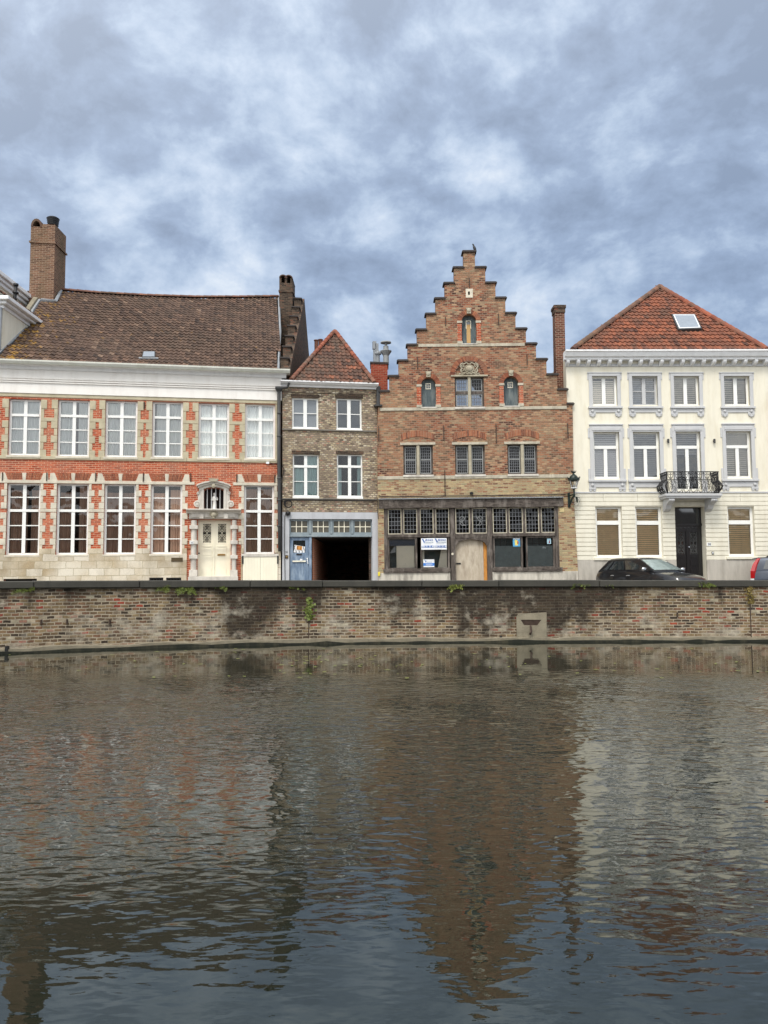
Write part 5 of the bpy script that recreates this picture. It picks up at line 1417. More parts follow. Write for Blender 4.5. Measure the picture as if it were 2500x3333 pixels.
# surrounds
def surround_top(w):
    x0,x1,z0,z1 = w; m = MB()
    m.box(x0-.14,x0,-.05,.1,z0-.06,z1); m.box(x1,x1+.14,-.05,.1,z0-.06,z1); m.box(x0-.14,x1+.14,-.051,.1,z1,z1+.12)
    m.box(x0-.2,x0-.141,-.03,.03,z1-.16,z1+.121); m.box(x1+.141,x1+.2,-.03,.03,z1-.16,z1+.121); m.box(x0-.2,x1+.2,-.07,.03,z1+.122,z1+.17)
    m.box(x0-.19,x1+.19,-.11,.05,z0-.15,z0-.062)
    m.box(x0-.16,x1+.16,-.04,.03,z0-.32,z0-.152)
    for xx in (x0-.02, x1+.02):
        m.box(xx-.14,xx+.14,-.055,.03,z0-.42,z0-.322) ; m.box(xx-.12,xx+.12,-.05,.03,z0-.47,z0-.423); m.box(xx-.05,xx+.05,-.07,.03,z0-.51,z0-.42)
        m.lathe([(0,-.11),(.05,-.1),(.07,-.04)], (xx,0,z0-.26), 12, 'y')
    m.build('window_surround', M_TRIM, D, bevel=.008)
def surround_first(w, ap=True):
    x0,x1,z0,z1 = w; m = MB()
    m.box(x0-.15,x0,-.05,.1,z0-.06,z1); m.box(x1,x1+.15,-.05,.1,z0-.06,z1)
    m.box(x0-.15,x1+.15,-.052,.1,z1,z1+.28); m.box(x0-.22,x0-.151,-.035,.03,z1-.26,z1+.16); m.box(x1+.151,x1+.22,-.035,.03,z1-.26,z1+.16)
    m.box(x0-.06,x1+.06,-.075,.0,z1+.06,z1+.2); m.box(x0-.17,x1+.17,-.09,.03,z1+.282,z1+.34)
    m.box(x0-.24,x0-.151,-.036,.03,z0-.06,z0+.42); m.box(x1+.151,x1+.24,-.036,.03,z0-.06,z0+.42)
    if ap:
        m.box(x0-.25,x1+.25,-.11,.05,z0-.15,z0-.062); m.box(x0-.22,x1+.22,-.04,.03,z0-.38,z0-.152)
        for xx in (x0-.08, x1+.08):
            m.box(xx-.15,xx+.15,-.055,.03,z0-.48,z0-.382); m.box(xx-.13,xx-.03,-.05,.03,z0-.55,z0-.483); m.box(xx+.03,xx+.13,-.05,.03,z0-.55,z0-.483)
            m.lathe([(0,-.11),(.05,-.1),(.075,-.04)], (xx,0,z0-.28), 12, 'y')
    m.build('window_surround', M_TRIM, D, bevel=.008)
for w in T: surround_top(w)
for i, w in enumerate(F1): surround_first(w, i != 2)
for i, w in enumerate(T):
    window(D, *w, rec=.16, tf=0, bot=(1,1) if i != 1 else (1,2), fw=.075, mw=.15, cover=[('blind',0,1,0,.93 if i!=2 else 1,M_BLINDW if i != 1 else M_DKBLIND)], mat=M_WHITE if i != 1 else M_TRIM, glassm=M_GLASSR)
for i, w in enumerate(F1):
    cov = [('blind',0,1,0,1,M_BLINDG)] if i in (0,1) else ([('blind',0,1,.62,1,M_BLINDG)] if i == 2 else [('blind',0,1,0,1,M_BLINDW)])
    window(D, *w, rec=.16, tf=.31 if i != 2 else .245, splittop=False, bot=(1,1), fw=.085, mw=.14, tw=.13, cover=cov, glassm=M_GLASSR)
for w in (G[0],G[1],G[3]):
    window(D, *w, rec=.14, tf=.30, splittop=False, split=False, bot=(1,1), fw=.10, tw=.17, cover=[('blind',0,1,0,1,M_BLINDT)])
# door
dd = .38
m = MB(); m.box(dr[0],dr[1],-.035,dd+.1,dr[3]-.0,dr[3]+.0) if False else None
fzt, fzb = FD.z(2245,1655,dd), FD.z(2245,1704,dd)
MB().box(dr[0],dr[0]+.1,dd,dd+.1,.1,dr[3]).box(dr[1]-.1,dr[1],dd,dd+.1,.1,dr[3]).box(dr[0]+.1,dr[1]-.1,dd,dd+.1,fzt,dr[3]).box(dr[0]+.0,dr[1]-.0,dd-.06,dd+.099,fzb-.1,fzb).build('door_frame', M_BLACKP, D, bevel=.006)
MB().box(dr[0]+.1,dr[1]-.1,dd+.05,dd+.06,fzb,fzt).build('fanlight', M_CARG, D)
cx = (dr[0]+dr[1])/2
m = MB()
for k in range(6): m.lathe([(0,-.03),(.03,-.02),(.03,0)], (dr[0]+.2+(dr[1]-dr[0]-.4)*k/5, dd-.01, fzb-.2), 8, 'y')
m.box(dr[0]+.1,dr[1]-.1,dd,dd+.05,fzb-.3,fzb-.101); m.build('door_frieze', M_BLACKP, D)
gz0, gz1 = FD.z(2250,1804,dd), FD.z(2250,1732,dd)
for sd in (-1,1):
    a, b = (dr[0]+.1, cx-.004) if sd < 0 else (cx+.004, dr[1]-.1)
    ga, gb = a+.13, b-.13
    m = wall_mesh(rect(a,b,.12,fzb-.302), [rect(ga,gb,gz0,gz1)], .05, dd+.01)
    m.box(ga-.02,gb+.02,dd-.01,dd+.012,gz0-.16,gz0-.1); m.box(ga-.02,gb+.02,dd-.01,dd+.012,gz0-.5,gz0-.24); m.box(ga-.02,gb+.02,dd-.01,dd+.012,.3,gz0-.6)
    if sd < 0: m.box(cx-.05,cx+.05,dd-.03,dd+.009,.14,fzb-.32)
    lf = m.build('door_leaf', M_BLACKP, D, bevel=.006)
    g = MB(); iron_grille(g, ga, gb, gz0, gz1, dd+.01, .012); g.build('grille', plain('wrought_grille_grey', S(86,86,86), .5, .1), lf)
    MB().box(ga-.01,gb+.01,dd+.045,dd+.055,gz0-.01,gz1+.01).build('pane', M_CARG, lf)
    if sd < 0: MB().lathe([(0,-.07),(.03,-.06),(.03,-.03),(.012,-.02),(.012,0)], (cx+.06,dd-.0,gz0+.3), 10, 'y').build('door_knob', M_CHROME, lf)
MB().box(dr[0]-.03,dr[1]+.03,-.25,dd+.3,-.1,.12).build('door_step', M_BLUEST, D, bevel=.01)
q = FD.q(2302,1766,2315,1777,-.04); hn = MB().box(q[0],q[1],-.055,-.036,q[2],q[3]).build('house_number', M_PAPER, D)
text_obj(hn, 'number_text', '38', (q[0]+q[1])/2, (q[2]+q[3])/2, -.057, .13, M_PIPE, bold=.002)
q = FD.q(2316.5,1795.5,2323,1804,-.04); ic = MB().box(q[0],q[1],-.07,-.036,q[2],q[3]).build('intercom', M_PIPE, D); MB().box(q[0]+.02,q[1]-.02,-.076,-.071,q[2]+.03,q[3]-.02).build('button_plate', M_PAPER, ic)
for px in (2175,2325):
    q = FD.q(px-3.2,1429,px+3.2,1442,-.06); MB().lathe([(.045,0),(.045,q[3]-q[2])], ((q[0]+q[1])/2,-.08,q[2]), 12).box((q[0]+q[1])/2-.03,(q[0]+q[1])/2+.03,-.07,0,q[2]+.05,q[3]-.05).build('wall_spotlight', M_PIPE, D)
# balcony
sx0, sx1 = FD.x(2166,1610,-.85), FD.x(2352,1610,-.85); 
sy = -.85; sz1 = FD.z(2255,1606,-.85); sz0 = sz1-.1
slab = MB().box(sx0,sx1,sy,0,sz0,sz1).box(sx0+.05,sx1-.05,sy+.05,0,sz0-.08,sz0-.001).build('balcony_slab', M_TRIM, D, bevel=.01)
for xx in (sx0+.18, sx1-.18-.24):
    m = MB()
    m.prism_x([(0,sz0-.085),(sy+.1,sz0-.085),(sy+.1,sz0-.2),(sy+.22,sz0-.26),(-.42,sz0-.34),(-.3,sz0-.5),(-.12,sz0-.58),(0,sz0-.6)], xx, xx+.24)
    for k in range(3): m.lathe([(0,-.03),(.035,-.02),(.035,0)], (xx+.05+k*.07, sy+.1, sz0-.16), 8, 'y')
    m.build('balcony_bracket', M_TRIM, D, bevel=.008)
rh = FD.z(2255,1534,-.85)-sz1
def bal(s_, t):
    """s_ along the perimeter (0..1), t height 0..1; the rail bellies outwards low down"""
    out = .20*math.sin(min(1,max(0,(t-.02)/.62))*PI)**1.2 if t < .64 else 0.0
    wS, dS = sx1-sx0-.24, .72
    L = 2*dS+wS; u = s_*L
    x0, x1, yf = sx0+.12, sx1-.12, sy+.10
    if u < dS: return Vector((x0-out, -.02-u*(1), sz1+t*rh)) if u < dS-.001 else Vector((x0, yf, sz1+t*rh))
    if u < dS+wS: return Vector((x0+(u-dS), yf-out, sz1+t*rh))
    return Vector((x1+out, yf+(u-dS-wS), sz1+t*rh))
Lt = 2*.72+(sx1-sx0-.24); f0 = .72/Lt; f1 = 1-f0
x0, x1, yf = sx0+.12, sx1-.12, sy+.10
m = MB()
m.box(x0-.03,x1+.03,yf-.03,yf+.03,sz1+rh-.03,sz1+rh+.01); m.box(x0-.03,x0+.03,yf+.03,0,sz1+rh-.03,sz1+rh+.01); m.box(x1-.03,x1+.03,yf+.03,0,sz1+rh-.03,sz1+rh+.01)
m.build('hand_rail', M_IRON, slab)
m = MB()
def front(x, t, r=.012): return bal((x-x0+.72)/Lt, t)
npan = 7; pw = (x1-x0)/npan
bars = [x0+pw*k for k in range(npan+1)]
def pane_scrolls(fn, w):
    P = lambda u, t: fn(u, t)
    for seq in ([(0,.03),(0,.2),(0,.4),(0,.6),(0,.97)],):
        m.tube([P(u*w,t) for u,t in seq], .013, 4)
    for s_ in (-1,1):
        m.tube([P(.5*w+s_*u*w,t) for u,t in ((0,.06),(.3,.12),(.36,.24),(.2,.34),(.05,.28),(.1,.18))], .012, 4)
        m.tube([P(.5*w+s_*u*w,t) for u,t in ((0,.36),(.2,.42),(.4,.52),(.3,.62),(.1,.6),(.12,.5))], .011, 4)
        m.tube([P(.5*w+s_*u*w,t) for u,t in ((0,.62),(.25,.75),(.45,.95))], .009, 4)
        m.tube([P(.5*w+s_*u*w,t) for u,t in ((.06,.9),(.2,.86),(.3,.92))], .014, 4)
        m.tube([P(.5*w+s_*u*w,t) for u,t in ((.05,.72),(.16,.7),(.2,.76))], .014, 4)
    m.tube([P(.5*w,t) for t in (.3,.5,.7,.95)], .012, 4)
for k in range(npan): pane_scrolls(lambda u, t, k=k: front(x0+pw*k+u, t), pw)
m.tube([front(x1-.001, t) for t in (.02,.2,.4,.6,.97)], .013, 4)
for tt in (.04, .64): m.tube([front(x0+(x1-x0)*k/20*.999, tt) for k in range(21)], .012, 4)
for sd in (0,1):
    for k in range(3):
        def fs(u, t, k=k, sd=sd):
            y = .02+.72*(k/3)+u; y = min(y, .715)
            return bal(y/Lt, t) if sd == 0 else bal(1-y/Lt, t)
        pane_scrolls(fs, .24)
    for tt in (.04, .64): m.tube([bal((.02+.69*k/6)/Lt if sd == 0 else 1-(.02+.69*k/6)/Lt, tt) for k in range(7)], .012, 4)
for xx in (x0, x1):
    m.box(xx-.02,xx+.02,yf-.02,yf+.02,sz1,sz1+rh-.03)
    m.tube([(xx,yf,sz1+.6*rh),(xx+(.14 if xx>0 and xx>x0 else -.14)*.9,yf-.16,sz1+.35*rh),(xx,yf,sz1+.04)], .03, 5)
m.build('railing', M_IRON, slab)
# cornice with modillions
cz = FD.z(2150,1139,-.45)
m = MB(); m.prism_x([(0,cz-.36),(-.3,cz-.36),(-.3,cz-.27),(-.42,cz-.25),(-.5,cz-.08),(-.55,cz-.06),(-.55,cz),(0,cz)], dx0_-.12, dx1_+.25)
m.build('cornice', M_CORNICE, D)
n = 20; a0 = FD.x(1849,1165,-.25); st_ = FD.x(1883,1165,-.25)-a0
for k in range(n):
    x = a0+st_*k
    if x > dx1_: break
    MB().prism_x([(0,cz-.363),(-.3,cz-.363),(-.3,cz-.44),(-.26,cz-.5),(-.12,cz-.56),(0,cz-.6)], x-.07, x+.07).build('modillion', M_CORNICE, D, bevel=.008)
m = MB(); z0, z1 = FD.z(2150,1192,-.05), FD.z(2150,1187,-.05); m.box(dx0_,dx1_,-.05,.02,z0,z1); m.box(dx0_,dx1_,-.03,.02,z1+.001,z1+.05); m.build('frieze_moulding', M_TRIM, D)
m = MB(); m.box(dx0_,dx1_,-.012,.01,z1+.05,cz-.36); m.build('frieze', M_RENDER, D)
# roof
yE = -.45; ez = cz+.01
Dp = 4.2
ap = FD.plane(2147,936,Vector((0,Dp,0)),Vector((0,1,0)))
e0 = Vector((FD.plane(1866,1137,Vector((0,yE,0)),Vector((0,1,0))).x, yE, ez)); e1 = Vector((FD.plane(2492,1137,Vector((0,yE,0)),Vector((0,1,0))).x, yE, ez))
sl = math.atan2(ap.z-ez, Dp-yE); U = Vector((1,0,0)); V = Vector((0,math.cos(sl),math.sin(sl))); O = Vector((0,yE,ez)); Nn = U.cross(V); Ls = math.hypot(ap.z-ez, Dp-yE)
def uvD(px, py):
    q = FD.plane(px, py, O, Nn); return ((q-O).dot(U), (q-O).dot(V))
skp = [uvD(*p) for p in ((2184,1030),(2261,1030),(2283,1077),(2206,1080))]
tiles(D, 'roof', M_TILE_R, O, U, V, [(e0.x,0),(e1.x,0),(ap.x+.08,Ls),(ap.x-.08,Ls)], .21, .33, seed=21, lip=.05, holes=[skp])
for sd, e in ((-1,e0),(1,e1)):
    back = Vector((ap.x, 12, ap.z))
    m = MB(); eb = Vector((e.x,12.3,ez)); m.add([e, eb, back, ap], [(0,1,2,3)]); m.build('side_roof', M_TILE_R, D)
m = MB(); ridge_run(m, [ap, e0], .15, .34, 8, .02); m.build('ridge_tiles', M_RIDGED, D)
m = MB(); ridge_run(m, [ap, e1], .15, .36, 9, .02); ridge_run(m, [ap, ap+Vector((0,7,0))], .12, .34, 10, .06); m.lathe([(.2,-.1),(.16,.1),(0,.17)], ap, 8); m.build('ridge_tiles', M_RIDGE, D)
cs = [O+U*a+V*b for a, b in skp]; order = (cs[3],cs[2],cs[1],cs[0]); lo = [c-Nn*.02 for c in order]; hi = [c+Nn*.13 for c in order]
rf = MB().hexa(lo+hi).build('rooflight', M_PIPE, D, bevel=.012); cc = sum(hi, Vector())/4
MB().add([c+(cc-c)*.11+Nn*.004 for c in hi], [(0,1,2,3)]).build('rooflight_trim', M_PAPER, rf)
MB().add([c+(cc-c)*.19+Nn*.008 for c in hi], [(0,1,2,3)]).build('pane', M_SKYG, rf)
# slender dark brick chimney between the houses
y0 = .55
def plD(px, py, Y): return FD.plane(px, py, Vector((0,Y,0)), Vector((0,1,0)))
a, b, t = plD(1808.5,1120,y0), plD(1840,1120,y0), plD(1822,1016,y0); t2 = plD(1822,996,y0)
m = MB(); m.box(a.x,b.x-.0,y0,y0+.5,plD(1820,1290,y0).z-1.5,t2.z); ch = m.build('chimney', M_DARKB, D)
m = MB(); m.box(a.x-.03,b.x+.03,y0-.03,y0+.53,t.z-.02,t2.z+.002); m.box(a.x-.06,b.x+.06,y0-.06,y0+.56,t2.z-.1,t2.z+.04); m.box(a.x+.1,b.x-.1,y0+.1,y0+.4,t2.z+.041,t2.z+.1); m.build('chimney_cap', M_OLDB, ch, bevel=.01)

# ================================================================== NEIGHBOUR AT THE FAR LEFT
nx = at_y(3,1200,30.6); zt_n = at_y(0,972,30.6).z
MN = Matrix.Translation((nx.x, 30.6, 0))
E = empty('pale_house', MN, 'tall pale rendered house cut off by the left edge behind the brown roof', 'house')
MB().box(-6,0,0,12,-.6,zt_n-.3).build('wall', M_RENDER, E)
m = MB()
for k, (o, za, zb) in enumerate(((.18,-.42,-.28),(.34,-.28,-.16),(.5,-.16,0))): m.box(-6-o,o-.12,-o+.1,3.1,zt_n+za+.002*k,zt_n+zb)
m.build('cornice', M_CORNICE, E, bevel=.02)
m = MB(); m.tube([(-.06,-.08,-.4),(-.06,-.08,zt_n-.4)], .06, 8); m.build('downpipe', M_ZINC, E)
rs = Vector((0,0,0)); zz = zt_n+.0
m = MB()
U = Vector((0,1,0)); V = Vector((-math.cos(R(35)),0,math.sin(R(35)))); tiles(E, 'roof', M_TILE_S, Vector((.3,.2,zz)), U, V, [(0,0),(2.9,0),(2.9,.9),(1.9,1.6),(0,1.6)] if False else [(0,0),(7,0),(5.5,1.9),(1.2,1.9)], .2, .28, seed=31)
q = at_y(52,925,32.6)-MN.translation; m = MB(); m.tube([(q.x,q.y,q.z-.75),(q.x-.03,q.y,q.z-.6),(q.x,q.y,q.z)], .07, 8); m.lathe([(.09,-.42),(.13,-.4),(.13,-.36),(.09,-.34)], q, 8); m.lathe([(.1,-.08),(.11,-.06),(.11,.02),(0,.03)], q, 8); m.build('vent_pipe', M_IRON, E, smooth=True)
# roof dormer with its own cornice
q1 = at_y(20,900,33.2)-MN.translation
m = MB(); m.box(-5,q1.x-.2,2.0,5.5,zt_n,q1.z-.2); dm = m.build('dormer', M_RENDER, E)
m = MB()
for o, za, zb in ((.1,-.5,-.34),(.2,-.34,-.18),(.32,-.18,0)): m.box(-5,q1.x-.2+o,2.0-o,5.5,q1.z+za,q1.z+zb)
m.build('dormer_cornice', M_CORNICE, dm, bevel=.02)

# ================================================================== LANTERN
FL = FC
q = FC.p(1870,1563,-.62)
LA = empty('wall_lantern', FC.M @ Matrix.Translation((q[0], -.5, q[1])), 'dark green street lantern on a wall bracket at the corner of the gable house', 'lantern')
zt = FC.z(1870,1538,-.5)-q[1]; zb = FC.z(1870,1590,-.5)-q[1]
m = MB(); rr = .215
m.lathe([(rr*.98,-.02),(rr*1.12,.02),(rr*1.12,.1),(rr*.9,.1),(rr*.62,.2),(rr*.3,.25),(.05,.27),(.04,.3),(.08,.35),(.07,.37),(0,.38)], (0,0,0), 18)
for k in range(8): an = 2*PI*k/8; m.tube([(rr*1.1*math.cos(an),rr*1.1*math.sin(an),.08),(rr*1.28*math.cos(an),rr*1.28*math.sin(an),.16)], .02, 4, taper=.4)
for k in range(5): an = 2*PI*k/5; m.tube([(.07*math.cos(an),.07*math.sin(an),.33),(.12*math.cos(an),.12*math.sin(an),.42)], .018, 4, taper=.4)
m.build('lantern_roof', M_GREENIRON, LA)
m = MB(); m.lathe([(rr*.95,-.02),(rr*.55,zb+.03)], (0,0,0), 18); m.build('lantern_glass', M_LANT, LA, smooth=True)
m = MB(); m.lathe([(rr*.62,zb),(rr*.66,zb+.02),(rr*.5,zb+.045),(0,zb+.045)], (0,0,0), 18)
for k in range(4): an = 2*PI*k/4+.5; m.tube([(rr*.96*math.cos(an),rr*.96*math.sin(an),-.02),(rr*.56*math.cos(an),rr*.56*math.sin(an),zb+.03)], .009, 4)
m.build('lantern_frame', M_CORNICE, LA)
m = MB(); m.lathe([(.05,-.0),(.05,.08),(.03,.1),(0,.1)], (0,0,zb+.05), 8); m.build('lamp_holder', M_PAPER, LA)
zs_ = FC.z(1870,1609,-.5)-q[1]; wy = .5
m = MB(); m.lathe([(.07,zb),(.04,zb-.05),(.035,zs_+.05),(.05,zs_),(.03,zs_-.12)], (0,0,0), 10)
bxx = FC.x(1852,1618,-.05)-q[0]
m.tube([(0,0,zs_),(bxx,wy-.04,zs_-.02)], .028, 6); m.tube([(0,0,zs_-.05),(bxx*.4,wy*.4,zs_-.16),(bxx*.75,wy*.75,zs_-.36),(bxx,wy-.04,zs_-.44)], .04, 6)
m.box(bxx-.05,bxx+.05,wy-.06,wy-.02,zs_-.5,zs_+.12); m.tube([(.12,.1,zs_-.1),(.14,.12,zs_-.22),(.16,.16,zs_-.32)], .035, 6)
m.build('bracket', M_GREENIRON, LA)
m = MB(); m.tube([(.1+.14*math.cos(2*PI*k/16), .3, zs_-.22+.16*math.sin(2*PI*k/16)) for k in range(13)], .009, 4); m.tube([(.08,.3,zs_-.1),(.3,.32,zs_-.1),(.33,.35,zs_-.2),(.22,.35,zs_-.45),(.05,.32,zs_-.4)], .007, 4); m.build('loose_cable', M_LEAD, LA)

# ================================================================== QUAY, STREET, GROUND
wl = [(0,2130),(250,2119),(500,2110.5),(750,2103.5),(1000,2098),(1250,2094.5),(1500,2092.5),(2000,2090.5),(2500,2089.5)]
W2 = [at_z(px,py,WATER) for px, py in wl]
d0 = (W2[0]-W2[2]).normalized(); d1 = (W2[-1]-W2[-3]).normalized()
W2 = [W2[0]+d0*14] + W2 + [W2[-1]+d1*16]
W2 = [Vector((p.x,p.y,0)) for p in W2]
def offs(pts, d):
    out = []
    for i, p in enumerate(pts):
        a = pts[max(0,i-1)]; b = pts[min(len(pts)-1,i+1)]; t = (b-a).normalized(); out.append(p+Vector((-t.y,t.x,0))*d)
    return out
def strip(pts, d0, d1, z0, z1):
    a, b = offs(pts,d0), offs(pts,d1); n = len(pts); m = MB(); vs = []
    for p, q in zip(a, b): vs += [(p.x,p.y,z0),(q.x,q.y,z0),(q.x,q.y,z1),(p.x,p.y,z1)]
    fs = []
    for i in range(n-1):
        k = 4*i; fs += [(k,k+3,k+7,k+4),(k+3,k+2,k+6,k+7),(k+2,k+1,k+5,k+6),(k+1,k,k+4,k+5)]
    fs += [(0,1,2,3),(4*n-4,4*n-1,4*n-2,4*n-3)]
    m.add(vs, fs); return m
# quay brick gets vertical soot runs and a pale lime zone of its own
def quay_material():
    nt = M_QUAY.node_tree; h = N(nt); b = [n for n in nt.nodes if n.type == 'BSDF_PRINCIPLED'][0]
    src = b.inputs['Base Color'].links[0].from_socket
    tc = h.n('TexCoord'); sp = h.n('SeparateXYZ'); h.l(tc.outputs['Object'], sp.inputs[0])
    n1, _ = h.noise(h.mapv(tc.outputs['Object'], (.42,.42,.22)), 1.0, 6, .62)
    n2, _ = h.noise(h.mapv(tc.outputs['Object'], (3.5,3.5,.5)), 1.0, 5, .6)
    up = h.math('MULTIPLY_ADD', sp.outputs[2], .22, .03)           # soot and moss cling below the coping
    f = h.math('ADD', h.math('ADD', h.math('MULTIPLY', n1, 1.25), h.math('MULTIPLY', n2, .35)), up)
    mr = h.n('MapRange'); h.l(sp.outputs[0], mr.inputs[0]); mr.inputs[1].default_value = -6.5; mr.inputs[2].default_value = -3.0; mr.inputs[3].default_value = 0.0; mr.inputs[4].default_value = .16
    mr2 = h.n('MapRange'); h.l(sp.outputs[0], mr2.inputs[0]); mr2.inputs[1].default_value = 6.0; mr2.inputs[2].default_value = 9.5; mr2.inputs[3].default_value = 0.0; mr2.inputs[4].default_value = -.13
    f = h.math('ADD', h.math('ADD', f, mr.outputs[0]), mr2.outputs[0])
    soot = h.ramp(f, [(.84,0),(1.0,.86)])
    c = h.mix(soot, src, S(50,44,38))
    n3, _ = h.noise(h.mapv(tc.outputs['Object'], (1.3,1.3,1.6), loc=(3,1,0)), 1.0, 6, .7)
    lime = h.ramp(h.math('ADD', n3, h.math('MULTIPLY', sp.outputs[2], -.10)), [(.56,0),(.70,.8)])
    c = h.mix(lime, c, S(172,164,148)); n5, _ = h.noise(tc.outputs['Object'], 5.0, 6, .7); c = h.mix(1.0, c, h.ramp(n5, [(.3,.62),(.7,1.35)]), 'MULTIPLY'); h.l(c, b.inputs['Base Color'])
quay_material()
Q = empty('quay_wall', Matrix.Identity(4), 'long weathered brick quay wall with dark stone coping above the canal water', 'wall')
strip(W2, .16, .75, WATER-1.2, WALLTOP-.16).build('brickwork', M_QUAY, Q)
# ragged lime and algae ledge at the waterline
lp = []
for a, b in zip(W2[:-1], W2[1:]):
    n = max(1, int((b-a).length/.45)); lp += [a+(b-a)*(k/n) for k in range(n)]
lp.append(W2[-1]); m = MB(); rnd = random.Random(4)
for lo, hi, dep, nm, mt in ((-.9,.045,0.0,'algae_ledge',M_ALGAE),(.045,.105,.05,'mortar_ledge',M_CONC)):
    a = offs(lp, dep); b = offs(lp, .3); m = MB(); vs = []
    for i, (p, q) in enumerate(zip(a, b)):
        t = (q-p)*rnd.uniform(-.05,.10); hh = WATER+hi+rnd.uniform(-.02,.03)
        vs += [(p.x+t.x,p.y+t.y,WATER+lo-.03 if lo < 0 else WATER+lo-.05),(q.x,q.y,WATER+lo-.05),(q.x,q.y,hh+.03),(p.x+t.x,p.y+t.y,hh)]
    n = len(lp); fs = []
    for i in range(n-1):
        k = 4*i; fs += [(k,k+3,k+7,k+4),(k+3,k+2,k+6,k+7)]
    m.add(vs, fs); m.build(nm, mt, Q)
# coping stones
rnd = random.Random(9); L = 0; cp = offs(W2, 0)
seg = []
def along(pts, s_):
    for a, b in zip(pts[:-1], pts[1:]):
        l = (b-a).length
        if s_ <= l: return a+(b-a)*(s_/l), (b-a).normalized()
        s_ -= l
    return pts[-1], (pts[-1]-pts[-2]).normalized()
tot = sum((b-a).length for a, b in zip(W2[:-1], W2[1:]))
s_ = 0.0
while s_ < tot-.1:
    w = rnd.uniform(1.7, 2.9); e = min(s_+w, tot)
    p, t = along(W2, s_+.006); q, t2 = along(W2, e-.006); nrm = Vector((-t.y,t.x,0)); nr2 = Vector((-t2.y,t2.x,0))
    z0, z1 = WALLTOP-.17+rnd.uniform(-.006,.006), WALLTOP+rnd.uniform(-.008,.008)
    A0, A1, B0, B1 = p+nrm*.09, p+nrm*.82, q+nr2*.09, q+nr2*.82
    MB().hexa([(A0.x,A0.y,z0),(B0.x,B0.y,z0),(B1.x,B1.y,z0),(A1.x,A1.y,z0),(A0.x,A0.y,z1),(B0.x,B0.y,z1),(B1.x,B1.y,z1),(A1.x,A1.y,z1)]).build('coping_stone', M_COPING, Q, bevel=.018)
    s_ = e
# joints, anchors and the drain niche
def wallpt(px, py, out=.0):
    """point on the brick face (0.16 m behind the waterline) seen at this pixel"""
    face = offs(W2, .16-out); d = ray(px, py)
    for a, b in zip(face[:-1], face[1:]):
        t = b-a; den = d.x*t.y-d.y*t.x
        if abs(den) < 1e-9: continue
        k = (a.x*t.y-a.y*t.x)/den; p = CAMP+d*k
        u = (p-a).to_2d().dot(t.to_2d())/t.to_2d().length_squared
        if k > 0 and 0 <= u <= 1: return p
    return None
for px in (1006, 2440):
    a, b = wallpt(px,1915,.01), wallpt(px,2085,.01); m = MB(); m.box(a.x-.012,a.x+.012,a.y,a.y+.05,b.z-.1,a.z+.1); m.build('expansion_joint', M_RUSTY, Q)
for px, py in ((134,2025),(218,2024),(357,2024),(845,2012),(1535,2004),(1598,2004),(2205,2001)):
    a = wallpt(px,py,.02); MB().box(a.x-.015,a.x+.015,a.y-.02,a.y+.03,a.z-.05,a.z+.06).build('wall_anchor', M_RUSTY, Q)
for px, py in ((22,2128),(508,2105),(721,2100),(820,2099),(1108,2092),(1217,2091),(1630,2090),(2440,2087)):
    a = at_z(px,py,WATER); MB().box(a.x-.03,a.x+.03,a.y-.04,a.y+.05,WATER-.2,WATER+.17).build('timber_stub', M_IRON, Q)
n0, n1 = wallpt(1681,2040), wallpt(1777,2040); zt = wallpt(1730,1998).z; zb_ = WATER+.1; yy = (n0.y+n1.y)/2
x0, x1 = n0.x, n1.x; hx0, hx1 = wallpt(1694,2025).x, wallpt(1761,2025).x; hz1, hz0 = wallpt(1728,2017).z, wallpt(1728,2035).z
cut = [(hx0,hz1),(hx0+(hx1-hx0)*.17,hz0),(hx1-(hx1-hx0)*.20,hz0),(hx1,hz1)]
wall_mesh([(x0,zb_),(x1,zb_),(x1+.01,zt+.04),(x0+.05,zt),(x0,zt-.08)], [cut[::-1]], .12, yy-.06).build('concrete_patch', M_CONC, Q)
m = MB(); vs = [(x,yy-.0,z) for x,z in cut]; m.add([(cut[0][0],yy-.05,cut[0][1]),(cut[3][0],yy-.05,cut[3][1]),(cut[2][0],yy-.03,cut[2][1]),(cut[1][0],yy-.03,cut[1][1])],[(0,1,2,3)]); m.build('drain_niche', M_RUSTY, Q)
a = wallpt(1727,2036,.1); m = MB(); zz = wallpt(1727,2052).z
m.tube([(a.x,yy-.11,a.z),(a.x+.01,yy-.14,a.z-.16),(a.x-.0,yy-.14,zz-.04),(a.x-.03,yy-.13,zz-.1)], .028, 7); m.build('drain_pipe', M_RUSTY, Q, smooth=True)
# street
def ground_mat(name, c, bw, bh):
    return brick_mat(name, [(0,tuple(x*.75 for x in c)),(1,tuple(min(1,x*1.2) for x in c))], tuple(x*.6 for x in c), bw, bh, .01, .005)
M_ROAD = plain('cobbled_road', S(104,100,94), .9, .2, 8, .01, 14); M_PAVE = plain('paving', S(140,136,130), .9, .15, 6, .004, 20); M_GROUND = plain('ground_earth', S(96,94,84), .95, .2, 1)
iq = offs(W2, .75)
m = MB(); n = len(iq); m.add([(p.x,p.y,0) for p in iq]+[(p.x*1.0,31.2+.0*p.x,0) for p in iq], [(i,i+1,n+i+1,n+i) for i in range(n-1)])
tag(m.build('road', M_ROAD), kind='structure')
kb = [Vector((-24,26.9,0)), Vector((-14.6,28.9,0)), Vector((-.3,31.4,0)), Vector((8,31.6,0)), Vector((30,31.6,0))]
m = strip(kb, 0, 1.6, -.1, .13); tag(m.build('pavement', M_PAVE), kind='structure')
m = strip(kb, -.14, -.003, -.1, .125); tag(m.build('kerb', M_BLUEST), kind='structure')
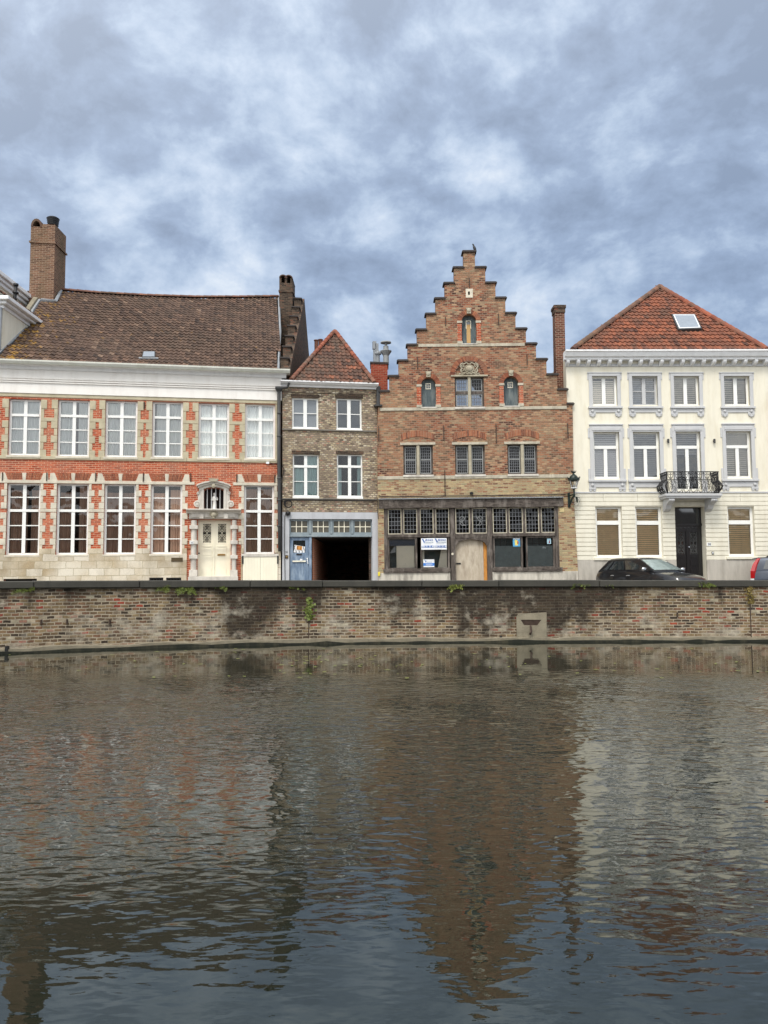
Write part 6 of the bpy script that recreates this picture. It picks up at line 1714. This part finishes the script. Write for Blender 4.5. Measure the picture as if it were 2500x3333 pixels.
m = MB(); m.add([(-400,29.5,-.02),(400,29.5,-.02),(400,600,-.02),(-400,600,-.02)],[(0,1,2,3)]); tag(m.build('ground', M_GROUND), kind='structure')
# near bank behind the viewer, with the houses and trees that the panes mirror
m = MB(); m.box(-60,60,-60,-3.2,WATER-2,-.15); tag(m.build('near_bank', M_PAVE), kind='structure')

# ---- water
m = MB(); ix = offs(W2, .2)
m.add([(p.x,p.y,WATER) for p in ix]+[(-60,-3.3,WATER),(60,-3.3,WATER),(60,30,WATER),(-60,30,WATER)], [])
m = MB(); m.add([(-70,-3.4,WATER),(70,-3.4,WATER),(70,27,WATER),(-70,27,WATER)], [(0,1,2,3)])
def water_mat():
    mt, nt, b, out = new('canal_water'); h = N(nt)
    b.inputs['Base Color'].default_value = c4(S(27,31,23)); b.inputs['Roughness'].default_value = .004; b.inputs['IOR'].default_value = 1.72; b.inputs['Specular IOR Level'].default_value = .5; b.inputs['Specular Tint'].default_value = (.93,1.0,.95,1)
    tc = h.n('TexCoord'); v = tc.outputs['Object']; sp = h.n('SeparateXYZ'); h.l(v, sp.inputs[0])
    a, _ = h.noise(h.mapv(v, (3.2,7.5,1), (0,0,R(-12))), 1.0, 2, .5, .35)
    a2, _ = h.noise(h.mapv(v, (6,15,1), (0,0,R(14))), 1.0, 2, .5, .3)
    c, _ = h.noise(h.mapv(v, (.5,1.1,1), (0,0,R(8))), 1.0, 2, .5)
    fine, _ = h.noise(h.mapv(v, (24,44,1)), 1.0, 2, .5)
    # breeze: calm in the lee of the wall and close to the viewer's bank, rougher between, in patches
    big, _ = h.noise(h.mapv(v, (.16,.22,1)), 1.0, 3)
    yv = h.math('ADD', sp.outputs[1], h.math('MULTIPLY', h.math('SUBTRACT', big, .5), 3.0))
    lee = h.math('SUBTRACT', 1.0, h.math('DIVIDE', h.math('SUBTRACT', yv, 12.9), 1.5), clamp=True)
    near = h.math('POWER', h.math('DIVIDE', h.math('SUBTRACT', yv, 2.6), 7.4, clamp=True), 1.3)
    amp = h.math('MULTIPLY', h.math('ADD', h.math('MULTIPLY', near, 1.5), .24), h.math('ADD', h.math('MULTIPLY', lee, .93), .07))
    s = h.math('ADD', h.math('MULTIPLY', a, 1.0), h.math('ADD', h.math('MULTIPLY', a2, .5), h.math('MULTIPLY', fine, .10)))
    dd_, _ = h.noise(h.mapv(v, (5.0,9.5,1), (0,0,R(-20))), 1.0, 1, .4, .5)
    de_, _ = h.noise(h.mapv(v, (5.4,8.0,1), (0,0,R(24)), (3,5,0)), 1.0, 1, .4, .4)
    patch, _ = h.noise(h.mapv(v, (.5,.45,1), (0,0,R(30)), (8,1,0)), 1.0, 3)
    gust = h.math('MULTIPLY_ADD', h.ramp(patch, [(.38,0),(.62,1)]), 1.0, .55)
    mid = h.math('MULTIPLY', h.math('MULTIPLY', h.math('ADD', lee, .04), gust), h.math('MULTIPLY_ADD', near, 3.2, .22))
    s = h.math('ADD', h.math('MULTIPLY', h.math('MULTIPLY', s, amp), gust), h.math('MULTIPLY', h.math('ADD', dd_, h.math('MULTIPLY', de_, .8)), mid))
    s = h.math('ADD', s, h.math('MULTIPLY', c, 1.0))
    h.bump(s, .0042, 1.0, b)
    return mt
M_WATER = water_mat()
tag(m.build('water', M_WATER), kind='structure')
m = MB(); m.add([(-70,-3.4,WATER-2.2),(70,-3.4,WATER-2.2),(70,27,WATER-2.2),(-70,27,WATER-2.2)], [(0,1,2,3)]); tag(m.build('canal_bed', M_ALGAE), kind='structure')
# floating leaves: too many and small to count
rnd = random.Random(12); m = MB()
for k in range(150):
    if k < 60: px, py = rnd.uniform(900,1300), rnd.uniform(2110,2200)
    else: px, py = rnd.uniform(0,2500), rnd.uniform(2110,2210)
    p = at_z(px,py,WATER); s_ = rnd.uniform(.015,.045); a = rnd.uniform(0,PI)
    m.add([(p.x+s_*math.cos(a+q)*(1.6 if q in (0,PI) else .8), p.y+s_*math.sin(a+q)*(1.6 if q in (0,PI) else .8), WATER+.012) for q in (0,PI/2,PI,3*PI/2)], [(0,1,2,3)])
tag(m.build('floating_leaves', M_LEAF2), 'scattered small yellow leaves floating on the water near the quay wall', 'leaves', kind='stuff')

# ---- plants on the quay wall
def fern(px, py, n, ln, seed, label, mat=None, spread=1.0, hang=0.5):
    rnd = random.Random(seed); p = wallpt(px, py, .02)
    if p is None: return
    e = empty('wall_fern', Matrix.Translation(p), label, 'fern', 'ferns growing from the quay wall')
    m = MB()
    for k in range(n):
        a = rnd.uniform(-1.2,1.2)*spread; l = ln*rnd.uniform(.6,1.1); up = rnd.uniform(.1,1.3)
        base = Vector((rnd.uniform(-.12,.12)*spread,0,rnd.uniform(-.03,.03)))
        pts = []
        for i in range(7):
            t = i/6; pts.append(base+Vector((math.sin(a)*l*t, -.16*t*(1-.3*t)-.02, up*l*.5*t-hang*l*t*t)))
        for i in range(6):
            d = pts[i+1]-pts[i]; sd = d.cross(Vector((0,1,.3))).normalized(); w = .034*math.sin(PI*(i+.6)/7)+.012
            for s_ in (-1,1):
                q = pts[i]+sd*s_*w+d*.4+Vector((0,rnd.uniform(-.01,.01),0)); m.add([pts[i], pts[i]+d*.55, q], [(0,1,2)])
    m.build('fronds', mat or M_LEAF, e)
for i, a in enumerate(((82,1922,14,.22,'low fern on the quay wall near the left edge'),(535,1917,12,.26,'spiky fern left of the bushiest fern under the coping'),(606,1920,30,.32,'bushiest fern hanging under the coping below the cream front door'),(727,1914,9,.22,'thin fern under the coping below the cream cellar hatch'),
    (966,1914,6,.14,'tiny fern under the coping just left of the wall joint'),(1482,1911,22,.28,'wide fern under the coping below the boarded shop door'),(1889,1908,10,.18,'small round fern under the coping below the lantern'),(1987,1907,5,.11,'tiny sprig under the coping below the hatchback'),(2290,1904,14,.26,'fern sprouting under the coping below the black front door'))):
    fern(a[0],a[1],a[2],a[3]*1.1,i+3,a[4],M_LEAF2 if i in (5,) else None)
def creeper(px, y0_, y1_, w, n, seed, label, mat):
    rnd = random.Random(seed); p0 = wallpt(px,y0_,.03); p1 = wallpt(px,y1_,.03)
    e = empty('wall_creeper', Matrix.Translation(p1), label, 'creeper'); m = MB(); H_ = p0.z-p1.z
    for k in range(n):
        t = rnd.random(); c = Vector((rnd.gauss(0,w*(.4+.8*math.sin(PI*t))), rnd.uniform(-.09,-.0), t*H_)); s_ = rnd.uniform(.02,.045); a = rnd.uniform(0,6)
        u = Vector((math.cos(a), rnd.uniform(-.5,.5), math.sin(a)))*s_; v = Vector((-math.sin(a), rnd.uniform(-.5,.5), math.cos(a)))*s_*.7
        m.add([c-u, c+v, c+u, c-v], [(0,1,2,3)])
    m.build('leaves', mat, e)
    MB().tube([(0,-.02,0),(.03,-.03,H_*.3),(-.02,-.03,H_*.7),(0,-.02,H_)], .01, 4).build('stem', M_BARK, e)
creeper(1006,1945,2018,.06,150,5,'green creeper hanging down the quay wall joint below the narrow house',M_LEAF)
creeper(2440,1910,1965,.06,90,6,'brownish dry creeper at the wall joint near the right edge',plain('dry_creeper', S(120,104,56), .8, .3, 20))

# ================================================================== CARS
def car(name, M, label, spec, paint):
    e = empty(name, M, label, 'car', 'cars parked in front of the white house')
    L, W_ = spec['L'], spec['W']/2
    st = spec['stations']                       # x, half width factor, belt z
    def ring(x, wf, zb, lo):
        w = W_*wf
        return [(x,-w*.90,lo),(x,-w*.985,lo+.12),(x,-w,.52),(x,-w*.985,zb-.12),(x,-w*.93,zb-.02),(x,-w*.70,zb+.012),(x,-w*.35,zb+.028),(x,0,zb+.034),
                (x,w*.35,zb+.028),(x,w*.70,zb+.012),(x,w*.93,zb-.02),(x,w*.985,zb-.12),(x,w,.52),(x,w*.985,lo+.12),(x,w*.90,lo)]
    m = MB(); vs = []; k = 15
    for s in st: vs += ring(s[0], s[1], s[2], s[3] if len(s) > 3 else .2)
    n = len(st); fs = [(i*k+j, i*k+j+1, (i+1)*k+j+1, (i+1)*k+j) for i in range(n-1) for j in range(k-1)]
    fs += [(i*k+k-1, i*k, (i+1)*k, (i+1)*k+k-1) for i in range(n-1)] + [tuple(range(k-1,-1,-1)), tuple(range((n-1)*k, n*k))]
    m.add(vs, fs); body = m.build('body', paint, e, smooth=True)
    es = body.modifiers.new('edge', 'EDGE_SPLIT'); es.split_angle = R(42)
    # greenhouse: base ring and roof ring
    g = spec['gh']; bz = g['bz']; rz = g['rz']
    bx = g['bx']; rx = g['rx']; bw = W_*.915; rw = W_*g['rw']
    rows = []
    def loop(xs, w, z, crown, dz):
        r = []
        xf, xr_ = xs
        for t in (1,.5,0,-.5,-1): r.append((xf-.14*t*t, w*t, z+crown*(1-t*t)))       # front edge, left to right
        xm = [xf-.14+(xr_-xf+.2)*q for q in (.33,.66)]
        for q in xm: r.append((q, -w*1.02, z+dz))
        for t in (-1,-.5,0,.5,1): r.append((xr_+.06*t*t, w*t*.97, z+crown*(1-t*t)))
        for q in xm[::-1]: r.append((q, w*1.02, z+dz))
        return r
    rings = [loop(bx, bw, bz-.03, .0, .0), loop(bx, bw, bz+.02, .02, 0), loop((rx[0]+.08,rx[1]-.07), rw*1.03, rz-.06, .02, .01), loop(rx, rw*.95, rz-.012, .02, .012), loop((rx[0]-.22,rx[1]+.2), rw*.6, rz+.022, .012, .008)]
    m = MB(); kk = 14
    for r in rings: m.add(r, [])
    m.f = [(i*kk+j, i*kk+(j+1) % kk, (i+1)*kk+(j+1) % kk, (i+1)*kk+j) for i in range(4) for j in range(kk)]+[tuple(range(4*kk,5*kk))]
    gh = m.build('cabin', paint, e, smooth=True); es = gh.modifiers.new('edge', 'EDGE_SPLIT'); es.split_angle = R(38)
    lo, hi = rings[1], rings[2]
    def P(i, t, j=None, s=0.0):
        a = Vector(lo[i]).lerp(Vector(hi[i]), t)
        if j is None: return a
        b = Vector(lo[j]).lerp(Vector(hi[j]), t); return a.lerp(b, s)
    def glass_strip(name, idx, t0, t1, s0, s1, mat, off=.008):
        """pane following ring points idx between heights t0..t1, trimmed by s0, s1 at the ends"""
        m = MB(); low, up = [], []
        c = Vector((0,0,(bz+rz)/2))
        for t, acc in ((t0, low), (t1, up)):
            pts = [P(i, t) for i in idx]; pts[0] = pts[0].lerp(pts[1], s0); pts[-1] = pts[-1].lerp(pts[-2], s1)
            for p in pts:
                d = Vector((p.x-(bx[0]+bx[1])/2 if len(idx) == 5 else 0, p.y if len(idx) < 5 else 0, .3)).normalized(); acc.append(p+d*off)
        n = len(idx); m.add(low+up, [(i, i+1, n+i+1, n+i) for i in range(n-1)]); return m.build(name, mat, e)
    glass_strip('windscreen', [0,1,2,3,4], .06, .97, .12, .12, M_WIND, .012)
    glass_strip('rear_window', [7,8,9,10,11], .25, .95, .15, .15, M_CARG, .012)
    for sd, idx in ((-1,[4,5,6,7]),(1,[0,13,12,11])):
        # the side glass, one pane per door
        A_, B_, C_, D_ = idx
        def pt(u, t):
            u = min(max(u,0),1)*3; i = min(int(u),2); f = u-i
            p = P(idx[i], t).lerp(P(idx[i+1], t), f); return p+Vector((0, sd*.012, .004))
        for (u0l,u0h,u1l,u1h) in spec['side']:
            m = MB(); top, bot = [], []
            for q in range(6):
                f = q/5; bot.append(pt(u0l+(u1l-u0l)*f, .10)); top.append(pt(u0h+(u1h-u0h)*f, .88))
            m.add(bot+top, [(i,i+1,7+i,6+i) for i in range(5)]); m.build('side_window', M_CARG, e)
        # door handles, mirror
        for hx in spec['handles']:
            m = MB(); m.tube([(hx-.09,sd*(W_+.012),bz-.16),(hx,sd*(W_+.03),bz-.155),(hx+.09,sd*(W_+.012),bz-.16)], .018, 6); m.build('door_handle', M_CHROME, e)
        for sx in spec['seams']:
            m = MB(); m.tube([(sx,sd*(W_*.985),bz-.13),(sx,sd*(W_+.002),.55),(sx-.02,sd*W_*.985,.34)], .006, 4); m.build('door_seam', M_TYRE, e)
        mx = spec['mirror']
        m = MB(); m.lathe([(0,-.1),(.06,-.09),(.085,-.02),(.08,.05),(0,.09)], (0,0,0), 12, 'y')
        for i,(x,y,z) in enumerate(m.v): m.v[i] = (mx+x*.75, sd*(W_+.13)+y*1.15, bz+.075+z)
        mr = m.build('wing_mirror', M_CHROME if spec.get('silver') else paint, e, smooth=True)
        MB().tube([(mx,sd*(W_-.05),bz+.0),(mx,sd*(W_+.08),bz+.04)], .025, 6).build('mirror_arm', M_TYRE, mr)
        for wx in spec['wheels']:
            m = MB(); y = sd*(W_-.11); m.lathe([(.2,-.1),(.29,-.105),(.315,-.08),(.32,0),(.315,.08),(.29,.105),(.2,.1)], (wx,y,.32), 24, 'y'); wh = m.build('wheel', M_TYRE, e, smooth=True)
            m = MB(); m.lathe([(.205,.0),(.205,.09),(.19,.1),(.18,.04)], (wx,y if sd > 0 else y,.32), 20, 'y')
            for q in range(5):
                a = 2*PI*q/5; m.tube([(wx,y+sd*.07,.32),(wx+.19*math.cos(a),y+sd*.085,.32+.19*math.sin(a))], .025, 4)
            m.build('rim', M_RIM, wh)
            m = MB(); m.lathe([(0,sd*.02),(.36,sd*.02)], (wx,sd*(W_-.0)-sd*.002,.34), 20, 'y', ); m.build('wheel_arch', M_TYRE, e)
    return e, W_
hb = dict(L=4.26, W=1.79, silver=True, stations=[(-2.12,.80,.62,.34),(-2.08,.90,.84,.26),(-1.98,.95,.94,.22),(-1.6,.985,.965,.2),(-.9,1.0,.955,.2),(0,1.0,.94,.2),(.75,1.0,.925,.2),(1.15,.99,.90,.2),(1.55,.965,.84,.2),(1.88,.91,.765,.2),(2.05,.84,.68,.22),(2.13,.74,.55,.28)],
          gh=dict(bz=.945, rz=1.455, bx=(1.12,-2.0), rx=(.22,-1.5), rw=.69), side=[(.07,.30,.475,.47),(.505,.50,.80,.76),(.83,.79,.93,.86)], handles=(-.22,-1.05), seams=(.72,-.18,-1.02), mirror=.72, wheels=(1.28,-1.33))
pc = at_y(2116,1870,30.4)
YAW1 = R(-62)
car('parked_hatchback', Matrix.Translation((pc.x-.02,30.4,-.02)) @ Matrix.Rotation(YAW1,4,'Z'), 'anthracite hatchback parked at an angle with its bonnet turned towards the canal', hb, M_CARP)
wg = dict(L=4.7, W=1.80, stations=[(-2.32,.84,.60,.36),(-2.30,.93,.86,.26),(-2.2,.97,.96,.22),(-1.6,1.0,.97,.2),(0,1.0,.955,.2),(.9,1.0,.94,.2),(1.4,.985,.91,.2),(1.9,.95,.85,.2),(2.2,.88,.76,.2),(2.36,.78,.60,.26)],
          gh=dict(bz=.96, rz=1.50, bx=(1.05,-2.26), rx=(.3,-2.02), rw=.76), side=[(.06,.22,.36,.36),(.385,.385,.62,.62),(.65,.65,.90,.88)], handles=(-.3,-1.15), seams=(.6,-.28,-1.2), mirror=.7, wheels=(1.45,-1.35))
YAW2 = R(-27)
tip = at_y(2446,1870,31.3)
off = Matrix.Rotation(YAW2,4,'Z') @ Vector((-2.31,-.86,0))
ec, Wc = car('parked_estate_car', Matrix.Translation((tip.x-off.x, 31.3-off.y, 0)) @ Matrix.Rotation(YAW2,4,'Z'), 'dark blue estate car with tall red tail lamps cut off by the right edge', wg, M_CARB)
for sd in (-1,1):
    m = MB(); yy = sd*(Wc+.004)
    low = [(-2.345,yy*.93,.66),(-2.22,yy*1.0,.66)]; P1 = [(-2.34,yy*.94,.95),(-2.19,yy*.995,.95)]; P2 = [(-2.25,yy*.86,1.22),(-2.12,yy*.90,1.22)]; P3 = [(-2.10,yy*.77,1.45),(-2.00,yy*.80,1.46)]
    vs = low+P1+P2+P3; vs += [(x+.05,y*.92,z) for x,y,z in vs]
    m.add(vs, [(0,1,3,2),(2,3,5,4),(4,5,7,6),(0,2,10,8),(2,4,12,10),(4,6,14,12),(1,9,11,3),(3,11,13,5),(5,13,15,7),(6,7,15,14),(0,8,9,1)])
    tl = m.build('tail_lamp', M_LAMPR, ec)
    m = MB(); m.hexa([(-2.35,yy*.92,.58),(-2.22,yy*1.002,.58),(-2.2,yy*.9,.58),(-2.3,yy*.85,.58),(-2.35,yy*.93,.652),(-2.22,yy*1.003,.652),(-2.2,yy*.9,.652),(-2.3,yy*.85,.652)]); m.build('reversing_lens', M_LAMPW, tl)
    m = MB(); m.tube([(-1.75,sd*.60,1.52),(-1.6,sd*.60,1.56),(.1,sd*.60,1.56),(.3,sd*.60,1.5)], .022, 6); m.box(-1.72,-1.5,sd*.60-.02,sd*.60+.02,1.48,1.56); m.build('roof_rail', M_PIPE, ec)
m = MB(); m.hexa([(-2.27,-.56,1.42),(-2.0,-.60,1.44),(-2.0,.60,1.44),(-2.27,.56,1.42),(-2.27,-.56,1.45),(-2.0,-.60,1.50),(-2.0,.60,1.50),(-2.27,.56,1.45)]); m.build('roof_spoiler', M_CARB, ec, bevel=.01)

# ================================================================== THINGS MIRRORED IN THE PANES (behind the viewer)
def back_house(x0, x1, h, y, mat, label, rh=2.6, turn=False):
    e = empty('canal_house', Matrix.Translation((x0,y,0)), label, 'house', None if turn else 'houses on the near bank behind the viewer')
    if turn: e.matrix_world = Matrix.Translation((x1,y,0)) @ Matrix.Rotation(PI,4,'Z')
    w = x1-x0; hs = []
    for j in range(int(h//3)):
        for i in range(int(w//2.4)): a = 1.0+i*2.4; hs.append(rect(a,a+1.1,.9+j*3,2.5+j*3))
    wm = wall_mesh(rect(0,w,-.4,h), hs, .3); wm.box(0,w,-9,-8.7,-.4,h); wm.box(0,.3,-8.7,-.01,-.4,h); wm.box(w-.3,w,-8.7,-.01,-.4,h); wm.build('wall', mat, e)
    m = MB(); 
    m.prism_x([(.5,h),(-4.3,h+rh),(-9.2,h)], -.1, w+.1); m.build('roof', M_TILE_S, e)
    for r_ in hs[:40]:
        m = MB(); x0_, x1_, z0_, z1_ = r_[0][0], r_[1][0], r_[0][1], r_[2][1]; m.box(x0_,x0_+.08,.1,.2,z0_,z1_); m.box(x1_-.08,x1_,.1,.2,z0_,z1_); m.box(x0_+.08,x1_-.08,.1,.2,z0_,z0_+.08); m.box(x0_+.08,x1_-.08,.1,.2,z1_-.08,z1_); m.box((x0_+x1_)/2-.05,(x0_+x1_)/2+.05,.1,.2,z0_+.08,z1_-.08)
        f = m.build('window', M_WHITE, e); MB().box(x0_,x1_,.12,.14,z0_,z1_).build('pane', M_CARG, f)
for k, (a_, b_, hh, mt, nm) in enumerate(((-46,-35,5.8,M_RED,'red brick'),(-35,-24,5.2,M_RENDER,'cream rendered'),(-24,-12,6.0,M_DARKB,'dark brick'),(-12,-2,4.6,M_RED,'low red brick'),(-2,8,5.6,M_OCHRE,'ochre brick'),(8,20,4.6,M_GREYB,'grey brick'),(20,32,6.2,M_RED,'tall red brick'),(32,46,5.2,M_BROWNB,'brown brick'))):
    back_house(a_+.02, b_-.02, hh, -15, mt, nm+' canal house behind the viewer on the near bank')
back_house(FD.M.translation.x+dx1_+.05, FD.M.translation.x+dx1_+9.5, 8.4, 33.1, M_RED, 'red brick canal house standing to the right of the cream house', 3.4, True)
def tree(x, y, h, r, seed, label):
    rnd = random.Random(seed); e = empty('bank_tree', Matrix.Translation((x,y,-.15)), label, 'tree', 'trees on the near bank')
    m = MB(); m.tube([(0,0,-.2),(.1,0,h*.3),(-.1,.1,h*.55),(0,0,h*.8)], .28, 8, taper=.3)
    for k in range(7): a = k*.9; m.tube([(0,0,h*(.35+.05*k)),(r*.4*math.cos(a),r*.4*math.sin(a),h*(.5+.05*k)),(r*.75*math.cos(a),r*.75*math.sin(a),h*(.6+.05*k))], .1, 6, taper=.3)
    m.build('trunk', M_BARK, e); m = MB()
    cl = [(Vector((rnd.gauss(0,r*.45),rnd.gauss(0,r*.45),h*rnd.uniform(.45,1.0))), rnd.uniform(.5,1.1)) for _ in range(36)]
    for c, cr in cl:
        for k in range(110):
            p = c+Vector((rnd.gauss(0,cr*.45),rnd.gauss(0,cr*.45),rnd.gauss(0,cr*.4))); s_ = rnd.uniform(.07,.13); u = Vector((rnd.uniform(-1,1),rnd.uniform(-1,1),rnd.uniform(-1,1))).normalized()*s_; v = u.cross(Vector((rnd.uniform(-1,1),rnd.uniform(-1,1),rnd.uniform(-1,1)))).normalized()*s_*.7
            m.add([p-u,p+v,p+u,p-v],[(0,1,2,3)])
    m.build('crown', M_TREE, e)
tree(6.5,-9,7.5,2.8,3,'leafy tree on the near bank behind the viewer')

# ================================================================== SKY, SUN, CAMERA
w = bpy.data.worlds.new('World'); SC.world = w; w.use_nodes = True; nt = w.node_tree; nt.nodes.clear(); h = N(nt)
out = h.n('OutputWorld'); bg = h.n('Background'); h.l(bg.outputs[0], out.inputs[0]); bg.inputs['Strength'].default_value = .1
SUN_EL, SUN_AZ = R(56), R(200)      # azimuth measured from +Y clockwise: behind and left of the viewer
sky = h.n('TexSky', sky_type='NISHITA'); sky.sun_disc = False; sky.sun_elevation = SUN_EL; sky.sun_rotation = SUN_AZ; sky.air_density = 1.2; sky.dust_density = 2
tc = h.n('TexCoord'); sp = h.n('SeparateXYZ'); h.l(tc.outputs['Generated'], sp.inputs[0])
dv = h.mapv(tc.outputs['Generated'], (1,1,1.45), (0,0,R(10)), (2.1,.7,.4))
_, wc = h.noise(dv, 3.0, 3, .5)
sb = h.n('VectorMath', operation='SUBTRACT'); h.l(wc, sb.inputs[0]); sb.inputs[1].default_value = (.5,.5,.5)
scw = h.n('VectorMath', operation='SCALE'); h.l(sb.outputs[0], scw.inputs[0]); scw.inputs['Scale'].default_value = .10
adw = h.n('VectorMath', operation='ADD'); h.l(dv, adw.inputs[0]); h.l(scw.outputs[0], adw.inputs[1]); cv = adw.outputs[0]
n1, _ = h.noise(cv, 3.6, 8, .56, .0)                  # cells
n2, _ = h.noise(cv, 1.3, 2, .5)                       # broad light and dark
n3, _ = h.noise(h.mapv(cv, (1,1,1), loc=(5,3,1)), 11.0, 9, .60, .0)        # lumps
f = h.math('ADD', h.math('ADD', h.math('MULTIPLY', n1, .40), h.math('MULTIPLY', n2, .24)), h.math('MULTIPLY', n3, .44))
hz = h.math('SUBTRACT', 1.0, h.math('DIVIDE', h.math('MAXIMUM', sp.outputs[2], 0.0), .46), clamp=True)
hz2 = h.math('DIVIDE', h.math('SUBTRACT', sp.outputs[2], .40), .25, clamp=True)
f = h.math('ADD', f, h.math('ADD', h.math('MULTIPLY', hz, .18), h.math('MULTIPLY', hz2, .012)))
K = 10.0*.785
cloud = h.ramp(f, [(.505, tuple(K*x for x in S(128,149,180))), (.57, tuple(K*x for x in S(148,170,202))), (.612, tuple(K*x for x in S(170,191,219))), (.66, tuple(K*x for x in S(194,211,234))), (.73, tuple(K*x for x in S(226,236,248)))])
# sky glow added round the sun behind the viewer, to brighten the facades
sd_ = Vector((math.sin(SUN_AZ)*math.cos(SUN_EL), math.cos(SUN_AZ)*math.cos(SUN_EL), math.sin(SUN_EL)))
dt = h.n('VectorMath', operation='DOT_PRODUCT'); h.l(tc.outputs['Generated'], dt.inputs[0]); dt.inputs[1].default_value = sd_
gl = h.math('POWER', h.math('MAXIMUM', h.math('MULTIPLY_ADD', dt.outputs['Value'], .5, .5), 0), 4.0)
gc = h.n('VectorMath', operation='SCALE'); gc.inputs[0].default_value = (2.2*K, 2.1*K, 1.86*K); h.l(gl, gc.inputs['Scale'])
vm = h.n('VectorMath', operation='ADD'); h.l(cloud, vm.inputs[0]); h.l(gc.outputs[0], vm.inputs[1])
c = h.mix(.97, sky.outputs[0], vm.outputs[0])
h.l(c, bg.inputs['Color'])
sl_ = bpy.data.lights.new('sun', 'SUN'); sl_.energy = 1.5; sl_.angle = R(12); sl_.color = (1,.95,.87)
so = bpy.data.objects.new('sun', sl_); COL.objects.link(so); so.rotation_euler = (-sd_).to_track_quat('-Z','Y').to_euler()
cd = bpy.data.cameras.new('camera'); cam = bpy.data.objects.new('camera', cd); COL.objects.link(cam)
cam.location = CAMP; cam.rotation_euler = (PI/2+TILT, 0, 0)
cd.sensor_fit = 'HORIZONTAL'; cd.sensor_width = 36; cd.lens = 36*F/2500; cd.clip_end = 2000; cd.clip_start = .05
SC.camera = cam
SC.view_settings.view_transform = 'Standard'; SC.view_settings.look = 'None'; SC.view_settings.exposure = .35; SC.view_settings.gamma = 1; SC.view_settings.use_curve_mapping = False
SC.cycles.max_bounces = 8; SC.cycles.diffuse_bounces = 3; SC.cycles.glossy_bounces = 4; SC.cycles.transparent_max_bounces = 12
